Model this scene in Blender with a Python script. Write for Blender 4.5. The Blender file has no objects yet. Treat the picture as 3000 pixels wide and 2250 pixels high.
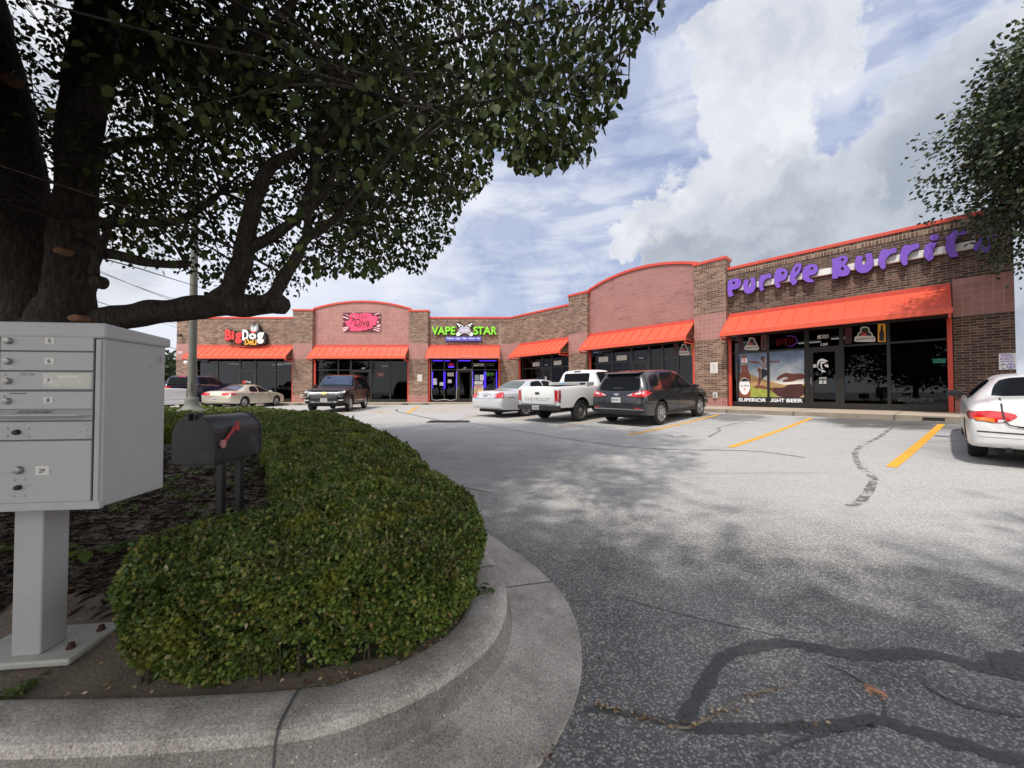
import bpy, bmesh, math, random
import numpy as np
from mathutils import Vector, Matrix
from mathutils.bvhtree import BVHTree
from mathutils.geometry import delaunay_2d_cdt, tessellate_polygon

SC = bpy.context.scene
COL = SC.collection
R = math.radians
rng = np.random.default_rng(11)
random.seed(5)

# ---------------------------------------------------------------- geometry of the place
F = 1100.0                      # focal length in photograph pixels (3000 wide)
PITCH = 0.0191
CAM = Vector((0, 0, 1.42))
WC = Vector((-0.1, 28.0))       # inner corner of the L-shaped shopping strip
A = math.atan(965 / 1100)
U = Vector((math.sin(A), -math.cos(A)))      # along the long wing, towards the street
NI = Vector((math.cos(A), math.sin(A)))      # into the long wing


def ray(px, py):
    u = (px - 1500) / F; v = (1125 - py) / F
    return Vector((u, math.cos(PITCH) - v * math.sin(PITCH), math.sin(PITCH) + v * math.cos(PITCH)))


def sstep(t):
    t = min(1.0, max(0.0, t)); return t * t * (3 - 2 * t)


def gnd(x, y):
    """height of the asphalt: it climbs gently towards both wings"""
    yy = max(y, 0.0)
    gl = 0.46 * (1 - math.exp(-yy / 9.0))
    dx, dy = x - WC.x, y - WC.y
    q = -(dx * NI.x + dy * NI.y)
    s = dx * U.x + dy * U.y
    q = max(q, 3.3)
    amp = 0.47 + 0.13 * sstep(s / 10)
    gr = amp * math.exp(-((q - 3.3) / 7.6) ** 1.25)
    h = (gl ** 4 + gr ** 4 + 1e-12) ** 0.25
    return h * sstep((math.hypot(x, y) - 0.5) / 5.0 + 0.15)


def at(px, py, Y):
    d = ray(px, py); return CAM + d * (Y / d.y)


def on_z(px, py, z):
    d = ray(px, py); return CAM + d * ((z - CAM.z) / d.z)


def on_ground(px, py, lift=0.0):
    d = ray(px, py); t = 0.3
    while t < 200:
        p = CAM + d * t
        if p.z <= gnd(p.x, p.y) + lift: break
        t += 0.02 if t < 6 else 0.05
    return p


K = 3000 / 2212.0               # photograph seen at 2212 px


class Wing:
    def __init__(s, o, ax, ay):
        s.o, s.ax, s.ay = Vector((o[0], o[1], 0)), Vector((ax[0], ax[1], 0)), Vector((ay[0], ay[1], 0))
        s.M = Matrix(((s.ax.x, s.ay.x, 0, s.o.x), (s.ax.y, s.ay.y, 0, s.o.y), (0, 0, 1, 0), (0, 0, 0, 1)))

    def pt(s, px, py, d=0.0):
        """photo pixel -> (along, height) on the plane d metres in front of the wall"""
        r = ray(px, py); n = s.ay
        t = ((s.o - n * d) - CAM).dot(n) / r.dot(n)
        p = CAM + r * t
        return ((p - s.o).dot(s.ax), p.z)

    def zoom(s, ox, oy, k, d=0.0):
        return lambda x, y: s.pt(ox + x * k, oy + y * k, d)


WL = Wing((0, 28.0), (1, 0), (0, 1))
WR = Wing(WC, U, NI)

# ---------------------------------------------------------------- materials
def NT(m): return m.node_tree.nodes, m.node_tree.links


def newmat(name):
    m = bpy.data.materials.new(name); m.use_nodes = True
    n, l = NT(m); n.clear()
    out = n.new('ShaderNodeOutputMaterial')
    return m, n, l, out


def c4(c): return (c[0], c[1], c[2], 1.0)


def mat(name, col, rough=0.5, metal=0.0, var=0.12, vscale=6.0, bump=0.0, bscale=60.0, coat=0.0, spec=0.5, spots=0.0, spotcol=(.05, .05, .05), spotscale=40, streak=0.0):
    m, n, l, out = newmat(name)
    b = n.new('ShaderNodeBsdfPrincipled'); l.new(b.outputs[0], out.inputs[0])
    b.inputs['Roughness'].default_value = rough
    b.inputs['Metallic'].default_value = metal
    b.inputs['Coat Weight'].default_value = coat
    b.inputs['Coat Roughness'].default_value = 0.04
    b.inputs['Specular IOR Level'].default_value = spec
    tc = n.new('ShaderNodeTexCoord')
    nz = n.new('ShaderNodeTexNoise'); nz.inputs['Scale'].default_value = vscale; nz.inputs['Detail'].default_value = 6
    l.new(tc.outputs['Object'], nz.inputs['Vector'])
    mx = n.new('ShaderNodeMix'); mx.data_type = 'RGBA'
    mx.inputs[6].default_value = c4([x * (1 - var * 2) for x in col]); mx.inputs[7].default_value = c4([min(1, x * (1 + var * 2)) for x in col])
    l.new(nz.outputs[0], mx.inputs[0])
    colout = mx.outputs[2]
    if spots:
        vz = n.new('ShaderNodeTexNoise'); vz.inputs['Scale'].default_value = spotscale; vz.inputs['Detail'].default_value = 3
        l.new(tc.outputs['Object'], vz.inputs['Vector'])
        mr = n.new('ShaderNodeMapRange'); mr.inputs[1].default_value = 0.62; mr.inputs[2].default_value = 0.72; mr.inputs[3].default_value = 0; mr.inputs[4].default_value = spots
        l.new(vz.outputs[0], mr.inputs[0])
        m2 = n.new('ShaderNodeMix'); m2.data_type = 'RGBA'; m2.inputs[7].default_value = c4(spotcol)
        l.new(mr.outputs[0], m2.inputs[0]); l.new(colout, m2.inputs[6]); colout = m2.outputs[2]
    l.new(colout, b.inputs['Base Color'])
    if bump:
        bz = n.new('ShaderNodeTexNoise'); bz.inputs['Scale'].default_value = bscale; bz.inputs['Detail'].default_value = 5
        l.new(tc.outputs['Object'], bz.inputs['Vector'])
        bp = n.new('ShaderNodeBump'); bp.inputs['Strength'].default_value = bump; bp.inputs['Distance'].default_value = 0.01
        l.new(bz.outputs[0], bp.inputs['Height']); l.new(bp.outputs[0], b.inputs['Normal'])
    return m


def emit(name, col, strength):
    m, n, l, out = newmat(name)
    e = n.new('ShaderNodeEmission'); e.inputs[0].default_value = c4(col); e.inputs[1].default_value = strength
    l.new(e.outputs[0], out.inputs[0]); return m


def ramp(n, stops):
    r = n.new('ShaderNodeValToRGB'); e = r.color_ramp.elements
    while len(e) < len(stops): e.new(0.5)
    for x, (p, c) in zip(e, stops): x.position = p; x.color = c4(c)
    return r


def brickmat(name, bw, rh, mort, mortcol, stops, offset=0.5, swap=False, stain=0.25, rough=0.85, bump=0.4):
    m, n, l, out = newmat(name)
    b = n.new('ShaderNodeBsdfPrincipled'); l.new(b.outputs[0], out.inputs[0]); b.inputs['Roughness'].default_value = rough
    tc = n.new('ShaderNodeTexCoord'); sp = n.new('ShaderNodeSeparateXYZ'); l.new(tc.outputs['Object'], sp.inputs[0])
    ad = n.new('ShaderNodeMath'); l.new(sp.outputs[0], ad.inputs[0]); l.new(sp.outputs[1], ad.inputs[1])
    cb = n.new('ShaderNodeCombineXYZ')
    l.new(ad.outputs[0], cb.inputs[1 if swap else 0]); l.new(sp.outputs[2], cb.inputs[0 if swap else 1])
    br = n.new('ShaderNodeTexBrick'); l.new(cb.outputs[0], br.inputs['Vector'])
    br.offset = offset
    br.inputs['Scale'].default_value = 1; br.inputs['Brick Width'].default_value = bw; br.inputs['Row Height'].default_value = rh
    br.inputs['Mortar Size'].default_value = mort; br.inputs['Mortar Smooth'].default_value = 0.15; br.inputs['Bias'].default_value = 0
    br.inputs['Color1'].default_value = (0, 0, 0, 1); br.inputs['Color2'].default_value = (1, 1, 1, 1); br.inputs['Mortar'].default_value = (.5, .5, .5, 1)
    rp = ramp(n, stops); l.new(br.outputs[0], rp.inputs[0])
    nz = n.new('ShaderNodeTexNoise'); nz.inputs['Scale'].default_value = 1.1; nz.inputs['Detail'].default_value = 8; nz.inputs['Roughness'].default_value = .65
    l.new(cb.outputs[0], nz.inputs['Vector'])
    mr = n.new('ShaderNodeMapRange'); mr.inputs[1].default_value = .3; mr.inputs[2].default_value = .7; mr.inputs[3].default_value = 1 - stain; mr.inputs[4].default_value = 1 + stain
    l.new(nz.outputs[0], mr.inputs[0])
    mm = n.new('ShaderNodeMix'); mm.data_type = 'RGBA'; mm.inputs[7].default_value = c4(mortcol)
    l.new(br.outputs['Fac'], mm.inputs[0]); l.new(rp.outputs[0], mm.inputs[6])
    mu = n.new('ShaderNodeMix'); mu.data_type = 'RGBA'; mu.blend_type = 'MULTIPLY'; mu.inputs[0].default_value = 1
    l.new(mm.outputs[2], mu.inputs[6]); l.new(mr.outputs[0], mu.inputs[7]); l.new(mu.outputs[2], b.inputs['Base Color'])
    if bump:
        bp = n.new('ShaderNodeBump'); bp.inputs['Strength'].default_value = bump; bp.inputs['Distance'].default_value = 0.008; bp.invert = True
        l.new(br.outputs['Fac'], bp.inputs['Height']); l.new(bp.outputs[0], b.inputs['Normal'])
    return m


BRK = [(0, (.068, .038, .029)), (.35, (.125, .070, .050)), (.7, (.185, .112, .080)), (1, (.26, .172, .125))]
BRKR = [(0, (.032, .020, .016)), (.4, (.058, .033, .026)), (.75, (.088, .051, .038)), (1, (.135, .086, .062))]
M = {}
M['brick'] = brickmat('brick', .30, .0857, .0105, (.34, .245, .185), BRK)
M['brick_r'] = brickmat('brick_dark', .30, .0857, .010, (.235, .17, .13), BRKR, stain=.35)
M['soldier'] = brickmat('soldier_brick', .27, .095, .012, (.34, .25, .19), BRK, offset=0, swap=True)
TIL = [(0, (.31, .145, .125)), (.5, (.335, .16, .138)), (.88, (.35, .17, .148)), (1, (.28, .128, .112))]
M['tile'] = brickmat('pink_tile', .2, .2, .0055, (.50, .29, .25), TIL, offset=0, stain=.12, rough=.45, bump=.15)
M['tile2'] = brickmat('pink_tile_patched', .4, .2, .0045, (.46, .26, .22), [(0, (.225, .10, .088)), (.12, (.29, .135, .117)), (.9, (.31, .147, .127)), (1, (.26, .118, .102))], offset=.5, stain=.12, rough=.45, bump=.15)
M['red'] = mat('red_painted_metal', (.70, .10, .052), .42, var=.05, vscale=2, spec=.5)
M['reddk'] = mat('red_trim_metal', (.56, .062, .038), .4, var=.06, vscale=2)
M['bronze'] = mat('dark_bronze_frame', (.018, .016, .015), .35, var=.1)
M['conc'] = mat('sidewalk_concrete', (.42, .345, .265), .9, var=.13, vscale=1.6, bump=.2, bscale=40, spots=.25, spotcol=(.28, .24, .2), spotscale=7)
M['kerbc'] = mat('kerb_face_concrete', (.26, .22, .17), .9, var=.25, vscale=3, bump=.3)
M['roof'] = mat('roof_membrane', (.3, .3, .3), .9)
M['metalroof'] = mat('grey_blue_metal_roof', (.30, .36, .42), .5, var=.08, vscale=1)
M['black'] = mat('black_plastic', (.012, .012, .013), .45, var=.1)
M['white'] = mat('white_paint', (.80, .80, .80), .4, var=.03)
M['offwhite'] = mat('off_white_paper', (.62, .61, .58), .7, var=.06)
M['grey'] = mat('grey_metal', (.30, .30, .30), .4, metal=.5)
M['chrome'] = mat('chrome', (.75, .75, .75), .12, metal=1, var=.02)
M['purple'] = mat('purple_letter_face', (.185, .075, .50), .45, var=.06, vscale=3)
M['purpledk'] = mat('dark_purple_return', (.03, .012, .07), .5)
M['green'] = mat('lime_green_letter_face', (.24, .68, .035), .4, var=.04)
M['greendk'] = mat('dark_green_return', (.012, .03, .01), .5)
M['yellow'] = mat('yellow_letter_face', (.85, .42, .03), .4, var=.05)
M['redface'] = mat('red_letter_face', (.80, .045, .04), .4, var=.05)
M['blue'] = mat('blue_sign_box', (.09, .10, .50), .4)
M['pink'] = mat('hot_pink_print', (.90, .065, .16), .45, var=.05, vscale=2)
M['ltpink'] = mat('pale_pink_print', (.85, .48, .55), .5)
M['dkred'] = mat('dark_red_print', (.10, .008, .015), .5)
M['lavender'] = mat('lavender_badge', (.42, .40, .52), .4)
M['raceway'] = mat('white_sign_raceway', (.70, .68, .68), .45)
M['neonblue'] = emit('blue_violet_led', (.10, .04, 1.0), 1.6)
M['neonred'] = emit('red_neon', (1.0, .05, .09), .55)
M['neonpink'] = emit('violet_neon', (.75, .12, .85), .7)
M['neongreen'] = emit('green_neon', (.25, .85, .15), .35)
M['exitgreen'] = emit('green_exit_lamp', (.25, .95, .6), .7)
M['ceillamp'] = emit('fluorescent_lamp', (1, .93, .75), 1.6)
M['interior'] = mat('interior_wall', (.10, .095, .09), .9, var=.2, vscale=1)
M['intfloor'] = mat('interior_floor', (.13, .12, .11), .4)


def glassmat(name, tint, ior=1.55, rough=0.0):
    m, n, l, out = newmat(name)
    fr = n.new('ShaderNodeFresnel'); fr.inputs[0].default_value = ior
    tr = n.new('ShaderNodeBsdfTransparent'); tr.inputs[0].default_value = c4(tint)
    gl = n.new('ShaderNodeBsdfGlossy'); gl.inputs[1].default_value = rough; gl.inputs[0].default_value = (.50, .52, .55, 1)
    mx = n.new('ShaderNodeMixShader'); l.new(fr.outputs[0], mx.inputs[0]); l.new(tr.outputs[0], mx.inputs[1]); l.new(gl.outputs[0], mx.inputs[2])
    l.new(mx.outputs[0], out.inputs[0]); return m


M['glass'] = glassmat('tinted_store_glass', (.34, .36, .38))

# ---------------------------------------------------------------- mesh building
def link(o, parent=None):
    COL.objects.link(o)
    if parent is not None: o.parent = parent
    return o


def tag(o, label=None, cat=None, group=None, kind=None):
    if label: o['label'] = label
    if cat: o['category'] = cat
    if group: o['group'] = group
    if kind: o['kind'] = kind
    return o


def empty(name, loc=(0, 0, 0), label=None, cat=None, group=None, rz=0.0, mtx=None):
    o = bpy.data.objects.new(name, None); o.empty_display_size = .2
    link(o)
    if mtx is not None: o.matrix_world = mtx
    else: o.location = loc; o.rotation_euler = (0, 0, rz)
    return tag(o, label, cat, group)


class MB:
    def __init__(s): s.v = []; s.f = []

    def add(s, vs, fs, Mx=None):
        b = len(s.v)
        s.v += [tuple(Mx @ Vector(v)) if Mx is not None else tuple(v) for v in vs]
        s.f += [[i + b for i in f] for f in fs]
        return s

    def box(s, x0, x1, y0, y1, z0, z1, Mx=None):
        vs = [(x, y, z) for z in (z0, z1) for y in (y0, y1) for x in (x0, x1)]
        return s.add(vs, [(0, 2, 3, 1), (4, 5, 7, 6), (0, 1, 5, 4), (2, 6, 7, 3), (0, 4, 6, 2), (1, 3, 7, 5)], Mx)

    def prism(s, poly, z0, z1, Mx=None, holes=()):
        """poly (and holes) in XY, extruded z0..z1"""
        def ccw(p): return sum(p[i][0] * p[(i + 1) % len(p)][1] - p[(i + 1) % len(p)][0] * p[i][1] for i in range(len(p))) > 0
        poly = list(poly) if ccw(poly) else list(poly)[::-1]
        hs = [list(h)[::-1] if ccw(h) else list(h) for h in holes]
        loops = [poly] + hs
        flat = [p for lp in loops for p in lp]; n = len(flat)
        vs = [(p[0], p[1], z0) for p in flat] + [(p[0], p[1], z1) for p in flat]
        fs = []
        if hs:
            for t in tessellate_polygon([[Vector((p[0], p[1], 0)) for p in lp] for lp in loops]):
                a, b, c = t
                ar = (flat[b][0] - flat[a][0]) * (flat[c][1] - flat[a][1]) - (flat[c][0] - flat[a][0]) * (flat[b][1] - flat[a][1])
                if ar < 0: a, b, c = a, c, b
                fs.append((n + a, n + b, n + c)); fs.append((c, b, a))
        else:
            fs.append(tuple(range(n, 2 * n))); fs.append(tuple(range(n))[::-1])
        o = 0
        for lp in loops:
            k = len(lp)
            for i in range(k):
                j = (i + 1) % k
                fs.append((o + i, o + j, n + o + j, n + o + i))
            o += k
        return s.add(vs, fs, Mx)

    def tube(s, pts, rad, n=8, caps=True):
        pts = [Vector(p) for p in pts]
        if not hasattr(rad, '__len__'): rad = [rad] * len(pts)
        vs = []; fs = []
        ref = None
        for i, p in enumerate(pts):
            t = (pts[min(i + 1, len(pts) - 1)] - pts[max(i - 1, 0)])
            t = t.normalized() if t.length > 1e-9 else Vector((0, 0, 1))
            if ref is None: ref = t.orthogonal().normalized()
            a = ref - t * ref.dot(t)
            a = a.normalized() if a.length > 1e-6 else t.orthogonal().normalized()
            ref = a; b = t.cross(a)
            for k in range(n):
                w = 2 * math.pi * k / n
                vs.append(p + (a * math.cos(w) + b * math.sin(w)) * rad[i])
        for i in range(len(pts) - 1):
            for k in range(n):
                k2 = (k + 1) % n
                fs.append((i * n + k, i * n + k2, (i + 1) * n + k2, (i + 1) * n + k))
        if caps:
            fs.append(tuple(range(n))[::-1]); m = (len(pts) - 1) * n; fs.append(tuple(range(m, m + n)))
        return s.add(vs, fs)

    def lathe(s, prof, n=24, Mx=None):
        vs = []; fs = []
        for r, z in prof:
            for k in range(n):
                w = 2 * math.pi * k / n; vs.append((r * math.cos(w), r * math.sin(w), z))
        for i in range(len(prof) - 1):
            for k in range(n):
                k2 = (k + 1) % n; fs.append((i * n + k, i * n + k2, (i + 1) * n + k2, (i + 1) * n + k))
        fs.append(tuple(range(n))[::-1]); m = (len(prof) - 1) * n; fs.append(tuple(range(m, m + n)))
        return s.add(vs, fs, Mx)

    def build(s, name, m, parent=None, smooth=False, mtx=None, bevel=0.0, sharp=None):
        me = bpy.data.meshes.new(name); me.from_pydata(s.v, [], s.f); me.update()
        if m is not None: me.materials.append(m)
        if smooth: me.polygons.foreach_set('use_smooth', [True] * len(me.polygons))
        o = bpy.data.objects.new(name, me); link(o, parent)
        if mtx is not None: o.matrix_local = mtx
        if smooth and sharp:
            try: me.set_sharp_from_angle(angle=R(sharp))
            except Exception: pass
        if bevel:
            b = o.modifiers.new('b', 'BEVEL'); b.width = bevel; b.segments = 2; b.limit_method = 'ANGLE'; b.angle_limit = R(40)
        return o


def meshobj(name, me, m, parent=None, mtx=None):
    if m is not None: me.materials.append(m)
    o = bpy.data.objects.new(name, me); link(o, parent)
    if mtx is not None: o.matrix_local = mtx
    return o


_tc = {}
def text_raw(t, bold=0.0, shear=0.0, ext=0.0):
    """vertices and faces of a word set in the built-in font, before scaling"""
    k = (t, bold, shear, ext)
    if k not in _tc:
        cu = bpy.data.curves.new('t', 'FONT'); cu.body = t; cu.offset = bold; cu.shear = shear; cu.extrude = ext; cu.resolution_u = 3
        ob = bpy.data.objects.new('t', cu)
        me = ob.to_mesh()
        vs = [tuple(v.co) for v in me.vertices]; fs = [tuple(p.vertices) for p in me.polygons]
        ob.to_mesh_clear(); bpy.data.objects.remove(ob); bpy.data.curves.remove(cu)
        _tc[k] = (vs, fs)
    return _tc[k]


def text_fit(mb, t, x0, x1, z0, z1, y, depth=0.0, bold=0.0, shear=0.0):
    """word squeezed into the rectangle x0..x1, z0..z1 on a wall-local plane; front at y, body reaching back by depth"""
    vs, fs = text_raw(t, bold, shear, 0.5 if depth else 0.0)
    xs = [v[0] for v in vs]; ys = [v[1] for v in vs]
    ax, bx, ay, by = min(xs), max(xs), min(ys), max(ys)
    out = []
    for v in vs:
        yy = y + (0.5 - v[2]) * depth if depth else y
        out.append((x0 + (v[0] - ax) / (bx - ax) * (x1 - x0), yy, z0 + (v[1] - ay) / (by - ay) * (z1 - z0)))
    mb.add(out, fs)
    return mb


WALLM = Matrix(((1, 0, 0, 0), (0, 0, -1, 0), (0, 1, 0, 0), (0, 0, 0, 1)))   # XY drawing -> wall (x, z), +Z towards the viewer


def circ(cx, cy, rx, ry=None, n=18, rot=0.0):
    ry = rx if ry is None else ry
    return [(cx + rx * math.cos(t) * math.cos(rot) - ry * math.sin(t) * math.sin(rot), cy + rx * math.cos(t) * math.sin(rot) + ry * math.sin(t) * math.cos(rot)) for t in [2 * math.pi * i / n for i in range(n)]]


def smoothpoly(p, it=1):
    for _ in range(it):
        q = []
        for i in range(len(p)):
            a, b = p[i], p[(i + 1) % len(p)]
            q += [(a[0] * .8 + b[0] * .2, a[1] * .8 + b[1] * .2), (a[0] * .2 + b[0] * .8, a[1] * .2 + b[1] * .8)]
        p = q
    return p
# ---------------------------------------------------------------- camera, light, sky
cam = bpy.data.cameras.new('camera'); cam.sensor_width = 36; cam.lens = F / 3000 * 36; cam.clip_start = .05; cam.clip_end = 3000
co = bpy.data.objects.new('camera', cam); link(co); co.location = CAM; co.rotation_euler = (R(90) + PITCH, 0, 0)
SC.camera = co
SC.view_settings.view_transform = 'Standard'; SC.view_settings.look = 'None'; SC.view_settings.gamma = 1; SC.view_settings.exposure = 0.0

SUNV = Vector((-.62, -1.0, 0)).normalized()           # towards the sun, on the ground
ELEV = R(57)
sd = Vector((SUNV.x * math.cos(ELEV), SUNV.y * math.cos(ELEV), math.sin(ELEV)))
sl = bpy.data.lights.new('sun', 'SUN'); sl.energy = 3.6; sl.angle = R(1.6); sl.color = (1, .955, .89)
so = bpy.data.objects.new('sun', sl); link(so); so.rotation_euler = sd.to_track_quat('Z', 'Y').to_euler(); so.location = (0, 0, 30)

W = bpy.data.worlds.new('World'); SC.world = W; W.use_nodes = True
n, l = W.node_tree.nodes, W.node_tree.links
n.clear()
wo = n.new('ShaderNodeOutputWorld'); bg = n.new('ShaderNodeBackground'); bg.inputs[1].default_value = .1; l.new(bg.outputs[0], wo.inputs[0])
sky = n.new('ShaderNodeTexSky'); sky.sky_type = 'NISHITA'; sky.sun_disc = False; sky.sun_elevation = ELEV
sky.sun_rotation = math.atan2(SUNV.x, SUNV.y); sky.air_density = 1.3; sky.dust_density = 1.6; sky.ozone_density = 2.2
tc = n.new('ShaderNodeTexCoord')


def vmath(op, a, b=None, scale=None):
    x = n.new('ShaderNodeVectorMath'); x.operation = op
    for i, v in enumerate((a, b)):
        if v is None: continue
        if isinstance(v, (tuple, list, Vector)): x.inputs[i].default_value = tuple(v)
        else: l.new(v, x.inputs[i])
    if scale is not None: x.inputs['Scale'].default_value = scale
    return x.outputs[1] if op == 'DOT_PRODUCT' else x.outputs[0]


def fm(op, a, b=0.0, clamp=False):
    x = n.new('ShaderNodeMath'); x.operation = op; x.use_clamp = clamp
    for i, v in enumerate((a, b)):
        if isinstance(v, (int, float)): x.inputs[i].default_value = v
        else: l.new(v, x.inputs[i])
    return x.outputs[0]


def noise(vec, scale, detail=8, rough=.55, dist=0.0, colour=False):
    x = n.new('ShaderNodeTexNoise'); x.inputs['Scale'].default_value = scale; x.inputs['Detail'].default_value = detail
    x.inputs['Roughness'].default_value = rough; x.inputs['Distortion'].default_value = dist
    l.new(vec, x.inputs['Vector']); return x.outputs[1 if colour else 0]


def mapr(v, a, b, c=0.0, d=1.0, smooth=True):
    x = n.new('ShaderNodeMapRange'); x.interpolation_type = 'SMOOTHSTEP' if smooth else 'LINEAR'
    x.inputs[1].default_value = a; x.inputs[2].default_value = b; x.inputs[3].default_value = c; x.inputs[4].default_value = d
    l.new(v, x.inputs[0]); return x.outputs[0]


def mixc(f, a, b):
    x = n.new('ShaderNodeMix'); x.data_type = 'RGBA'
    if isinstance(f, float): x.inputs[0].default_value = f
    else: l.new(f, x.inputs[0])
    for i, v in ((6, a), (7, b)):
        if isinstance(v, tuple): x.inputs[i].default_value = c4(v)
        else: l.new(v, x.inputs[i])
    return x.outputs[2]


D = tc.outputs['Generated']
wc1 = vmath('SUBTRACT', noise(D, 3.2, 4, .5, colour=True), (.5, .5, .5))
wc2 = vmath('SUBTRACT', noise(D, 11, 9, .62, colour=True), (.5, .5, .5))
DW = vmath('NORMALIZE', vmath('ADD', vmath('ADD', D, vmath('SCALE', wc1, scale=.30)), vmath('SCALE', wc2, scale=.20)))


def cloud(lst, soft=(.72, 1.12), src=None):
    o = None
    for (x, y, r) in lst:
        d = ray(x * K, y * K).normalized()
        m_ = mapr(vmath('DOT_PRODUCT', src or DW, d), math.cos(R(r * soft[1])), math.cos(R(r * soft[0])))
        o = m_ if o is None else fm('MAXIMUM', o, m_)
    return o


cum = cloud([(1500, 440, 6), (1660, 360, 8.5), (1640, 190, 7), (1900, 400, 11), (2080, 230, 9.5), (2190, 420, 13), (1800, 500, 10), (1370, 470, 4.2), (1500, 560, 6),
             (2200, 60, 8), (2400, 300, 16), (1560, 120, 4.5), (2020, 330, 8), (1730, 90, 4.5), (1760, 150, 4), (-600, 200, 22), (3600, 100, 30)])
notch = cloud([(1850, 200, 3.6), (1820, 245, 2.6), (1885, 150, 2.6), (1990, 25, 3.5), (1945, 60, 2.2)], (.3, 1.3))
cum = fm('SUBTRACT', cum, fm('MULTIPLY', notch, .95), True)
wis = cloud([(1500, 190, 5), (1700, 40, 8), (1850, 60, 5.5), (1250, 420, 8), (1100, 470, 7), (1180, 600, 5), (1330, 610, 5), (900, 560, 8)], (.35, 1.25))
veil = cloud([(350, 250, 34), (700, 350, 20), (930, 400, 9), (450, 640, 16), (-300, 500, 30), (850, 60, 16)], (.5, 1.15))
sv = vmath('MULTIPLY', D, (1, 1, 4.2))
streak = mapr(noise(sv, 4.5, 9, .6, .4), .42, .62)
fine = noise(D, 26, 9, .6)
f2 = noise(vmath('ADD', D, (.016, -.004, .05)), 4.2, 6, .5)
f1 = noise(D, 4.2, 6, .5)
sky_s = mixc(.6, sky.outputs[0], (3.9, 4.75, 7.9))
# thin high veil and streaks
base = mixc(fm('ADD', fm('MULTIPLY', streak, .36), .12), sky_s, (7.3, 7.9, 9.2))
base = mixc(fm('MULTIPLY', wis, fm('ADD', fm('MULTIPLY', streak, .45), .30)), base, (7.9, 8.2, 9.2))
base = mixc(fm('MULTIPLY', veil, .8), base, (9.2, 9.5, 10.3))
# cumulus: bright tops, grey bellies
grey = cloud([(1980, 540, 15), (1700, 545, 12), (2200, 480, 14), (1480, 560, 6), (1900, 470, 8), (2150, 400, 5)], (.45, 1.25))
diff = mapr(fm('SUBTRACT', f1, f2), -.09, .09, 0, 1)
puff = mapr(noise(DW, 6.5, 9, .6), .36, .64)
lit = fm('ADD', fm('MULTIPLY', diff, .5), fm('MULTIPLY', puff, .5))
body = mixc(lit, (6.3, 6.7, 7.5), (9.4, 9.5, 9.9))
body = mixc(fm('MULTIPLY', grey, .74), body, mixc(puff, (3.0, 3.5, 4.25), (4.7, 5.3, 6.1)))
edge = mapr(cum, .05, .75, 1.0, 0.0)
body = mixc(fm('MULTIPLY', fm('SUBTRACT', 1.0, grey), fm('MULTIPLY', edge, .85)), body, (9.5, 9.6, 10.0))
fincol = mixc(fm('MULTIPLY', mapr(fm('ADD', cum, fm('MULTIPLY', fm('SUBTRACT', fine, .5), .5)), .06, .80), .96), base, body)
# unseen bright cloud added behind the photographer as fill light for the foreground
spd = n.new('ShaderNodeSeparateXYZ'); l.new(D, spd.inputs[0])
back = fm('MULTIPLY', mapr(spd.outputs[1], -.05, -.35), mapr(noise(D, 2.4, 6, .55), .25, .5, .45, 1))
fincol = mixc(back, fincol, (16.5, 16.2, 16.0))
l.new(fincol, bg.inputs[0])

# ---------------------------------------------------------------- ground
def gridlines(a, b, n_, p=2.6):
    t = np.linspace(-1, 1, n_); w = np.sign(t) * np.abs(t) ** p
    return (a + b) / 2 + w * (b - a) / 2


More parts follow.
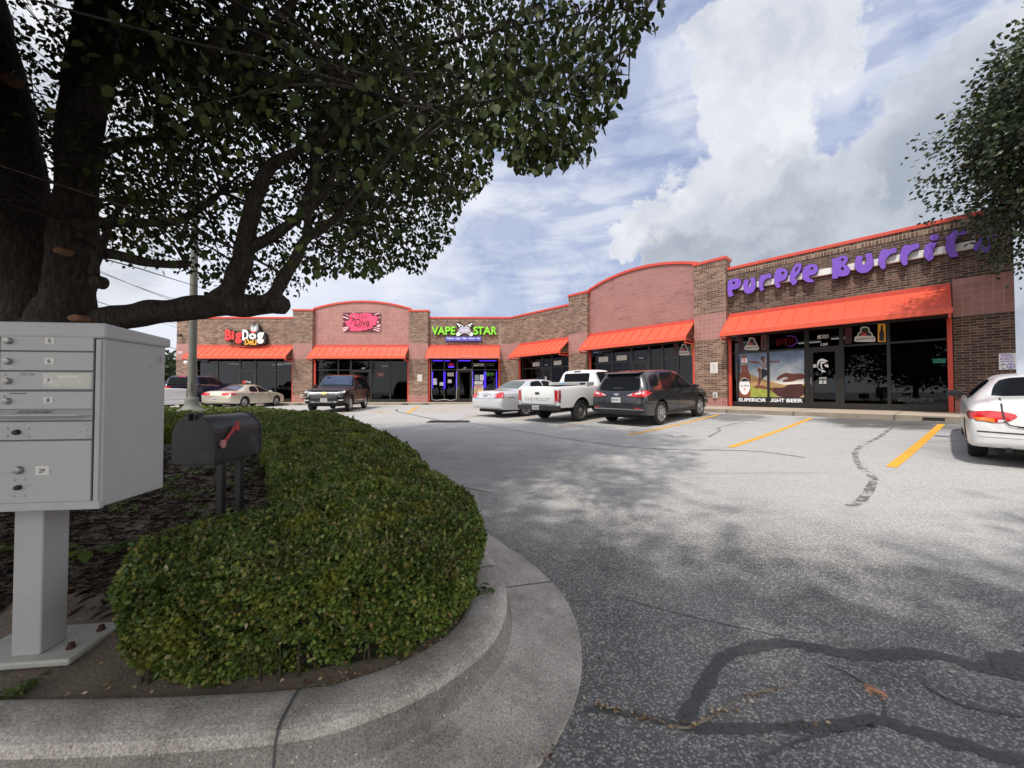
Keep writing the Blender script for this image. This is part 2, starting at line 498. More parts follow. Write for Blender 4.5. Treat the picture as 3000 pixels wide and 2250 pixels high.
def asphaltmat():
    m, n, l, out = newmat('asphalt')
    b = n.new('ShaderNodeBsdfPrincipled'); l.new(b.outputs[0], out.inputs[0]); b.inputs['Roughness'].default_value = .9; b.inputs['Specular IOR Level'].default_value = .3
    tc = n.new('ShaderNodeTexCoord'); P = tc.outputs['Object']

    def nz(s, d=6, r=.6, v=None):
        x = n.new('ShaderNodeTexNoise'); x.inputs['Scale'].default_value = s; x.inputs['Detail'].default_value = d; x.inputs['Roughness'].default_value = r
        l.new(v or P, x.inputs['Vector']); return x.outputs[0]

    def mp(v, a, b_, c, d):
        x = n.new('ShaderNodeMapRange'); x.interpolation_type = 'SMOOTHSTEP'; x.inputs[1].default_value = a; x.inputs[2].default_value = b_; x.inputs[3].default_value = c; x.inputs[4].default_value = d
        l.new(v, x.inputs[0]); return x.outputs[0]

    def mth(op, a, b_):
        x = n.new('ShaderNodeMath'); x.operation = op
        for i, v in enumerate((a, b_)):
            if isinstance(v, (int, float)): x.inputs[i].default_value = v
            else: l.new(v, x.inputs[i])
        return x.outputs[0]

    def mx(f, a, b_):
        x = n.new('ShaderNodeMix'); x.data_type = 'RGBA'
        if isinstance(f, float): x.inputs[0].default_value = f
        else: l.new(f, x.inputs[0])
        for i, v in ((6, a), (7, b_)):
            if isinstance(v, tuple): x.inputs[i].default_value = c4(v)
            else: l.new(v, x.inputs[i])
        return x.outputs[2]

    def dist(pt):
        x = n.new('ShaderNodeVectorMath'); x.operation = 'DISTANCE'; l.new(P, x.inputs[0]); x.inputs[1].default_value = pt; return x.outputs[1]
    big = nz(.22, 7, .62); mid = nz(1.3, 8, .65)
    st = n.new('ShaderNodeMapping'); st.inputs['Scale'].default_value = (.35, 2.6, 1); st.inputs['Rotation'].default_value = (0, 0, R(38)); l.new(P, st.inputs[0])
    strk = nz(1.2, 6, .6, st.outputs[0])
    v = n.new('ShaderNodeTexVoronoi'); v.inputs['Scale'].default_value = 95; l.new(P, v.inputs['Vector'])
    sep = n.new('ShaderNodeSeparateColor'); l.new(v.outputs['Color'], sep.inputs[0])
    stone = mp(sep.outputs[0], .2, 1.0, 0, 1)
    edge = mp(v.outputs['Distance'], .35, .75, 1, .0)
    stone = mth('MULTIPLY', stone, edge)
    light = mx(stone, (.35, .342, .33), (.64, .625, .60))
    stone = mth('MULTIPLY', stone, mp(mid, .32, .68, .60, 1.0))
    dark = mx(stone, (.105, .105, .105), (.52, .50, .475))
    # darker around the drive: worn binder with tree shade painted in; irregular patches too
    wearshade = mth('ADD', mth('ADD', dist((.75, 1.0, 0)), mth('MULTIPLY', mth('SUBTRACT', big, .5), 9.0)), mth('MULTIPLY', mth('SUBTRACT', strk, .5), 2.5))
    wf = mp(wearshade, 1.6, 4.6, 1, 0)
    dark2 = mth('ADD', dist((-.5, 6.2, .2)), mth('MULTIPLY', mth('SUBTRACT', mid, .5), 5))  # second darker patch further up the lot
    wf2 = mp(dark2, 1.0, 3.2, .42, 0)
    pat = mp(big, .52, .66, 0, .28)
    c = mx(mth('MAXIMUM', mth('MAXIMUM', wf, wf2), pat), light, dark)
    c = mx(mp(mid, .3, .75, 0, .30), c, (.50, .49, .47))
    c = mx(mp(strk, .55, .75, 0, .30), c, (.13, .13, .13))
    for pt, r, a in (((10.0, 10.4, .55), 1.9, .85), ((7.2, 12.6, .55), 1.5, .6), ((9.2, 5.2, .3), 2.6, .55), ((11.2, 9.0, .5), 2.0, .55), ((4.3, 14.6, .5), 1.4, .5), ((1.6, 17.5, .5), 1.3, .5), ((-9, 24, .4), 2.0, .3)):
        d = mth('ADD', dist(pt), mth('MULTIPLY', mth('SUBTRACT', mth('ADD', mth('MULTIPLY', mid, .6), mth('MULTIPLY', strk, .4)), .5), 4.2))
        c = mx(mp(d, r * .3, r, a, 0), c, (.055, .052, .050))
    v2 = n.new('ShaderNodeTexVoronoi'); v2.inputs['Scale'].default_value = 42; l.new(P, v2.inputs['Vector']); s2 = n.new('ShaderNodeSeparateColor'); l.new(v2.outputs['Color'], s2.inputs[0])
    chip = mth('MULTIPLY', mp(s2.outputs[1], .86, .90, 0, 1), mp(v2.outputs['Distance'], .22, .34, 1, 0)); c = mx(mth('MULTIPLY', chip, .7), c, (.55, .52, .47))
    grain = nz(260, 3, .7); c = mx(mp(grain, .50, .72, 0, .5), c, (.075, .074, .073))
    l.new(c, b.inputs['Base Color'])
    bp = n.new('ShaderNodeBump'); bp.inputs['Strength'].default_value = .8; bp.inputs['Distance'].default_value = .006; bp.invert = True
    l.new(v.outputs['Distance'], bp.inputs['Height']); l.new(bp.outputs[0], b.inputs['Normal'])
    return m


M['asphalt'] = asphaltmat()
xs = gridlines(-420, 424, 150, 3.0); ys = gridlines(-380, 392, 150, 3.0)
xs = np.unique(np.concatenate([xs, np.arange(-30, 20, 1.0)])); ys = np.unique(np.concatenate([ys, np.arange(0, 30, 1.0)]))
mb = MB(); nx, ny = len(xs), len(ys)
mb.v = [(float(x), float(y), gnd(float(x), float(y))) for y in ys for x in xs]
mb.f = [(j * nx + i, j * nx + i + 1, (j + 1) * nx + i + 1, (j + 1) * nx + i) for j in range(ny - 1) for i in range(nx - 1)]
tag(mb.build('ground', M['asphalt'], smooth=True), 'worn grey asphalt of the shopping strip car park', kind='structure')


def gz(x, y):
    """height of the ground MESH (bilinear in its cell)"""
    i = int(np.clip(np.searchsorted(xs, x) - 1, 0, nx - 2)); j = int(np.clip(np.searchsorted(ys, y) - 1, 0, ny - 2))
    tx = (x - xs[i]) / (xs[i + 1] - xs[i]); ty = (y - ys[j]) / (ys[j + 1] - ys[j])
    h = lambda a, b: mb_ground[b * nx + a]
    return h(i, j) * (1 - tx) * (1 - ty) + h(i + 1, j) * tx * (1 - ty) + h(i, j + 1) * (1 - tx) * ty + h(i + 1, j + 1) * tx * ty


mb_ground = [v[2] for v in mb.v]


def resample(pts, step):
    out = []
    for a, b in zip(pts[:-1], pts[1:]):
        a = Vector(a); b = Vector(b); k = max(1, int(math.ceil((b - a).length / step)))
        for i in range(k): out.append(a.lerp(b, i / k))
    out.append(Vector(pts[-1])); return out


def catmull(pts, sub=6):
    P = [Vector(p) for p in pts]; out = []
    for i in range(len(P) - 1):
        p0 = P[max(i - 1, 0)]; p1 = P[i]; p2 = P[i + 1]; p3 = P[min(i + 2, len(P) - 1)]
        for k in range(sub):
            t = k / sub
            out.append(.5 * ((2 * p1) + (p2 - p0) * t + (2 * p0 - 5 * p1 + 4 * p2 - p3) * t * t + (3 * p1 - p0 - 3 * p2 + p3) * t ** 3))
    out.append(P[-1]); return out


def strip(mb, pts, w, lift=.004, jag=0.0, step=.4, zf=None):
    """a flat band draped over the ground along 2-D points; w is one width or a list"""
    zf = zf or gz
    P = resample([Vector((p[0], p[1])) for p in pts], step)
    L = [0]
    for a, b in zip(P[:-1], P[1:]): L.append(L[-1] + (b - a).length)
    vs = []
    for i, p in enumerate(P):
        t = (P[min(i + 1, len(P) - 1)] - P[max(i - 1, 0)]).normalized(); nn = Vector((-t.y, t.x))
        ww = w if not hasattr(w, '__len__') else w[0] + (w[1] - w[0]) * L[i] / L[-1]
        for sgn in (1, -1):
            q = p + nn * sgn * (ww / 2 * (1 + random.uniform(-jag, jag)))
            vs.append((q.x, q.y, zf(q.x, q.y) + lift))
    mb.add(vs, [(2 * i, 2 * i + 1, 2 * i + 3, 2 * i + 2) for i in range(len(P) - 1)])
    return mb


def linemat(name, col, wornness, nscale=7):
    m, n, l, out = newmat(name)
    b = n.new('ShaderNodeBsdfPrincipled'); b.inputs['Roughness'].default_value = .8; b.inputs['Base Color'].default_value = c4(col)
    tr = n.new('ShaderNodeBsdfTransparent'); mx = n.new('ShaderNodeMixShader'); l.new(mx.outputs[0], out.inputs[0])
    tc = n.new('ShaderNodeTexCoord')
    a = n.new('ShaderNodeTexNoise'); a.inputs['Scale'].default_value = nscale; a.inputs['Detail'].default_value = 10; a.inputs['Roughness'].default_value = .75; l.new(tc.outputs['Object'], a.inputs[0])
    mr = n.new('ShaderNodeMapRange'); mr.inputs[1].default_value = wornness; mr.inputs[2].default_value = wornness + .12; l.new(a.outputs[0], mr.inputs[0])
    l.new(mr.outputs[0], mx.inputs[0]); l.new(tr.outputs[0], mx.inputs[1]); l.new(b.outputs[0], mx.inputs[2])
    return m


M['yline'] = linemat('yellow_line_paint', (.72, .36, .035), .33)
M['yline2'] = linemat('faded_yellow_line_paint', (.66, .40, .12), .44)
M['wline'] = linemat('worn_white_paint', (.6, .58, .55), .5)
M['tar'] = mat('crack_sealant', (.082, .082, .084), .7, var=.3, vscale=9, bump=.3, bscale=50)
M['tarb'] = linemat('ragged_crack_sealant', (.088, .088, .090), .37, 38)
M['tar2'] = linemat('old_crack_sealant', (.14, .14, .138), .46)


def G(x, y):                      # pixel of the 2212-wide view -> ground point
    p = on_ground(x * K, y * K); return (p.x, p.y)


def line_marking(a, b, w, m='yline'):
    mb = MB(); strip(mb, [a, b], w, .005, 0, .5); tag(mb.build('parking_line_marking', M[m]), kind='structure')


H2 = Vector((NI.x, NI.y))
def stall(a, ln, w=.11, m='yline'):
    a = Vector(a); line_marking(a, a + H2 * ln, w, m)


line_marking(G(1925, 1010), G(2034, 917), .125)
line_marking(G(1577, 967), G(1752, 904), .12)
line_marking(G(1358, 940), G(1552, 896), .12)
line_marking(G(1208, 922), G(1315, 903), .11, 'yline2')
line_marking(G(1090, 910), G(1190, 893), .11, 'yline2')
line_marking(G(1008, 901), G(1080, 891), .11, 'yline2')
line_marking(G(880, 893), G(903, 878), .17)
line_marking(G(726, 896), G(795, 879), .14, 'yline2')
line_marking(G(600, 901), G(672, 888), .13, 'yline2')
for k in range(9):                                   # hatched no-parking bay before the vape shop
    f = k / 8
    a = G(884 + 18 * f, 892 - 15 * f); b = G(1035 - 6 * f, 884 - 9.5 * f)
    line_marking(a, b, .10, 'yline2')
for pts in ([(812, 892), (822, 888), (838, 890), (846, 887)], [(822, 888), (824, 893)], [(800, 889), (810, 892)]):
    mb = MB(); strip(mb, [G(*p) for p in pts], .13, .005); tag(mb.build('parking_symbol_marking', M['yline2']), kind='structure')
mb = MB(); strip(mb, [G(2035, 932), G(2140, 940)], .06, .005); tag(mb.build('white_line_marking', M['wline']), kind='structure')

for pts, w, m, jag in (
    ([(1475, 1575), (1490, 1540), (1520, 1490), (1555, 1435), (1600, 1404), (1680, 1392), (1760, 1402), (1850, 1422), (1930, 1418), (2030, 1424), (2120, 1450), (2260, 1470)], (.06, .085), 'tarb', .3),
    ([(1262, 1535), (1340, 1545), (1420, 1560), (1500, 1580), (1600, 1582), (1700, 1578), (1800, 1575), (1890, 1566), (1990, 1590), (2100, 1622), (2260, 1670)], (.03, .065), 'tarb', .35),
    ([(2150, 1452), (2200, 1432), (2260, 1412)], .10, 'tarb', .5),
    ([(1640, 1640), (1760, 1600), (1890, 1570)], .012, 'tar', .4), ([(1910, 1565), (1905, 1520), (1850, 1470), (1790, 1440)], .010, 'tar', .4),
    ([(1990, 1480), (2080, 1530), (2212, 1560)], .012, 'tar', .4), ([(1330, 1290), (1500, 1340), (1700, 1380)], .006, 'tar', .4),
    ([(1925, 925), (1900, 945), (1860, 965), (1847, 985), (1860, 1010), (1885, 1030), (1880, 1055), (1862, 1080), (1835, 1095)], (.075, .09), 'tar2', .22),
    ([(1530, 945), (1555, 930), (1550, 925), (1590, 915), (1650, 900)], .07, 'tar2', .3),
    ([(860, 884), (856, 888), (880, 894), (920, 902), (958, 910)], .09, 'tar', .2), ([(995, 911), (1090, 926), (1200, 945), (1330, 963), (1450, 972), (1620, 975), (1740, 990)], .035, 'tar', .35),
    ([(985, 909), (1010, 903), (1040, 899)], .05, 'tar', .2), ([(620, 935), (720, 925), (830, 918), (955, 912)], .045, 'tar2', .3),
    ([(1040, 1068), (1200, 1060), (1330, 1020), (1460, 985), (1600, 962)], .009, 'tar2', .4), ([(985, 1050), (1062, 1066)], .02, 'tar', .3),
    ([(640, 930), (700, 920), (740, 905), (800, 896)], .03, 'tar2', .3)):
    mb = MB(); strip(mb, catmull([G(*p) for p in pts], 5), w, .004, jag, .12)
    tag(mb.build('crack_sealant', M[m]), kind='structure')

# spray-paint mark on the asphalt
M['orspray'] = linemat('orange_spray_paint', (.75, .33, .16), .46)
mb = MB(); strip(mb, [G(1865, 1487), G(1912, 1520)], (.05, .075), .005, .35, .03); tag(mb.build('orange_paint_marking', M['orspray']), kind='structure')

# storm drain grate
p = on_ground(970 * K, 911 * K); t = empty('drain_grate', (p.x, p.y, gz(p.x, p.y)), 'black iron storm drain grate set in the open asphalt', 'drain')
mb = MB(); mb.box(-.72, .72, -.36, .36, .0, .012); mb.build('drain_frame', M['tar'], t)
mb = MB()
for k in range(16): mb.box(-.66 + k * .085, -.66 + k * .085 + .035, -.3, .3, .012, .03)
mb.build('grate_bars', M['black'], t)

# ---------------------------------------------------------------- pavement in front of the shops
def kerbz(s): return .615 + .135 * sstep(s / 9.0)


mb = MB(); KQ = 3.3
kx = -0.1 - (KQ - 2 * NI.y) / NI.x
wall = [Vector((-44, 28.0)), Vector((-20, 28.0)), Vector((-10, 28.0)), WC] + [WC + U * s for s in (2, 4, 6, 8, 10, 14, 18, 22.6, 26)]
K0 = Vector((kx, 26.0)); s0 = (K0 - WC).dot(U)
kerb = [Vector((-44, 26)), Vector((-20, 26)), Vector((-10, 26)), K0] + [WC + U * (s0 + (s - 0) * (26 - s0) / 26) - NI * KQ for s in (2, 4, 6, 8, 10, 14, 18, 22.6, 26)]
zz = [.60, .60, .60, .605] + [kerbz(s) for s in (2, 4, 6, 8, 10, 14, 18, 22.6, 26)]
vs = []
for w_, k_, z_ in zip(wall, kerb, zz):
    vs += [(w_.x, w_.y, z_), (k_.x, k_.y, z_)]
fs = [(2 * i, 2 * i + 1, 2 * i + 3, 2 * i + 2) for i in range(len(wall) - 1)]
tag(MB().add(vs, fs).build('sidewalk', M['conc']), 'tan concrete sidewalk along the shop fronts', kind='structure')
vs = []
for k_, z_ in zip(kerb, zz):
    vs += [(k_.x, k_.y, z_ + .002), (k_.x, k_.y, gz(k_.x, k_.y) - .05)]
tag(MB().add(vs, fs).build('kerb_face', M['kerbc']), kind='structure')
# expansion joints across the walk
mb = MB()
for i in range(len(wall) - 1):
    k = max(1, int((wall[i + 1] - wall[i]).length / 1.6))
    for j in range(k):
        a = wall[i].lerp(wall[i + 1], j / k); b = kerb[i].lerp(kerb[i + 1], j / k); z = zz[i] + (zz[i + 1] - zz[i]) * j / k
        d = (b - a).normalized(); e = Vector((-d.y, d.x)) * .012
        mb.add([(a.x - e.x, a.y - e.y, z + .004), (a.x + e.x, a.y + e.y, z + .004), (b.x + e.x, b.y + e.y, z + .004), (b.x - e.x, b.y - e.y, z + .004)], [(0, 1, 2, 3)])
        f = Vector((-d.x, -d.y)) * -.004
        mb.add([(b.x - e.x * 2 + f.x, b.y - e.y * 2 + f.y, z), (b.x + e.x * 2 + f.x, b.y + e.y * 2 + f.y, z), (b.x + e.x * 2 + f.x, b.y + e.y * 2 + f.y, z - .14), (b.x - e.x * 2 + f.x, b.y - e.y * 2 + f.y, z - .14)], [(0, 1, 2, 3)])
tag(mb.build('sidewalk_joints', mat('joint', (.12, .10, .08), .9)), kind='structure')
mb = MB()                                             # dark drain outlets cut in the kerb
for (px, py) in ((878, 1186.5), (1188, 1184), (1247, 1183.6), (2735, 1227)):
    if px < 1500: q = Vector((at(px, py, 26.0).x, 26.0)); d = Vector((1, 0)); o = Vector((0, -.006)); z = .57
    else:
        a, _ = WR.pt(px, py, KQ); q = WC + U * a - NI * KQ; d = U; o = -NI * .006; z = kerbz(a) - .035
    a = q + o - d * .2; b = q + o + d * .2
    mb.add([(a.x, a.y, z - .085), (b.x, b.y, z - .085), (b.x, b.y, z), (a.x, a.y, z)], [(0, 1, 2, 3)])
tag(mb.build('kerb_drain_openings', M['black']), kind='structure')
# ---------------------------------------------------------------- the L-shaped brick shopping strip
B = empty('shopping_strip', (0, 0, 0), 'L-shaped brown brick shopping strip with red awnings and arched pink tile gables', 'building')
ZT = 6.97                        # brick parapet
zs = lambda w, a: .60 if w is WL else kerbz(a)


def part(mb, name, m, w, parent=None, **k):
    o = mb.build(name, m, parent or B, **k)
    if parent is None: o.matrix_local = w.M
    return o


def upper_wall(w, x0, x1, m, z0=3.92):
    mb = MB(); mb.box(x0, x1, 0, .3, z0, ZT - .37); part(mb, 'wall', M[m], w)
    mb = MB(); mb.box(x0, x1, -.012, .3, ZT - .37, ZT - .13); part(mb, 'soldier_course', M['soldier'], w)
    mb = MB(); mb.box(x0, x1, -.06, .36, ZT - .13, ZT); part(mb, 'coping', M['reddk'], w, bevel=.01)


def pier(w, x0, x1, m, y0=0.0, top=None):
    z = zs(w, (x0 + x1) / 2) - .15; e = .004
    mb = MB(); mb.box(x0, x1, y0 - .012, .3, z, 1.12); part(mb, 'tile_base', M['tile'], w)
    mb = MB(); mb.box(x0, x1, y0, .3, 1.12, 3.79); part(mb, 'wall', M[m], w)
    t = top or 3.92
    if top:
        mb = MB(); mb.box(x0, x1, y0 - .012, .3, 3.79, 4.97); part(mb, 'tile_band', M['tile'], w)
        mb = MB(); mb.box(x0, x1, y0, .3, 4.97, top - .37); part(mb, 'wall', M[m], w)
        mb = MB(); mb.box(x0 - .01, x1 + .01, y0 - .015, .3, top - .37, top - .13); part(mb, 'soldier_course', M['soldier'], w)
        mb = MB(); mb.box(x0 - .05, x1 + .05, y0 - .065, .4, top - .13, top); part(mb, 'coping', M['reddk'], w, bevel=.01)
    else:
        mb = MB(); mb.box(x0, x1, y0 - .014, 0 if y0 < 0 else -.002, 3.79, 4.97); part(mb, 'tile_band', M['tile'], w)
        mb = MB(); mb.box(x0, x1, y0 + .001, .3, 3.79, 3.92); part(mb, 'wall', M[m], w)


def arch(w, x0, x1, ze, zm, m):
    n_ = 28; xm = (x0 + x1) / 2; hw = (x1 - x0) / 2; h = zm - ze; rad = (hw * hw + h * h) / (2 * h)
    f = lambda x: ze + math.sqrt(max(0, rad * rad - (x - xm) ** 2)) - (rad - h)
    X = [x0 + (x1 - x0) * i / n_ for i in range(n_ + 1)]
    mb = MB(); mb.prism([(x0, 3.92)] + [(x1, 3.92)] + [(x, f(x) - .13) for x in X[::-1]], -.3, -.03, WALLM); part(mb, 'tile_gable', M[m], w)
    mb = MB()
    for i in range(n_):
        a, b = X[i], X[i + 1]
        if i == 0: a -= .06
        if i == n_ - 1: b += .06
        mb.add([(a, -.05, f(X[i]) - .13), (b, -.05, f(X[i + 1]) - .13), (b, -.05, f(X[i + 1])), (a, -.05, f(X[i])),
                (a, .4, f(X[i]) - .13), (b, .4, f(X[i + 1]) - .13), (b, .4, f(X[i + 1])), (a, .4, f(X[i]))],
               [(0, 1, 2, 3), (3, 2, 6, 7), (1, 0, 4, 5)] + ([(0, 3, 7, 4)] if i == 0 else []) + ([(2, 1, 5, 6)] if i == n_ - 1 else []))
    for x, sg in ((x0 - .06, 1), (x1 + .06, -1)):
        a, b = (x, x + .07) if sg > 0 else (x - .07, x)
        mb.box(a, b, -.048, .39, ze - .55, ze - .12)
    part(mb, 'coping', M['reddk'], w)


def awning(w, x0, x1, z0, down=(1, 1), dep=1.05, sag=False):
    """standing-seam awning > fascia, end brackets and downspouts"""
    zt, zf = 4.78, 3.93
    mb = MB()
    th = .03
    mb.add([(x0, 0, zt), (x1, 0, zt), (x1, -dep, zf), (x0, -dep, zf), (x0, 0, zt - th), (x1, 0, zt - th), (x1, -dep, zf - th), (x0, -dep, zf - th)],
           [(0, 3, 2, 1), (4, 5, 6, 7), (0, 4, 7, 3), (1, 2, 6, 5), (0, 1, 5, 4), (2, 3, 7, 6)])
    k = max(3, int(round((x1 - x0) / .5)))
    nrm = Vector((0, -(zt - zf), dep)).normalized()   # outwards, up
    nrm = Vector((0, -(zt - zf) / math.hypot(zt - zf, dep), dep / math.hypot(zt - zf, dep)))
    for i in range(k + 1):
        x = x0 + .012 + (x1 - x0 - .024) * i / k
        a = Vector((0, -.005, zt + .002)); b = Vector((0, -dep + .005, zf + .002)); o = nrm * .032
        q = [a, b, b + o, a + o]
        mb.add([(x - .011, v.y, v.z) for v in q] + [(x + .011, v.y, v.z) for v in q], [(0, 1, 2, 3), (7, 6, 5, 4), (3, 2, 6, 7), (1, 0, 4, 5), (0, 3, 7, 4), (2, 1, 5, 6)])
    aw = part(mb, 'awning', M['red'], w)
    mb = MB(); mb.box(x0 + .01, x1 - .01, -.05, -.002, zt + .02, zt + .09); mb.box(x0 + .01, x1 - .01, -.09, -.003, zt - .06, zt + .02)
    mb.build('flashing', M['reddk'], aw)
    mb = MB(); mb.box(x0 - .02, x1 + .02, -dep - .06, -dep + .03, zf - .17, zf + .012); mb.build('fascia', M['red'], aw, bevel=.008)
    for i, x in enumerate((x0 + .04, x1 - .04)):
        mb = MB(); mb.box(x - .03, x + .03, -dep, -.0, zf - .30, zf - .235); mb.box(x - .03, x + .03, -dep - .02, -dep + .045, zf - .30, zf - .10)
        mb.box(x - .02, x + .02, -dep + .03, -.003, zf - .14, zf - .1)
        mb.build('bracket', M['reddk'], aw)
        if down[i]:
            mb = MB(); mb.box(x - .055, x + .055, -.13, -.016, z0, zf - .20); mb.box(x - .05, x + .05, -.22, -.13, zf - .33, zf - .2)
            mb.build('downspout', M['reddk'], aw, bevel=.006)
    return aw


def storefront(w, x0, x1, verts, door, ztr, z0, name='shop_front', yg=.12, lamps=()):
    """aluminium-and-glass front > panes, door (> push handle) in a recess with a dark shop interior behind"""
    zt = 3.93; fr = .045
    mb = MB()
    xs_ = sorted(set([x0 + fr / 2, x1 - fr / 2] + list(verts)))
    for x in xs_:
        ww = fr * (1.5 if x in door else 1); mb.box(x - ww, x + ww, yg - .05, yg + .05, z0, zt)
    for a, b in zip(xs_[:-1], xs_[1:]):
        mb.box(a + fr, b - fr, yg - .045, yg + .045, zt - .07, zt); mb.box(a + fr, b - fr, yg - .045, yg + .045, ztr - .035, ztr + .035)
        if not (a >= door[0] - .01 and b <= door[1] + .01): mb.box(a + fr, b - fr, yg - .045, yg + .045, z0, z0 + .22)
    f = part(mb, 'shop_front', M['bronze'], w)
    for a, b in zip(xs_[:-1], xs_[1:]):
        isd = a >= door[0] - .01 and b <= door[1] + .01
        mb = MB(); mb.box(a, b, yg - .006, yg + .006, ztr, zt - .05); mb.build('pane', M['glass'], f)
        if not isd:
            mb = MB(); mb.box(a, b, yg - .006, yg + .006, z0 + .1, ztr); mb.build('pane', M['glass'], f)
    a, b = door[0] + .07, door[1] - .07
    mb = MB(); t_ = .12
    mb.box(a, a + t_, yg - .03, yg + .03, z0 + .02, ztr - .04); mb.box(b - t_, b, yg - .03, yg + .03, z0 + .02, ztr - .04)
    mb.box(a + t_, b - t_, yg - .029, yg + .029, z0 + .02, z0 + .26); mb.box(a + t_, b - t_, yg - .029, yg + .029, ztr - .17, ztr - .04)
    mb.build('door', M['bronze'], f)
    mb = MB(); mb.box(a + t_, b - t_, yg - .006, yg + .006, z0 + .24, ztr - .15); mb.build('pane', M['glass'], f)
    mb = MB(); mb.tube([(a + .06, yg - .03, z0 + .9), (a + .06, yg - .09, z0 + .93), (a + .06, yg - .09, z0 + 1.2), (a + .06, yg - .03, z0 + 1.23)], .014, 6); mb.build('door_handle', M['grey'], f)
    # the room behind
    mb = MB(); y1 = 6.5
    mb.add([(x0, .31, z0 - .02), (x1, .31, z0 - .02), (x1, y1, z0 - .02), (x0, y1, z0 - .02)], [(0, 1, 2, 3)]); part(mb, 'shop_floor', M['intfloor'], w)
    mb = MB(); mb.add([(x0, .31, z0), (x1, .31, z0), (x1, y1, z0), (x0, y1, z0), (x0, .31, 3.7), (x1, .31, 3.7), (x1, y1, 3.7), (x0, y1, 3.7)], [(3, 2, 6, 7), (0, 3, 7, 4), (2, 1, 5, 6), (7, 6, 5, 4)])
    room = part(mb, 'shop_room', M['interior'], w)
    for (lx, ly, lw) in lamps:
        mb = MB(); mb.box(lx - lw / 2, lx + lw / 2, ly, ly + .25, 3.62, 3.66); mb.build('ceiling_lamp', M['ceillamp'], room)
    # reveals, soffit over the opening
    mb = MB(); mb.box(x0 - .03, x1 + .03, -.0, .3, 3.80, 3.915); part(mb, 'soffit', M['bronze'], w)
    return f


def counter(w, x0, x1, y, z0, h):
    mb = MB(); mb.box(x0, x1, y, y + .6, z0, z0 + h); mb.box(x0 - .05, x1 + .05, y - .05, y + .65, z0 + h, z0 + h + .05); part(mb, 'counter', M['interior'], w)


zL = .60
# --- wing across the far side
upper_wall(WL, -25.07, -16.24, 'brick'); pier(WL, -25.07, -23.72, 'brick'); 
pier(WL, -16.24, -14.79, 'brick', -.25, 7.5)
arch(WL, -14.79, -7.64, 7.66, 8.2, 'tile')
pier(WL, -7.64, -6.22, 'brick', -.25, 7.45)
upper_wall(WL, -6.22, -.1, 'brick'); pier(WL, -.93, -.1, 'brick')
storefront(WL, -23.72, -16.27, (-22.03, -20.37, -19.2, -17.7), (-20.37, -19.2), 2.99, zL, lamps=((-18.6, 2.5, 1.2), (-17.2, 1.5, 1.3), (-19.8, 3.5, .8), (-22.6, 2.5, .9)))
storefront(WL, -14.76, -7.68, (-13.0, -12.06, -10.54, -9.12), (-12.06, -10.54), 3.0, zL, lamps=((-11.3, 5.2, .5),))
storefront(WL, -6.19, -.95, (-5.07, -4.1, -2.96, -2.01), (-4.1, -2.96), 3.02, zL)
awning(WL, -23.66, -16.27, zL); awning(WL, -14.7, -7.68, zL); awning(WL, -6.2, -.9, zL)
counter(WL, -20, -17, 4.5, zL, 1.0)
# --- wing running towards the street
upper_wall(WR, 0.32, 5.82, 'brick'); pier(WR, 0.0, 1.02, 'brick'); 
mb = MB(); mb.box(-.05, .32, 0, .3, 3.92, ZT - .37); part(mb, 'wall', M['brick'], WR)
mb = MB(); mb.box(-.03, .32, -.012, .3, ZT - .37, ZT - .13); part(mb, 'soldier_course', M['soldier'], WR)
mb = MB(); mb.box(-.09, .32, -.058, .36, ZT - .13, ZT - .002); part(mb, 'coping', M['reddk'], WR)
pier(WR, 5.82, 7.25, 'brick', -.25, 7.45)
arch(WR, 7.25, 13.5, 7.6, 8.12, 'tile2')
pier(WR, 13.5, 14.88, 'brick', -.25, 7.45)
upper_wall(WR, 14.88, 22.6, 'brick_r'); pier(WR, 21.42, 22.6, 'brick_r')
storefront(WR, 1.02, 5.82, (1.23, 3.23, 4.08, 5.02), (3.23, 4.08), 3.02, kerbz(3.4))
storefront(WR, 7.28, 13.47, (8.78, 10.0, 11.03, 11.77, 12.56), (10.0, 11.03), 3.05, kerbz(10))
storefront(WR, 14.91, 21.42, (16.37, 17.67, 18.71, 19.95), (17.67, 18.71), 3.10, kerbz(18), lamps=((17.2, 3.0, .8), (18.4, 2.2, .6)))
awning(WR, 1.05, 5.80, kerbz(3)); awning(WR, 7.3, 13.45, kerbz(10)); awning(WR, 14.93, 21.38, kerbz(18))
counter(WR, 18.9, 20.6, 3.0, .745, .75)
# side and back walls, roof
mb = MB(); mb.box(-25.07, -24.77, .3, 14, .4, ZT - .13); part(mb, 'side_wall', M['brick'], WL)
mb = MB(); mb.box(-25.13, -24.7, .36, 14, ZT - .13, ZT - .002); part(mb, 'coping', M['reddk'], WL)
mb = MB(); mb.box(22.3, 22.6, .3, 14, .4, ZT - .13); part(mb, 'side_wall', M['brick'], WR)
mb = MB(); mb.box(22.2, 22.66, .36, 14, ZT - .13, ZT - .002); part(mb, 'coping', M['reddk'], WR)
mb = MB(); mb.box(-24.77, 6, .31, 14, 6.2, 6.3); part(mb, 'roof', M['roof'], WL)
mb = MB(); mb.box(-.4, 22.3, .31, 14, 6.08, 6.19); part(mb, 'roof', M['roof'], WR)
mb = MB(); mb.box(-24.77, 6, 13.7, 14, .4, 6.2); part(mb, 'back_wall', M['brick'], WL)
mb = MB(); mb.box(-2, 22.3, 13.7, 14, .4, 6.07); part(mb, 'back_wall', M['brick'], WR)
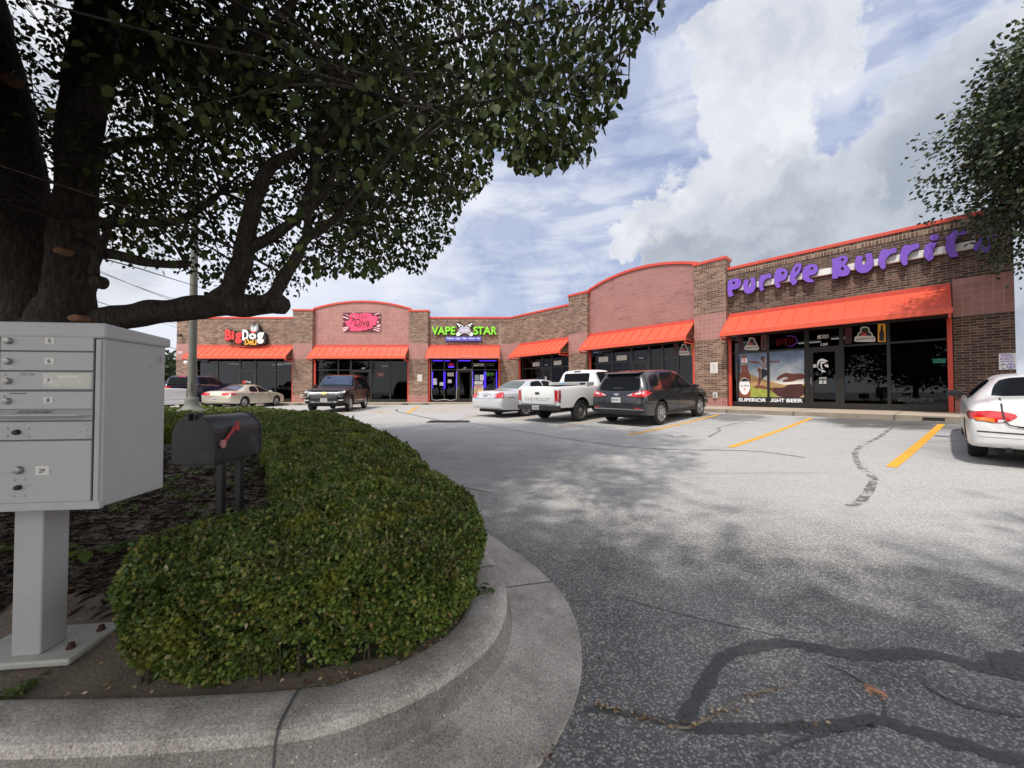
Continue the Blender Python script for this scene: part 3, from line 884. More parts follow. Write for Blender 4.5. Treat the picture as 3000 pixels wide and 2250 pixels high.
# little awning round the corner on the end wall
mb = MB()
mb.add([(-25.08, 1, 4.7), (-25.08, 8, 4.7), (-26.0, 8, 3.93), (-26.0, 1, 3.93), (-26.0, 1, 3.78), (-26.0, 8, 3.78), (-25.08, 1, 3.85), (-25.08, 8, 3.85)], [(0, 3, 2, 1), (3, 4, 5, 2), (0, 6, 4, 3), (1, 2, 5, 7), (4, 6, 7, 5)])
sa = part(mb, 'side_awning', M['red'], WL)
mb = MB(); mb.box(-25.95, -25.88, 1.1, 1.2, .5, 3.8); mb.build('downspout', M['white'], sa)
# control joints in the brick
mb = MB()
for w_, a in ((WL, -.88), (WR, .95), (WR, 20.45)):
    o = MB(); o.box(a - .008, a + .008, -.003, .01, 4.97, ZT - .38); part(o, 'control_joint', M['offwhite'] if w_ is WL else M['bronze'], w_)

# grey-blue metal roof of the building behind
t = empty('warehouse', (0, 0, 0), 'long building with a grey-blue metal roof behind the corner of the strip', 'building')
mb = MB(); mb.box(-13, 5.5, 44.2, 60, .3, 9.6); mb.build('wall', M['conc'], t)
mb = MB(); mb.add([(-13.3, 44, 8.9), (5.8, 44, 8.9), (5.8, 50, 11.15), (-13.3, 50, 11.15), (5.8, 56, 9.4), (-13.3, 56, 9.4), (-13.3, 44, 9.6 - .9), (5.8, 44, 8.7)], [(0, 1, 2, 3), (3, 2, 4, 5), (6, 7, 1, 0)]); mb.build('roof', M['metalroof'], t)

# ---------------------------------------------------------------- writing on the building
def sign(name, w, label, cat='sign', group=None):
    o = empty(name, (0, 0, 0), label, cat, group); o.matrix_world = w.M; return o


def board(root, name, m, x0, x1, z0, z1, y0, y1, bevel=0.0):
    mb = MB(); mb.box(min(x0, x1), max(x0, x1), y0, y1, min(z0, z1), max(z0, z1)); return mb.build(name, m, root, bevel=bevel)


def poly(root, name, m, pts, d0, d1, holes=(), mb=None):
    """pts in wall (x, z); standing d0..d1 metres out from the wall plane"""
    b = mb or MB(); b.prism(pts, d0, d1, WALLM, holes=holes)
    return b if mb is not None else b.build(name, m, root)


# purple individual letters on a white raceway
PB = sign('purple_letter_sign', WR, 'big purple hand-drawn letters on a white rail above the near awning')
Z1 = (2120, 730, 320 / 2212); Z2 = (2420, 650, 320 / 2212); Z3 = (2660, 630, 340 / 2212)
GL = [
 (Z1, [(95,640),(150,610),(175,620),(190,595),(290,590),(345,625),(360,680),(345,740),(300,785),(240,810),(170,820),(170,860),(205,935),(160,955),(110,975),(85,910),(78,800),(85,700)], [circ(210,683,30)]),
 (Z1, [(440,605),(515,625),(510,650),(490,710),(500,755),(530,762),(555,725),(555,650),(535,580),(620,565),(640,610),(650,720),(635,810),(590,875),(520,903),(460,898),(410,850),(393,770),(398,680),(425,630)], []),
 (Z1, [(770,515),(850,520),(870,505),(960,485),(970,585),(880,590),(830,630),(800,690),(795,750),(818,820),(765,855),(725,800),(708,710),(715,620),(740,555)], []),
 (Z1, [(1190,375),(1220,395),(1270,410),(1300,460),(1295,540),(1250,610),(1190,645),(1120,660),(1130,710),(1165,755),(1080,795),(1035,710),(1020,600),(1030,500),(1065,420),(1120,385)], [circ(1200,485,32)]),
 (Z1, [(1480,290),(1560,280),(1580,320),(1570,400),(1530,480),(1480,540),(1450,570),(1455,610),(1500,655),(1410,740),(1350,670),(1328,600),(1340,520),(1370,440),(1420,350)], [[(1500,345),(1512,360),(1500,400),(1470,450),(1450,465),(1445,440),(1465,385)]]),
 (Z1, [(1780,300),(1850,298),(1900,340),(1915,400),(1890,470),(1820,520),(1720,540),(1740,590),(1790,615),(1825,620),(1825,665),(1740,675),(1660,655),(1610,600),(1585,520),(1600,430),(1650,350),(1720,310)], [circ(1790,392,30)]),
 (Z2, [(115,745),(195,730),(230,735),(270,695),(370,680),(430,700),(450,745),(435,800),(390,850),(380,870),(440,890),(480,940),(485,1000),(460,1060),(400,1095),(320,1105),(245,1100),(240,1140),(115,1158),(135,1040),(125,900)], [circ(333,768,32),circ(333,947,34)]),
 (Z2, [(625,690),(750,690),(735,750),(718,820),(735,860),(780,868),(815,830),(822,760),(790,640),(915,628),(945,720),(962,820),(945,910),(890,985),(800,1035),(700,1035),(630,1000),(585,930),(580,830),(600,740)], []),
 (Z2, [(1135,555),(1240,550),(1275,570),(1300,545),(1420,515),(1440,615),(1340,640),(1260,690),(1210,760),(1195,840),(1218,920),(1140,968),(1085,900),(1058,810),(1065,710),(1095,620)], []),
 (Z2, [(1590,465),(1700,465),(1720,470),(1760,445),(1875,420),(1895,525),(1800,555),(1720,600),(1660,670),(1640,750),(1660,850),(1580,895),(1525,830),(1495,730),(1505,620),(1540,530)], []),
 (Z3, [(380,535),(460,515),(480,530),(560,518),(510,600),(480,680),(475,740),(495,815),(400,887),(335,820),(305,740),(305,660),(330,590)], []),
 (Z3, circ(508,425,95,62,18,-.25), []),
 (Z3, [(710,420),(800,390),(850,310),(900,290),(1000,290),(1150,320),(1080,360),(980,380),(930,430),(895,520),(890,620),(915,690),(980,780),(820,815),(745,720),(710,600),(735,480)], []),
 (Z3, [(1240,640),(1300,690),(1380,722),(1470,710),(1560,660),(1640,560),(1690,440),(1690,350),(1600,360),(1480,390),(1360,450),(1280,540)], [circ(1470,545,70,55)]),
]
for (zo, out, holes) in GL:
    f = WR.zoom(*zo, d=.27)
    o2 = [f(*p) for p in smoothpoly(out)]; h2 = [[f(*p) for p in h] for h in holes]
    cx = sum(p[0] for p in o2) / len(o2); cz = sum(p[1] for p in o2) / len(o2)
    L = poly(PB, 'letter', M['purple'], o2, .255, .27, h2)
    big = [(cx + (p[0] - cx) * 1.025, cz + (p[1] - cz) * 1.025) for p in o2]
    poly(L, 'letter_return', M['purpledk'], big, .13, .254, [[(sum(q[0] for q in h) / len(h) + (p[0] - sum(q[0] for q in h) / len(h)) * .9, sum(q[1] for q in h) / len(h) + (p[1] - sum(q[1] for q in h) / len(h)) * .9) for p in h] for h in h2])
f1_ = WR.zoom(*Z1, d=.15); f3_ = WR.zoom(*Z3, d=.15)
xa, za = f1_(300, 780); xb, zb_ = f3_(1400, 520)
mb = MB(); zc = (za + zb_) / 2; mb.box(xa, xb, -.12, -.001, zc - .12, zc + .12); mb.build('raceway', M['raceway'], PB, bevel=.006)

# cut-out deli sign with a dog's head
DG = sign('deli_sign', WL, 'black cut-out sign with red, white and yellow letters and a dog head')
fz = WL.zoom(640, 930, 160 / 2212, d=.44)
poly(DG, 'sign_body', M['black'], [fz(*p) for p in [(240,480),(330,460),(430,480),(500,540),(560,510),(640,570),(700,610),(860,580),(940,590),(955,490),(1040,470),(1110,480),(1200,560),(1250,600),(1240,480),(1270,330),(1330,250),(1450,225),(1560,260),(1630,400),(1650,560),(1750,570),(1850,640),(1900,800),(1890,980),(1850,1075),(1600,1100),(1540,1130),(1040,1130),(980,1060),(860,1080),(700,1060),(640,940),(500,930),(270,960),(235,700)]], .06, .40)
def word(root, name, m, t, fz, x0, x1, y0, y1, y, depth=.02, bold=.02, shear=0.0):
    a = fz(x0, y1); b = fz(x1, y0)
    mb = MB(); text_fit(mb, t, a[0], b[0], a[1], b[1], -y, depth, bold, shear); return mb.build(name, m, root)
for t_, x0, x1, y0, y1, m in (('B', 262, 520, 490, 925, 'redface'), ('i', 525, 638, 545, 888, 'redface'), ('g', 665, 945, 610, 1055, 'redface'), ('D', 960, 1212, 490, 925, 'white'), ('o', 1228, 1525, 640, 885, 'white'), ('g', 1548, 1832, 605, 1062, 'white'), ('DeLi', 1060, 1535, 870, 1110, 'yellow')):
    word(DG, 'letter', M[m], t_, fz, x0, x1, y0, y1, .44, .035, .045 if len(t_) == 1 else .03)
hd = poly(DG, 'dog_head', M['grey'], [fz(*p) for p in smoothpoly([(1275,480),(1290,330),(1320,250),(1370,300),(1440,320),(1510,290),(1570,240),(1600,350),(1610,480),(1540,590),(1420,620),(1320,580)])], .402, .425)
poly(hd, 'muzzle', M['white'], [fz(*p) for p in smoothpoly([(1310,420),(1350,370),(1400,400),(1450,400),(1500,365),(1540,430),(1500,500),(1480,560),(1360,560),(1340,500)])], .427, .433)
poly(hd, 'nose', M['black'], [fz(*p) for p in circ(1415, 425, 28, 22)], .435, .440)
poly(hd, 'mouth', M['black'], [fz(*p) for p in circ(1415, 500, 40, 20)], .435, .440)
poly(hd, 'eye', M['black'], [fz(*p) for p in circ(1365, 355, 16, 16)], .427, .432); poly(hd, 'eye', M['black'], [fz(*p) for p in circ(1480, 350, 16, 16)], .427, .432)
poly(hd, 'collar', M['redface'], [fz(*p) for p in smoothpoly([(1230,480),(1330,560),(1420,580),(1510,560),(1530,590),(1420,640),(1310,590)])], .435, .445)

# pink printed banner on the arched gable
TX = sign('pink_banner_sign', WL, 'hot pink comic burst banner with dark red script lettering on the far tile gable')
fz = WL.zoom(980, 880, 160 / 2212, d=.05)
a = fz(340, 1250); b = fz(1855, 500)
board(TX, 'banner', M['dkred'], a[0], b[0], a[1], b[1], -.05, -.032)
rays_ = [((340,520),(600,620),(560,640)),((340,640),(580,720),(560,760),(340,680)),((340,830),(420,850),(400,870),(340,850)),((340,1110),(560,1040),(590,1080),(340,1160)),((340,1190),(600,1090),(560,1130),(420,1250),(340,1240)),((1855,520),(1640,590),(1570,590),(1790,505)),((1855,660),(1780,690),(1790,730),(1855,690)),((1855,960),(1700,1010),(1730,1080),(1855,1060)),((1855,1130),(1600,1090),(1600,1110),(1855,1180)),((1855,1230),(1570,1150),(1570,1180),(1740,1250),(1840,1250)),((700,500),(740,560),(800,590),(830,500)),((1700,870),(1760,830),(1800,890),(1760,930))]
for i, q in enumerate(rays_): poly(TX, 'burst_ray', M['ltpink'], [fz(*p) for p in q], .0505, .053 + .0003 * i)
poly(TX, 'cloud_outline', M['black'], [fz(*p) for p in smoothpoly([(560,640),(600,520),(720,520),(860,500),(1010,545),(1150,500),(1400,495),(1530,560),(1560,640),(1650,590),(1760,660),(1770,770),(1690,880),(1740,960),(1700,1020),(1580,1030),(1560,1130),(1450,1180),(1360,1170),(1330,1220),(1240,1235),(1150,1200),(1160,1248),(600,1248),(620,1130),(590,1080),(470,1030),(490,980),(395,900),(400,840),(470,800),(550,810),(600,720)])], .0535, .064)
poly(TX, 'cloud', M['pink'], [fz(*p) for p in smoothpoly([(590,650),(630,545),(730,545),(860,520),(1010,565),(1150,520),(1390,515),(1500,560),(1540,660),(1650,610),(1740,670),(1750,770),(1660,880),(1710,960),(1680,1000),(1550,1010),(1540,1110),(1450,1155),(1350,1150),(1310,1200),(1240,1215),(1150,1180),(1120,1246),(620,1246),(640,1140),(610,1070),(500,1020),(510,980),(420,890),(430,850),(480,825),(570,835),(640,720)])], .0645, .068)
word(TX, 'lettering', M['dkred'], 'TAX', fz, 955, 1350, 590, 742, .071, .002, .01)
word(TX, 'lettering', M['dkred'], 'Diva', fz, 800, 1425, 745, 1040, .071, .002, .02, .25)
word(TX, 'lettering', M['dkred'], 'SERVICES', fz, 890, 1450, 1030, 1115, .071, .002, .012)
mb = MB()
for i, q in enumerate(([(720,600),(760,570),(810,600),(815,670),(770,690),(720,690)], [(620,720),(700,680),(720,700),(660,730),(760,770),(740,790)], [(740,700),(800,690),(830,760),(800,840),(740,840),(730,780)], [(740,830),(760,850),(660,960),(620,950)], [(690,820),(640,780),(660,770),(710,810)])):
    poly(None, '', None, [fz(*p) for p in q], .0685, .0700 + .0006 * i, mb=mb)
mb.build('figure_print', M['dkred'], TX)
poly(TX, 'figure_face', M['ltpink'], [fz(*p) for p in circ(770, 640, 24, 34)], .0685, .0735)

# green letters with two crossed white vaporisers
VP = sign('green_letter_sign', WL, 'lime green block letters with crossed white devices above a blue light box')
fz = WL.zoom(1220, 920, 280 / 1659, d=.2)
for t_, x0, x1 in (('V', 260, 385), ('A', 365, 497), ('P', 500, 592), ('E', 597, 675), ('S', 985, 1075), ('T', 1060, 1165), ('A', 1155, 1295), ('R', 1300, 1397)):
    L = word(VP, 'letter', M['green'], t_, fz, x0, x1, 217, 358, .20, .012, .03)
    word(L, 'letter_return', M['greendk'], t_, fz, x0 - 3, x1 + 3, 215, 361, .187, .15, .04)
def capsule(p0, p1, r, n_=7):
    p0, p1 = Vector(p0), Vector(p1); d = (p1 - p0).normalized(); e = Vector((-d.y, d.x)); out = []
    for i in range(n_): w_ = -math.pi / 2 + math.pi * i / (n_ - 1); out.append(p1 + d * r * math.cos(w_) + e * r * math.sin(w_))
    for i in range(n_): w_ = math.pi / 2 + math.pi * i / (n_ - 1); out.append(p0 + d * r * math.cos(w_) + e * r * math.sin(w_))
    return [(p.x, p.y) for p in out]
for i, (p0, p1) in enumerate((((720, 175), (950, 350)), ((945, 175), (720, 350)))):
    pe = poly(VP, 'crossed_device', M['black'], [fz(*p) for p in capsule(p0, p1, 40)], .05 + .03 * i, .10 + .03 * i)
    d = Vector((p1[0] - p0[0], p1[1] - p0[1])); q = lambda t_: (p0[0] + d.x * t_, p0[1] + d.y * t_)
    for a_, b_, r_, m in ((-.05, .05, 12, 'white'), (.12, .18, 24, 'white'), (.26, .31, 28, 'white'), (.4, 1.0, 32, 'white')):
        poly(pe, 'device_body', M[m], [fz(*p) for p in capsule(q(a_), q(b_), r_)], .101 + .03 * i, .115 + .03 * i)
    poly(pe, 'device_stripe', M['green'], [fz(*p) for p in capsule(q(.72), q(.95), 8)], .1155 + .03 * i, .118 + .03 * i)
st_ = []
for k in range(20):
    r_ = 1.0 if k % 2 == 0 else .82; w_ = 2 * math.pi * k / 20; st_.append((835 + 115 * r_ * math.cos(w_), 280 + 62 * r_ * math.sin(w_)))
bd = poly(VP, 'badge', M['lavender'], [fz(*p) for p in st_], .165, .19)
mb = MB(); fz2 = lambda x, y: fz(x, y); a = fz(775, 295); b = fz(900, 268); text_fit(mb, 'VAPE STAR', a[0], b[0], a[1], b[1], -.1915, 0, .01); mb.build('badge_lettering', M['white'], bd)
a = fz(505, 468); b = fz(1122, 396); bb = board(VP, 'light_box', M['blue'], a[0], b[0], a[1], b[1], -.2, -.002, .01)
word(bb, 'lettering', M['white'], 'Tobacco \u00b7 Cigars \u00b7 Pipes \u00b7 Kratom \u00b7 Plus', fz, 522, 1105, 402, 448, .205, .003, .012)

# small plates on the piers
def plate(px0, py0, px1, py1, w, name, label, m, d=.262, lines=6, group=None, cat='sign', inkm='grey', edge=.86):
    o = sign(name, w, label, cat, group); f = lambda x, y: w.pt(x, y, d)
    a = f(px0, py1); b = f(px1, py0)
    board(o, 'plate', M[m], a[0], b[0], a[1], b[1], -d, -d + .02)
    if lines:
        mb = MB(); h = (b[1] - a[1]) / (lines + 1)
        for k in range(lines):
            ww = (b[0] - a[0]) * random.uniform(.45, .75) / 2; xm = (a[0] + b[0]) / 2; z = a[1] + h * (k + .9)
            for j in range(4):
                x = xm - ww + ww * 2 * j / 4; mb.box(x, x + ww * .38, -d - .002, -d - .0005, z - h * .17, z + h * .17)
        mb.build('small_print', M[inkm], o)
    return o, f
plate(1223, 1097, 1236.5, 1117, WL, 'tow_away_notice', 'white printed notice on the brick pier between pink banner and green letters', 'offwhite')
plate(2081, 1061, 2102.5, 1093.5, WR, 'tow_away_notice', 'white printed notice on the brick pier beside the dark grey crossover', 'offwhite')
o, f = plate(2927, 1034, 2977, 1083, WR, 'parking_sign', 'white sign with purple writing and a circled 2 on the end pier', 'white', .02, 0)
a = f(2934, 1046); b = f(2968, 1036.5); mb = MB(); text_fit(mb, 'PURPLE', a[0], b[0], a[1], b[1], -.023, .002, .01); a = f(2931, 1055); b = f(2972, 1046.5); text_fit(mb, 'BURRITO', a[0], b[0], a[1], b[1], -.023, .002, .01); mb.build('lettering', M['purple'], o)
a = f(2932, 1060.5); b = f(2972, 1057); board(o, 'underline', M['purple'], a[0], b[0], a[1], b[1], -.023, -.0205)
mb = MB(); ci = [f(*p) for p in circ(2961, 1072, 13, 8.5, 24)]; ci2 = [f(*p) for p in circ(2961, 1072, 10.5, 6.6, 24)]; poly(None, '', None, ci, .0205, .023, [ci2], mb=mb); a = f(2955, 1077); b = f(2967, 1067); text_fit(mb, '2', a[0], b[0], a[1], b[1], -.0232, .002, .02); mb.build('circled_number', M['purple'], o)
mb = MB(); [poly(None, '', None, [f(*p) for p in q], .0205, .0228 + .0003 * i, mb=mb) for i, q in enumerate(([(2932,1068),(2938,1064),(2946,1066),(2944,1069),(2937,1070),(2935,1076)], [(2937,1076),(2945,1080),(2942,1082),(2935,1079)]))]; mb.build('emblem', M['grey'], o)
# meters / sockets low on the piers
for i, (w, px, py, lab) in enumerate(((WL, 885, 1161, 'small white utility box low on the pier behind the black SUV'), (WR, 2097, 1158, 'small grey utility box low on the pier by the crossover nose'))):
    o = sign('utility_box', w, lab, 'utility box'); x, z = w.pt(px, py, .25)
    board(o, 'box_body', M['offwhite'], x - .09, x + .09, z - .12, z + .12, -.36, -.262, .008); board(o, 'box_cover', M['grey'], x - .06, x + .06, z - .08, z + .07, -.372, -.3605)
o = sign('pipe_outlet', WR, 'white pipe stub low on the pier near the crossover headlight', 'pipe'); x, z = WR.pt(2071, 1160, .25)
mb = MB(); mb.tube([(x, -.255, z + .1), (x, -.40, z + .08), (x, -.42, z - .12)], .05, 10); mb.build('pipe_elbow', M['white'], o)
# camera dome under the far awning
o = sign('security_camera', WL, 'white dome security camera under the left end of the far awning', 'camera'); x, z = WL.pt(546, 1063, .3)
mb = MB(); mb.lathe([(.02, .2), (.1, .14), (.17, .05), (.17, 0), (.1, -.1), (.02, -.16)], 14, Matrix.Translation((x, -.3, z))); mb.build('dome', M['white'], o, smooth=True); board(o, 'mount_arm', M['white'], x - .03, x + .03, z + .12, z + .2, -.3, -.001)
# wall lamp flood light and street number on the far-left pier
o = sign('flood_light', WL, 'small dark flood light on the brick above the far left pier', 'lamp'); x, z = WL.pt(530, 983, 0.1)
board(o, 'lamp_head', M['bronze'], x - .12, x + .12, z - .1, z + .1, -.3, -.12, .02); board(o, 'lamp_arm', M['bronze'], x - .03, x + .03, z - .03, z + .03, -.12, -.001)
def lettering(w, name, label, t, px0, px1, py0, py1, m, d, bold=.015, cat='lettering', shear=0):
    a = w.pt(px0, py1, d); b = w.pt(px1, py0, d)
    mb = MB(); text_fit(mb, t, a[0], b[0], a[1], b[1], -d, .004, bold, shear); o = mb.build(name, M[m]); o.matrix_world = w.M
    return tag(o, label, cat)
lettering(WL, 'street_number', 'white street number on the pink tile of the far left pier', '2652', 520.5, 533.5, 1029, 1035, 'white', .02)

M['dimgrey'] = mat('dim_grey_vinyl', (.07, .07, .072), .6)
# --- things in and on the shop windows (glass stands 0.12 m inside the wall face)
GD = -.10
lettering(WR, 'occupancy_lettering', 'grey painted words low on the near dark window', 'OCCUPANCY 50', 2631, 2734, 1166, 1176, 'dimgrey', GD, .02)
lettering(WR, 'unit_number', 'italic white unit number over the door under the near awning', '120', 2403, 2425, 1004.5, 1013, 'white', GD, .02, shear=.3)
lettering(WL, 'unit_number', 'white unit number over the door beneath the pink banner', '104', 1058, 1070, 1077, 1081, 'white', GD, .02, shear=.3)
lettering(WL, 'unit_number', 'white unit number over the door beneath the green letters', '107', 1357, 1367, 1076, 1080, 'white', GD, .02, shear=.3)
lettering(WR, 'unit_number', 'white unit number over the door in the corner shop', '112', 1596, 1604, 1067, 1071, 'white', GD, .02, shear=.3)
lettering(WR, 'unit_number', 'white unit number over the door below the near arched gable', '116', 1871, 1884, 1046, 1052, 'white', GD, .02, shear=.3)
o, f = plate(2395, 980, 2427, 993, WR, 'number_plate', 'white strip with black street number 459 above the near door', 'offwhite', GD, 0)
a = f(2402, 992); b = f(2426, 981.5); mb = MB(); text_fit(mb, '459', a[0], b[0], a[1], b[1], -GD - .002, 0, .02); mb.build('digits', M['black'], o)


def tubes(root, name, m, strokes, w, f, r, d):
    mb = MB()
    for s_ in strokes: mb.tube([(lambda q: (q[0], -d, q[1]))(f(*p)) for p in s_], r, 5)
    return mb.build(name, m, root)


O_ = lambda x, y, rx, ry: circ(x, y, rx, ry, 14) + [circ(x, y, rx, ry, 14)[0]]
# neon OPEN sign, near shop (zoom 2130,980 k=370/2212)
NO = sign('neon_open_sign', WR, 'red and violet neon open sign in the window under the near awning', 'neon sign')
f = WR.zoom(2130, 980, 370 / 2212, d=-.16)
tubes(NO, 'neon_letters', M['neonred'], [O_(890, 140, 25, 48), [(945, 185), (945, 80), (985, 80), (1000, 105), (985, 135), (945, 137)], [(1070, 70), (1020, 75), (1020, 178), (1075, 170)], [(1020, 122), (1060, 118)], [(1100, 168), (1100, 65), (1150, 155), (1155, 55)]], WR, f, .016, -.16)
tubes(NO, 'neon_swoosh', M['neonpink'], [[(1050, 25), (1130, 25), (1190, 50), (1230, 95), (1215, 150), (1150, 195), (1060, 210)]], WR, f, .022, -.16)
# neon OPEN, deli (zoom1)
o = sign('neon_open_sign', WL, 'small red neon open sign in the deli window behind the blue pickup', 'neon sign')
f = WL.zoom(400, 820, 600 / 2212, d=-.16)
tubes(o, 'neon_letters', M['neonred'], [O_(764, 1028, 8, 14), [(780, 1042), (780, 1016), (792, 1016), (794, 1026), (780, 1029)], [(810, 1015), (800, 1016), (800, 1040), (811, 1039)], [(800, 1028), (808, 1028)], [(816, 1040), (816, 1014), (828, 1040), (828, 1012)]], WL, f, .03, -.16)

# beer poster filling the first near window
PO = sign('beer_poster', WR, 'large beer poster of a leaping man and reaching hands in the near window', 'poster')
f = WR.zoom(2130, 980, 370 / 2212, d=GD)
m, nn, ll, out = newmat('poster_sky'); b_ = nn.new('ShaderNodeBsdfPrincipled'); b_.inputs['Roughness'].default_value = .35; ll.new(b_.outputs[0], out.inputs[0])
tcx = nn.new('ShaderNodeTexCoord'); spx = nn.new('ShaderNodeSeparateXYZ'); ll.new(tcx.outputs['Object'], spx.inputs[0])
nz_ = nn.new('ShaderNodeTexNoise'); nz_.inputs['Scale'].default_value = 2.2; nz_.inputs['Detail'].default_value = 6; ll.new(tcx.outputs['Object'], nz_.inputs[0])
mad = nn.new('ShaderNodeMath'); mad.operation = 'MULTIPLY_ADD'; mad.inputs[1].default_value = .7; ll.new(nz_.outputs[0], mad.inputs[0])
mr_ = nn.new('ShaderNodeMapRange'); mr_.inputs[1].default_value = 1.3; mr_.inputs[2].default_value = 3.1; mr_.inputs[3].default_value = -.35; mr_.inputs[4].default_value = .65; ll.new(spx.outputs[2], mr_.inputs[0]); ll.new(mr_.outputs[0], mad.inputs[2])
rp_ = ramp(nn, [(0, (.62, .50, .30)), (.25, (.74, .70, .62)), (.5, (.50, .55, .60)), (.75, (.20, .27, .38)), (1, (.09, .13, .22))]); ll.new(mad.outputs[0], rp_.inputs[0]); ll.new(rp_.outputs[0], b_.inputs['Base Color'])
M['psky'] = m
M['phand'] = mat('poster_skin', (.17, .055, .035), .4, var=.25, vscale=3); M['pfield'] = mat('poster_field', (.42, .26, .11), .4, var=.3, vscale=3); M['pgrass'] = mat('poster_grass', (.30, .33, .06), .4, var=.35, vscale=8)
M['pbottle'] = mat('poster_bottle', (.22, .06, .03), .3, var=.3, vscale=3); M['pdark'] = mat('poster_dark', (.02, .012, .02), .4, var=.3); M['pshirt'] = mat('poster_shirt', (.28, .22, .24), .5); M['pnavy'] = mat('poster_navy', (.012, .014, .03), .4)
M['psleeve'] = mat('poster_sleeve', (.06, .02, .02), .4, var=.3, vscale=2)
A_ = f(165, 1205); B_ = f(1352, 262)
xl, xr_ = A_[0], f(1352, 700)[0]
poly(PO, 'poster_sheet', M['psky'], [f(165, 345), f(1352, 262), f(1350, 1210), f(170, 1200)], GD - .012, GD - .003)
def pp(m, pts, lv, sm=1): poly(PO, 'printed_shape', M[m], [f(*p) for p in (smoothpoly(pts, 1) if sm else pts)], GD - .0028, GD - .0020 + .0008 * lv)
pp('pfield', [(400, 690), (560, 760), (720, 810), (1000, 880), (1352, 860), (1352, 1090), (400, 1090)], 0, 0)
pp('pgrass', [(410, 890), (520, 930), (700, 960), (820, 1020), (900, 1100), (410, 1100)], 1, 0)
pp('pdark', [(170, 350), (215, 380), (235, 560), (225, 1100), (170, 1100)], 1, 0)
pp('psleeve', [(740, 960), (800, 930), (1000, 930), (1060, 880), (1352, 860), (1352, 1100), (920, 1100), (850, 1040)], 2)
pp('phand', [(465, 905), (520, 885), (620, 890), (650, 905), (720, 930), (800, 940), (830, 1000), (700, 960), (600, 945), (480, 935)], 3)
pp('phand', [(865, 790), (890, 740), (950, 700), (1030, 670), (1150, 690), (1290, 680), (1352, 690), (1352, 780), (1230, 790), (1150, 825), (960, 835), (1000, 790), (1070, 780), (1060, 750), (990, 745), (930, 780), (880, 805)], 2)
pp('pbottle', [(255, 370), (340, 365), (355, 500), (370, 620), (410, 720), (412, 1100), (215, 1100), (218, 740), (250, 640), (250, 500)], 4, 0)
pp('white', [(258, 420), (350, 410), (355, 520), (252, 530)], 5, 0); pp('pnavy', [(254, 500), (354, 495), (355, 515), (253, 520)], 6, 0); pp('redface', [(285, 420), (312, 418), (312, 485), (288, 488)], 6, 0)
pp('white', circ(308, 905, 95, 150, 26), 5, 0); pp('pnavy', [(235, 820), (270, 780), (310, 768), (350, 780), (385, 820)], 6, 0); pp('redface', [(298, 935), (316, 935), (316, 980), (298, 980)], 6, 0)
pp('pdark', circ(625, 420, 38, 40, 14), 3, 0); pp('phand', circ(635, 450, 28, 38, 12), 4, 0)
pp('pshirt', [(575, 490), (650, 480), (725, 470), (725, 540), (690, 590), (610, 590), (570, 520)], 3); pp('phand', [(375, 470), (420, 460), (575, 480), (580, 515), (450, 500), (380, 490)], 3); pp('phand', [(720, 460), (890, 460), (925, 445), (930, 460), (900, 490), (740, 485)], 3)
pp('pnavy', [(600, 580), (725, 640), (730, 700), (660, 740), (600, 800), (600, 700)], 4); pp('phand', [(525, 600), (580, 570), (600, 650), (590, 740), (600, 790), (575, 890), (525, 890), (550, 800), (560, 680), (535, 640)], 3)
poly(PO, 'poster_band', M['pnavy'], [f(168, 1095), f(1350, 1100), f(1350, 1208), f(170, 1200)], GD - .0028, GD + .0045)
fx = lambda x, y: f(x, y)
mb = MB(); a = f(205, 1178); b = f(690, 1118); text_fit(mb, 'SUPERIOR', a[0], b[0], a[1], b[1], -GD - .0065, 0, .035); a = f(735, 1183); b = f(1005, 1122); text_fit(mb, 'LIGHT', a[0], b[0], a[1], b[1], -GD - .0065, 0, .035); a = f(1040, 1188); b = f(1330, 1127); text_fit(mb, 'BEER', a[0], b[0], a[1], b[1], -GD - .0065, 0, .035); mb.build('lettering', M['white'], PO)
mb = MB(); a = f(222, 918); b = f(392, 880); text_fit(mb, 'ULTRA', a[0], b[0], a[1], b[1], -GD - .0055, 0, .01); mb.build('label_lettering', M['pnavy'], PO)

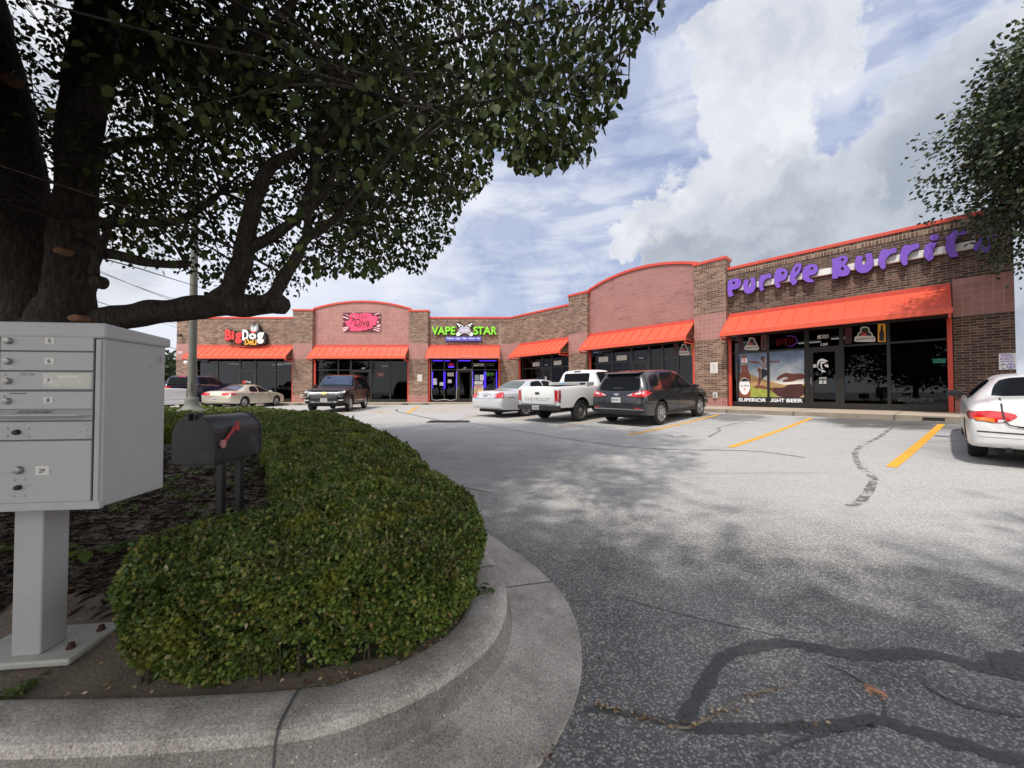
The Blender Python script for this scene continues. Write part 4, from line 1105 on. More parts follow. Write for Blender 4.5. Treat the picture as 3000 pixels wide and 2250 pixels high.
# soft-drink window clings: bottle strips and a white-edged emblem over a word
def cling(zo, bot1, emb, bot2, lab, col2):
    o = sign('window_cling', WR, lab, 'window sticker'); f = WR.zoom(*zo, d=GD)
    for (x0, y0, x1, y1), m in ((bot1, 'dkred'), (bot2, col2)):
        if x0 is None: continue
        cxx = (x0 + x1) / 2; hw = (x1 - x0) / 2; h = y1 - y0
        s_ = poly(o, 'bottle_strip', M[m], [f(x0, y0), f(x1, y0), f(x1, y1), f(x0, y1)], GD - .004, GD + .001)
        poly(s_, 'bottle_print', M['pdark'], [f(cxx - hw * .25, y0 + h * .08), f(cxx + hw * .25, y0 + h * .08), f(cxx + hw * .3, y0 + h * .35), f(cxx + hw * .65, y0 + h * .5), f(cxx + hw * .65, y0 + h * .95), f(cxx - hw * .65, y0 + h * .95), f(cxx - hw * .65, y0 + h * .5), f(cxx - hw * .3, y0 + h * .35)], GD + .0012, GD + .003)
    x0, y0, x1, y1 = emb; q = lambda u, v: f(x0 + (x1 - x0) * u, y0 + (y1 - y0) * v)
    e = poly(o, 'emblem', M['offwhite'], [q(*p) for p in [(0, .92), (.04, .68), (.14, .6), (.2, .4), (.3, .32), (.28, .1), (.38, .0), (.6, .0), (.72, .1), (.72, .3), (.84, .42), (.88, .6), (.97, .68), (1, .92), (.92, 1), (.08, 1)]], GD - .004, GD + .001)
    poly(e, 'emblem_inside', M['pdark'], [q(*p) for p in [(.2, .6), (.26, .44), (.36, .36), (.34, .12), (.6, .06), (.66, .16), (.66, .34), (.78, .46), (.82, .6)]], GD + .0012, GD + .002)
    poly(e, 'emblem_leaves', M['greendk'], [q(*p) for p in [(.36, .34), (.4, .14), (.62, .12), (.62, .34)]], GD + .0022, GD + .003)
    poly(e, 'emblem_fruit', M['redface'], [q(*p) for p in circ(.45, .5, .12, .08, 10)], GD + .0022, GD + .003)
    mb = MB(); a = q(.1, .93); b = q(.9, .7); text_fit(mb, 'JARRITOS', a[0], b[0], a[1], b[1], -GD - .002, 0, .02); mb.build('lettering', M['pdark'], e)
ZQ = (2130, 980, 370 / 2212); Z5 = (2050, 620, 950 / 2212); Z4 = (1650, 720, 600 / 1810)
cling(ZQ, (190, 55, 275, 300), (303, 55, 562, 275), (595, 10, 685, 270), 'drink emblem between bottle strips above the beer poster', 'pbottle')
cling(Z5, (992, 790, 1036, 900), (1053, 785, 1200, 888), (1215, 765, 1268, 888), 'drink emblem between bottle strips right of the near door', 'yellow')
cling(Z4, (975, 865, 1005, 980), (1015, 868, 1118, 968), (1130, 866, 1167, 970), 'drink emblem between bottle strips at the end of the arched shop window', 'yellow')
# white emblem and hours on the near door
o = sign('door_emblem', WR, 'white hat-and-face emblem with opening hours on the near glass door', 'window sticker'); f = WR.zoom(*ZQ, d=GD)
mb = MB()
for i, q in enumerate(([(1580,500),(1600,450),(1660,420),(1700,430),(1760,460),(1755,480),(1690,462),(1640,465),(1610,500),(1595,560),(1600,590),(1585,570)], [(1640,480),(1700,470),(1740,500),(1700,500),(1665,510),(1660,560),(1680,600),(1720,610),(1650,600),(1635,540)], [(1700,530),(1770,520),(1775,580),(1740,570),(1715,560)], [(1595,590),(1650,620),(1700,625),(1735,665),(1690,650),(1670,675),(1655,640),(1600,610)])):
    poly(None, '', None, [f(*p) for p in q], GD - .002, GD + .001 + .0008 * i, mb=mb)
mb.build('emblem', M['white'], o)
mb = MB(); a = f(1610, 778); b = f(1742, 745); text_fit(mb, 'HOURS', a[0], b[0], a[1], b[1], -GD - .001, 0, .03)
for k in range(4): a = f(1615, 806 + 18 * k); b = f(1740, 796 + 18 * k); mb.box(a[0], (a[0] * .55 + b[0] * .45), -GD - .002, -GD - .001, a[1], b[1]); mb.box(a[0] * .4 + b[0] * .6, b[0], -GD - .002, -GD - .001, a[1], b[1])
mb.build('hours_lettering', M['white'], o)
plate(2377, 1067, 2392, 1077, WR, 'card_sticker', 'small green and white sticker on the near glass door', 'offwhite', GD, 0, cat='sticker')
o = sign('exit_lamp', WR, 'small green exit lamp glowing inside the near dark window', 'exit light'); x, z = WR.pt(2752, 1057, -2.4); 
board(o, 'lamp_box', M['exitgreen'], x - .16, x + .16, z - .08, z + .08, 2.4, 2.45)
# papers in the corner and arched shops
for (x0, y0, x1, y1, w_, lab) in ((1561, 1061, 1580, 1073.5, WR, 'pale paper over the left pane of the corner shop'), (1622.5, 1056, 1644, 1070, WR, 'tan paper over the right pane of the corner shop'), (1587, 1103, 1590, 1108, WR, 'tiny white card on the corner shop door'), (1754, 1044.5, 1781, 1061, WR, 'pale paper above the left pane under the near arch'), (1806.5, 1040, 1836, 1056.5, WR, 'cream paper above the second pane under the near arch'), (1857, 1088, 1863, 1094, WR, 'small white card on the door under the near arch'), (1870, 1084, 1880, 1094, WR, 'grey sheet on the door under the near arch'),
                              (1594, 1103, 1601, 1116, WR, 'white sheet on the corner shop door')):
    plate(x0, y0, x1, y1, w_, 'paper_notice', lab, 'offwhite', GD, 3, 'papers stuck in the corner shop windows', 'notice')
a = WR.pt(1990, 1063, -.3); b = WR.pt(2040, 1175, -.3)
o = sign('window_blind', WR, 'pale green curtain in the last pane under the near arch', 'curtain'); m_ = mat('curtain', (.30, .30, .22), .9, var=.15); mb = MB()
k = 22; xw = [a[0] + (b[0] - a[0]) * i / k for i in range(k + 1)]
mb.add([(x, .3 + .03 * math.sin(i * 1.9), z) for z in (1.1, 3.05) for i, x in enumerate(xw)], [(i, i + 1, k + 2 + i, k + 1 + i) for i in range(k)]); mb.build('curtain_cloth', m_, o, smooth=True)
# green-letter shop: LED bars, posters, words
fz = WL.zoom(1220, 920, 280 / 1659, d=GD)
LED = 'blue-violet light bars in the green-letter shop window'
def bar(x0, y0, x1, y1, lab):
    a = fz(x0, y1); b = fz(x1, y0); mb = MB(); mb.box(a[0], b[0], -GD - .03, -GD - .002, a[1], b[1]); o = mb.build('light_bar', M['neonblue']); o.matrix_world = WL.M; tag(o, lab, 'light bar', LED)
for q, lab in (((285, 805, 465, 818), 'blue light bar over the leftmost pane of the vape window'), ((490, 806, 580, 818), 'short blue light bar above the oval neon'), ((735, 803, 940, 818), 'blue light bar over the vape shop door'), ((1090, 806, 1390, 818), 'long blue light bar over the right panes of the vape window'),
               ((272, 1000, 287, 1290), 'upright blue light bar at the left end of the vape window'), ((470, 1000, 484, 1300), 'upright blue light bar left of the first mullion'), ((489, 1000, 503, 1300), 'upright blue light bar right of the first mullion'), ((687, 1000, 701, 1290), 'upright blue light bar left of the vape door'), ((975, 1000, 988, 1285), 'upright blue light bar right of the vape door'), ((1172, 1000, 1186, 1285), 'upright blue light bar beside the price posters'), ((1192, 1000, 1206, 1285), 'upright blue light bar next to the green word'), ((1383, 1000, 1396, 1285), 'upright blue light bar at the right end of the vape window')): bar(*q, lab)
o = sign('neon_oval_sign', WL, 'oval neon sign with red word and blue glow in the vape window', 'neon sign'); 
f2z = WL.zoom(1220, 920, 280 / 1659, d=-.14)
tubes(o, 'neon_ring', M['neonpink'], [O_(598, 875, 62, 40)], WL, f2z, .012, -.14)
mb = MB(); a = fz(560, 900); b = fz(640, 858); text_fit(mb, 'OPEN', a[0], b[0], a[1], b[1], -GD - .003, .002, .02); mb.build('neon_word', M['neonred'], o); poly(o, 'blue_panel', M['neonblue'], [fz(*p) for p in [(550, 905), (655, 905), (650, 930), (555, 930)]], GD - .002, GD + .003)
o = sign('unlit_oval_sign', WL, 'unlit oval neon sign in the left pane of the vape window', 'neon sign'); tubes(o, 'ring', M['grey'], [O_(375, 905, 78, 34)], WL, f2z, .012, -.14); mb = MB(); a = fz(330, 920); b = fz(420, 893); text_fit(mb, 'VAPE', a[0], b[0], a[1], b[1], -GD + .03, .002, .0); mb.build('letters', M['grey'], o)
lettering(WL, 'window_lettering', 'white capital word above the right panes of the vape window', 'KRATOM', 1384, 1417.5, 1064.5, 1073.5, 'white', GD)
lettering(WL, 'window_lettering', 'dim grey capital word at the right top of the vape window', 'CBD', 1424, 1449, 1064, 1073, 'dimgrey', GD)
o = lettering(WL, 'green_neon_word', 'green lit word in the rightmost pane of the vape window', 'DELTA', 1424, 1447, 1092, 1100, 'green', GD); o.data.materials[0] = M['neongreen']
o, f = plate(1311, 1092, 1329, 1102, WL, 'open_card', 'pale card reading open left of the vape door', 'offwhite', GD, 0); a = f(1312, 1101); b = f(1328, 1093.5); mb = MB(); text_fit(mb, 'OPEN', a[0], b[0], a[1], b[1], -GD - .002, 0, .02); mb.build('lettering', M['pdark'], o)
for q, m, lab in (((1312, 1112, 1323, 1122), 'offwhite', 'white note left of the vape door'), ((1267, 1109, 1280, 1127), 'lavender', 'pale violet flyer at the left end of the vape window'), ((1288, 1120, 1299, 1130), 'offwhite', 'white flyer beside the blue bars'), ((1391, 1098.5, 1404, 1114.5), 'metalroof', 'blue poster at the top of the price posters'), ((1406, 1098, 1417, 1114.5), 'white', 'white poster beside the blue poster'), ((1390, 1117, 1414, 1126.5), 'white', 'white and red price strip under the blue poster'), ((1389, 1129, 1416, 1168), 'offwhite', 'tall orange and white price poster right of the vape door')):
    plate(*q, WL, 'window_poster', lab, m, GD, 3, 'posters in the green-letter shop window', 'poster')
o = sign('price_lettering', WL, 'red 24/7 and price figures on the tall poster by the vape door', 'lettering'); mb = MB()
a = fz(1010, 1285); b = fz(1145, 1245); text_fit(mb, '24/7', a[0], b[0], a[1], b[1], -GD - .004, 0, .03); a = fz(1012, 1445); b = fz(1150, 1395); text_fit(mb, '12 79', a[0], b[0], a[1], b[1], -GD - .004, 0, .01); mb.build('figures', M['redface'], o)
a = fz(1008, 1375); b = fz(1075, 1310); board(o, 'picture_panel', M['pfield'], a[0], b[0], a[1], b[1], -GD - .004, -GD - .002); a = fz(1088, 1375); b = fz(1140, 1310); board(o, 'picture_panel', M['yellow'], a[0], b[0], a[1], b[1], -GD - .004, -GD - .002)
# sagging white cable of lights round the vape front
o = sign('cable_light_string', WL, 'thin white light string sagging round the vape shop front', 'cable'); mb = MB()
cab = [(250, 800), (265, 1000), (262, 1300), (270, 1480), (340, 1500), (480, 1480), (600, 1500), (690, 1480), (700, 1300), (705, 1100), (705, 965), (840, 958), (965, 962), (972, 1200), (965, 1400), (1010, 1485)]
mb.tube([(lambda q: (q[0], .05, q[1]))(WL.zoom(1220, 920, 280 / 1659, d=-.05)(*p)) for p in cab], .014, 5)
mb.tube([(lambda q: (q[0], -1.13, q[1]))(WL.zoom(1220, 920, 280 / 1659, d=1.13)(*p)) for p in [(190, 790), (200, 760), (400, 745), (600, 760), (850, 742), (1100, 755), (1400, 745), (1465, 765)]], .012, 5); mb.build('cable', M['offwhite'], o)
# red/white logo board inside the deli door, red poster in the banner shop
o = sign('door_sign', WL, 'small red and white sign on the deli door above the beige sedan', 'sign'); f = WL.zoom(560, 1110, 270 / 2212, d=GD)
mb = MB(); a = f(1215, 110); b = f(1310, 45); mb.box(a[0], b[0], -GD - .004, -GD - .001, a[1], b[1]); mb.build('red_panel', M['redface'], o); mb = MB(); a = f(1312, 110); b = f(1430, 40); text_fit(mb, 'Dog', a[0], b[0], a[1], b[1], -GD - .003, .002, .03); mb.build('lettering', M['white'], o)
plate(1104, 1090, 1127, 1104, WL, 'window_poster', 'dull red poster in the window behind the black SUV', 'dkred', GD, 2, cat='poster')
# ---------------------------------------------------------------- planted island: kerb, gutter, soil, mulch
def concmat(tone=1.0, chips=.965):
    m, n, l, out = newmat('weathered_kerb_concrete')
    b = n.new('ShaderNodeBsdfPrincipled'); l.new(b.outputs[0], out.inputs[0]); b.inputs['Roughness'].default_value = .92
    tc = n.new('ShaderNodeTexCoord'); P = tc.outputs['Object']
    def nz(s, d=6, r=.6):
        x = n.new('ShaderNodeTexNoise'); x.inputs['Scale'].default_value = s; x.inputs['Detail'].default_value = d; x.inputs['Roughness'].default_value = r; l.new(P, x.inputs['Vector']); return x.outputs[0]
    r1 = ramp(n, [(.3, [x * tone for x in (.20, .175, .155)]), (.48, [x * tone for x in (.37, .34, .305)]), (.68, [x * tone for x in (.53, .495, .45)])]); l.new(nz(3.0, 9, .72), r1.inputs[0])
    g = ramp(n, [(.32, (.42, .42, .42)), (.5, (1, 1, 1)), (.68, (1.5, 1.5, 1.5))]); l.new(nz(120, 4, .75), g.inputs[0])
    mu = n.new('ShaderNodeMix'); mu.data_type = 'RGBA'; mu.blend_type = 'MULTIPLY'; mu.inputs[0].default_value = 1; l.new(r1.outputs[0], mu.inputs[6]); l.new(g.outputs[0], mu.inputs[7])
    v = n.new('ShaderNodeTexVoronoi'); v.inputs['Scale'].default_value = 75; l.new(P, v.inputs['Vector'])
    sc = n.new('ShaderNodeSeparateColor'); l.new(v.outputs['Color'], sc.inputs[0])
    a = n.new('ShaderNodeMath'); a.operation = 'GREATER_THAN'; a.inputs[1].default_value = chips; l.new(sc.outputs[0], a.inputs[0])
    c = n.new('ShaderNodeMath'); c.operation = 'LESS_THAN'; c.inputs[1].default_value = .28; l.new(v.outputs['Distance'], c.inputs[0])
    d = n.new('ShaderNodeMath'); d.operation = 'MULTIPLY'; l.new(a.outputs[0], d.inputs[0]); l.new(c.outputs[0], d.inputs[1])
    m2 = n.new('ShaderNodeMix'); m2.data_type = 'RGBA'; m2.inputs[7].default_value = (.62, .60, .55, 1); l.new(d.outputs[0], m2.inputs[0]); l.new(mu.outputs[2], m2.inputs[6])
    l.new(m2.outputs[2], b.inputs['Base Color'])
    bp = n.new('ShaderNodeBump'); bp.inputs['Strength'].default_value = .5; bp.inputs['Distance'].default_value = .004; l.new(nz(130, 5, .7), bp.inputs['Height']); l.new(bp.outputs[0], b.inputs['Normal'])
    return m


M['kerb'] = concmat()
KD = catmull([(-7, 1.46), (-4, 1.47), (-2.0, 1.49), (-.95, 1.55), (-.62, 1.64), (-.40, 1.80), (-.27, 2.0), (-.25, 2.28), (-.35, 2.62), (-.56, 3.05), (-.85, 3.55), (-1.25, 4.25), (-1.75, 5.1), (-2.45, 6.25), (-3.3, 7.5), (-4.7, 9.3), (-6.2, 10.8), (-8.2, 12.0), (-11.5, 13.0), (-18, 13.6)], 7)
KD = [Vector((p[0], p[1])) for p in KD]
prof = [(-.03, .06), (0, .170), (.03, .186), (.165, .192), (.198, .182), (.216, .15), (.230, .06), (.245, .040), (.285, .030), (.62, .012), (.635, -.03)]
vs = []; fs = []
for i, p in enumerate(KD):
    t = (KD[min(i + 1, len(KD) - 1)] - KD[max(i - 1, 0)]).normalized(); nn = Vector((t.y, -t.x))
    for (o, z) in prof:
        if o > .3: o = .3 + (o - .3) * (1 - .5 * sstep((p.y - 2.2) / 1.2))
        q = p + nn * o; vs.append((q.x, q.y, gz(q.x, q.y) + z))
m_ = len(prof)
for i in range(len(KD) - 1):
    for k in range(m_ - 1): fs.append((i * m_ + k, i * m_ + k + 1, (i + 1) * m_ + k + 1, (i + 1) * m_ + k))
ko = MB().add(vs, fs).build('kerb', M['kerb'], smooth=True, sharp=33); tag(ko, 'weathered concrete kerb and gutter round the planted island', kind='structure')
M['kerbgrimeshade'] = concmat(.62); M['kerbrim'] = concmat(1.12, .80); ko.data.materials.append(M['kerbgrimeshade']); ko.data.materials.append(M['kerbrim'])  # darker face: grime, plus the shade of the step put into the colour
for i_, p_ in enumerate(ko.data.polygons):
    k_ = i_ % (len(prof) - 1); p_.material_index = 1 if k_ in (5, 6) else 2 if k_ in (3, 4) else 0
KP = [vs[i * m_:(i + 1) * m_] for i in range(len(KD))]
def kjoint(px, py, w=.011):
    g_ = Vector(G(px, py)); i = min(range(len(KD)), key=lambda k: (Vector(KP[k][4][:2]) - g_).length)
    t = (KD[i + 1] - KD[i - 1]).normalized() * w / 2
    mb = MB(); v = []
    for (x, y, z) in KP[i][1:]: v += [(x - t.x, y - t.y, z + .004), (x + t.x, y + t.y, z + .004)]
    mb.add(v, [(2 * k, 2 * k + 1, 2 * k + 3, 2 * k + 2) for k in range(len(v) // 2 - 1)]); tag(mb.build('kerb_joint', M['tar']), kind='structure')
kjoint(640, 1580); kjoint(1075, 1290, .008)
# soil inside the kerb
SE = [p for p in KD] + [Vector((-18, 1.46))]
def soilz(x, y):
    h = .145 + gz(x, y)
    return h + .05 * sstep((y - 1.55) / .5) + .04 * math.sin(x * 2.3) * math.sin(y * 1.9) * sstep((y - 1.8) / .6) + .05 * sstep((y - 2.2) / 1.5)
def inside(p, Pg):
    c = False; j = len(Pg) - 1
    for i in range(len(Pg)):
        a, b = Pg[i], Pg[j]
        if (a[1] > p[1]) != (b[1] > p[1]) and p[0] < (b[0] - a[0]) * (p[1] - a[1]) / (b[1] - a[1]) + a[0]: c = not c
        j = i
    return c
pts = [(p.x, p.y) for p in SE]; nb = len(pts)
for x in np.arange(-17.5, 0, .22):
    for y in np.arange(1.6, 13.5, .22):
        if (x > -6 and y < 6 or (int(x * 5) + int(y * 5)) % 3 == 0) and inside((x, y), SE) and min((Vector((x, y)) - q).length for q in KD[::2]) > .1: pts.append((float(x), float(y)))
r_ = delaunay_2d_cdt([Vector(p) for p in pts], [], [list(range(nb))], 1, 1e-5)
M['soil'] = mat('bare_soil', (.155, .125, .10), .95, var=.25, vscale=4, bump=.7, bscale=70, spots=.5, spotcol=(.07, .05, .04), spotscale=14)
mb = MB(); mb.add([(v.x, v.y, soilz(v.x, v.y) if (v.y > 1.56 and i >= nb) else gz(v.x, v.y) + .148) for i, v in enumerate(r_[0])], [tuple(f) for f in r_[2]])
tag(mb.build('soil', M['soil'], smooth=True), 'bare brown soil of the planted island', kind='structure')


def randmat(name, cols, rough=.6, trans=0.0, spec=.4, patches=()):
    """colour differs from island to island (leaf to leaf, chip to chip)"""
    m, n, l, out = newmat(name)
    b = n.new('ShaderNodeBsdfPrincipled'); b.inputs['Roughness'].default_value = rough; b.inputs['Specular IOR Level'].default_value = spec
    ge = n.new('ShaderNodeNewGeometry'); r = ramp(n, cols); l.new(ge.outputs['Random Per Island'], r.inputs[0])
    tc = n.new('ShaderNodeTexCoord'); nz = n.new('ShaderNodeTexNoise'); nz.inputs['Scale'].default_value = 1.6; nz.inputs['Detail'].default_value = 3; l.new(tc.outputs['Object'], nz.inputs[0])
    mr = n.new('ShaderNodeMapRange'); mr.inputs[1].default_value = .3; mr.inputs[2].default_value = .7; mr.inputs[3].default_value = .72; mr.inputs[4].default_value = 1.3; l.new(nz.outputs[0], mr.inputs[0])
    mu = n.new('ShaderNodeMix'); mu.data_type = 'RGBA'; mu.blend_type = 'MULTIPLY'; mu.inputs[0].default_value = 1; l.new(r.outputs[0], mu.inputs[6]); l.new(mr.outputs[0], mu.inputs[7])
    cc = mu.outputs[2]
    for k, (sc_, lo, hi, amt, pc) in enumerate(patches):
        pn = n.new('ShaderNodeTexNoise'); pn.inputs['Scale'].default_value = sc_; pn.inputs['Detail'].default_value = 4; mpn = n.new('ShaderNodeMapping'); mpn.inputs['Location'].default_value = (3.7 * k + 1.3, 5.1 * k, 2.2 * k); l.new(tc.outputs['Object'], mpn.inputs[0]); l.new(mpn.outputs[0], pn.inputs[0])
        pr = n.new('ShaderNodeMapRange'); pr.inputs[1].default_value = lo; pr.inputs[2].default_value = hi; pr.inputs[4].default_value = amt; l.new(pn.outputs[0], pr.inputs[0])
        pm = n.new('ShaderNodeMix'); pm.data_type = 'RGBA'; pm.inputs[7].default_value = c4(pc); l.new(pr.outputs[0], pm.inputs[0]); l.new(cc, pm.inputs[6]); cc = pm.outputs[2]
    l.new(cc, b.inputs['Base Color'])
    if trans:
        t = n.new('ShaderNodeBsdfTranslucent'); l.new(cc, t.inputs[0]); mx = n.new('ShaderNodeMixShader'); mx.inputs[0].default_value = trans
        l.new(b.outputs[0], mx.inputs[1]); l.new(t.outputs[0], mx.inputs[2]); l.new(mx.outputs[0], out.inputs[0])
    else: l.new(b.outputs[0], out.inputs[0])
    return m


def npmesh(name, V, Fq, m, parent=None, smooth=False):
    me = bpy.data.meshes.new(name); V = np.asarray(V, np.float32); Fq = np.asarray(Fq, np.int32)
    nv, nf, k = len(V), len(Fq), Fq.shape[1]
    me.vertices.add(nv); me.vertices.foreach_set('co', V.ravel())
    me.loops.add(nf * k); me.loops.foreach_set('vertex_index', Fq.ravel())
    me.polygons.add(nf); me.polygons.foreach_set('loop_start', np.arange(0, nf * k, k, dtype=np.int32))
    me.update(calc_edges=True); me.materials.append(m)
    if smooth: me.polygons.foreach_set('use_smooth', np.ones(nf, bool))
    o = bpy.data.objects.new(name, me); link(o, parent); return o


LEAF_V = np.array([(0, 0, 0), (.33, .20, .07), (.37, .60, .05), (0, 1.0, -.12), (-.37, .60, .05), (-.33, .20, .07)], np.float32)
LEAF_F = np.array([(0, 1, 2, 3), (0, 3, 4, 5)], np.int32)


def leaves(pos, dirs, nrm, size, aspect=1.0):
    """vectorised leaves: pos (n,3), growth direction, approximate normal, length"""
    n_ = len(pos); y = dirs / np.linalg.norm(dirs, axis=1, keepdims=True)
    x = np.cross(y, nrm); x /= np.linalg.norm(x, axis=1, keepdims=True) + 1e-9; z = np.cross(x, y)
    s = size[:, None]
    V = (pos[:, None, :] + (LEAF_V[None, :, 0:1] * x[:, None, :] * aspect + LEAF_V[None, :, 1:2] * y[:, None, :] + LEAF_V[None, :, 2:3] * z[:, None, :]) * s[:, :, None])
    k = len(LEAF_V)
    Fq = (LEAF_F[None] + (np.arange(n_) * k)[:, None, None]).reshape(-1, 4)
    return V.reshape(-1, 3), Fq


# shredded bark mulch: countless chips
M['mulch'] = randmat('bark_mulch', [(0, (.010, .007, .006)), (.5, (.030, .019, .014)), (.85, (.055, .034, .024)), (1, (.12, .085, .06))], .85)
mpoly = [(-8, 2.0), (-2.35, 2.0), (-1.9, 2.0), (-1.5, 2.5), (-1.2, 3.2), (-2.0, 4.4), (-3.2, 6.0), (-8, 6.6)]
P_ = []
while len(P_) < 15000:
    u = rng.random(); y = 1.95 + 4.6 * u ** 1.7; x = -6.5 + 5.6 * rng.random()
    if inside((x, y), mpoly) and (y > 2.12 + .12 * math.sin(x * 5) or rng.random() < .15): P_.append((x, y, soilz(x, y) + rng.random() * .03))
P_ = np.array(P_); n_ = len(P_)
a = rng.random(n_) * 6.283; e = rng.normal(0, .22, n_); dd = np.stack([np.cos(a), np.sin(a), e], 1); up = np.stack([rng.normal(0, .35, n_), rng.normal(0, .35, n_), np.ones(n_)], 1)
V_, F_ = leaves(P_, dd, up, rng.uniform(.03, .10, n_), .32)
tag(npmesh('bark_mulch', V_, F_, M['mulch']), 'dark shredded bark mulch inside the hedge', 'mulch', kind='stuff')
mb = MB()
pts = [p for p in pts]
# fallen leaves and crumbs along the kerb and in the asphalt cracks
M['litter'] = randmat('dry_leaf_litter', [(0, (.10, .045, .02)), (.4, (.26, .17, .09)), (.8, (.45, .34, .19)), (1, (.62, .55, .40))], .8)
Q = []
for i in range(1, len(KD) - 1):
    if KD[i].y > 3.6: break
    for k in range(11 if KD[i].x > -1.2 else 4):
        t = (KD[i + 1] - KD[i]) * rng.random(); w_ = KD[i] + t
        nn = Vector(((KD[i + 1] - KD[i - 1]).y, -(KD[i + 1] - KD[i - 1]).x)).normalized()
        if rng.random() < .7: q = w_ - nn * abs(rng.normal(.02, .05)); Q.append((q.x, q.y, gz(q.x, q.y) + .158))
        elif rng.random() < .5 and w_.x > -.8: q = w_ + nn * (.66 + rng.normal(0, .02)); Q.append((q.x, q.y, gz(q.x, q.y) + .008))
for a_, b_, c_ in (((1285, 1530), (1340, 1545), 26), ((1340, 1545), (1470, 1577), 30), ((1480, 1577), (1560, 1545), 22), ((1560, 1545), (1700, 1492), 24), ((1700, 1580), (1800, 1570), 8), ((1195, 1600), (1170, 1650), 30), ((1245, 1420), (1200, 1320), 20)):
    A2, B2 = Vector(G(*a_)), Vector(G(*b_))
    for k in range(c_): q = A2.lerp(B2, rng.random()) + Vector((rng.normal(0, .008), rng.normal(0, .008))); Q.append((q.x, q.y, gz(q.x, q.y) + .01))
for k in range(60):
    x, y = rng.uniform(-2.6, -1.5), rng.uniform(1.52, 2.1); Q.append((x, y, soilz(x, y) + .006))
for k in range(26):
    q = Vector((-.60, 1.63)) + Vector((rng.normal(0, .05), rng.normal(0, .018))); Q.append((q.x, q.y, gz(q.x, q.y) + .165))
Q = np.array(Q); n_ = len(Q); a = rng.random(n_) * 6.283
V_, F_ = leaves(Q, np.stack([np.cos(a), np.sin(a), rng.normal(.1, .2, n_)], 1), np.stack([rng.normal(0, .4, n_), rng.normal(0, .4, n_), np.ones(n_)], 1), rng.uniform(.006, .022, n_), .9)
tag(npmesh('leaf_litter', V_, F_, M['litter']), 'dry yellow and brown leaf crumbs along the kerb', 'litter', kind='stuff')
# crack filled with sand
mb = MB(); strip(mb, catmull([G(*p) for p in [(1285, 1531), (1340, 1546), (1420, 1562), (1475, 1578), (1530, 1560), (1600, 1515), (1660, 1498), (1720, 1489)]], 5), (.014, .010), .007, .6, .05); tag(mb.build('sandy_crack', linemat('sand_in_crack', (.30, .25, .18), .42)), kind='structure')

# ---------------------------------------------------------------- clipped boxwood hedge, C-shaped in plan
HO = catmull([(-1.60, 1.545), (-1.2, 1.535), (-.70, 1.61), (-.32, 1.82), (-.17, 2.15), (-.27, 2.6), (-.46, 3.05), (-.74, 3.6), (-1.15, 4.5), (-1.75, 5.5), (-2.55, 6.75), (-3.6, 8.1), (-5.0, 9.75), (-6.6, 11.0), (-8.6, 12.1), (-11.5, 12.8), (-15, 13.2)], 6)
HI = catmull([(-15, 7.2), (-10, 7.0), (-7.0, 6.8), (-5.4, 6.6), (-4.6, 6.25), (-3.9, 5.65), (-3.3, 4.95), (-2.75, 4.22), (-2.35, 3.68), (-1.95, 3.1), (-1.64, 2.66), (-1.70, 2.50), (-1.92, 2.36), (-1.95, 2.12), (-1.83, 1.82), (-1.68, 1.62)], 6)
HP = [Vector((p[0], p[1])) for p in HO] + [Vector((p[0], p[1])) for p in HI]
POLE = Vector((-8.86, 10.4))
def htop(x, y): return .66 + .19 * sstep((y - 2.5) / 6.5) + .03 * math.sin(x * 3.1 + y * 1.7) + .018 * math.sin(x * 9 + 1) * math.sin(y * 8)
def hbase(x, y): return soilz(x, y) if inside((x, y), SE) else gz(x, y) + .15
hedge = empty('boxwood_hedge', (-1.2, 2.0, .2), 'long clipped green boxwood hedge curving round the kerbed island', 'hedge')
hinv = hedge.matrix_basis.translation.copy()
M['hedge'] = randmat('boxwood_leaf', [(0, (.030, .056, .012)), (.35, (.086, .142, .027)), (.7, (.150, .212, .042)), (.88, (.25, .275, .052)), (.955, (.24, .15, .06)), (.99, (.32, .29, .10)), (1, (.5, .42, .28))], .42, .25, .4, patches=((2.6, .56, .66, .55, (.27, .26, .035)), (3.4, .58, .68, .5, (.13, .10, .045)), (5.0, .58, .66, .6, (.03, .055, .014))))
M['twig'] = mat('hedge_twigs', (.06, .045, .032), .9, var=.3, vscale=20)
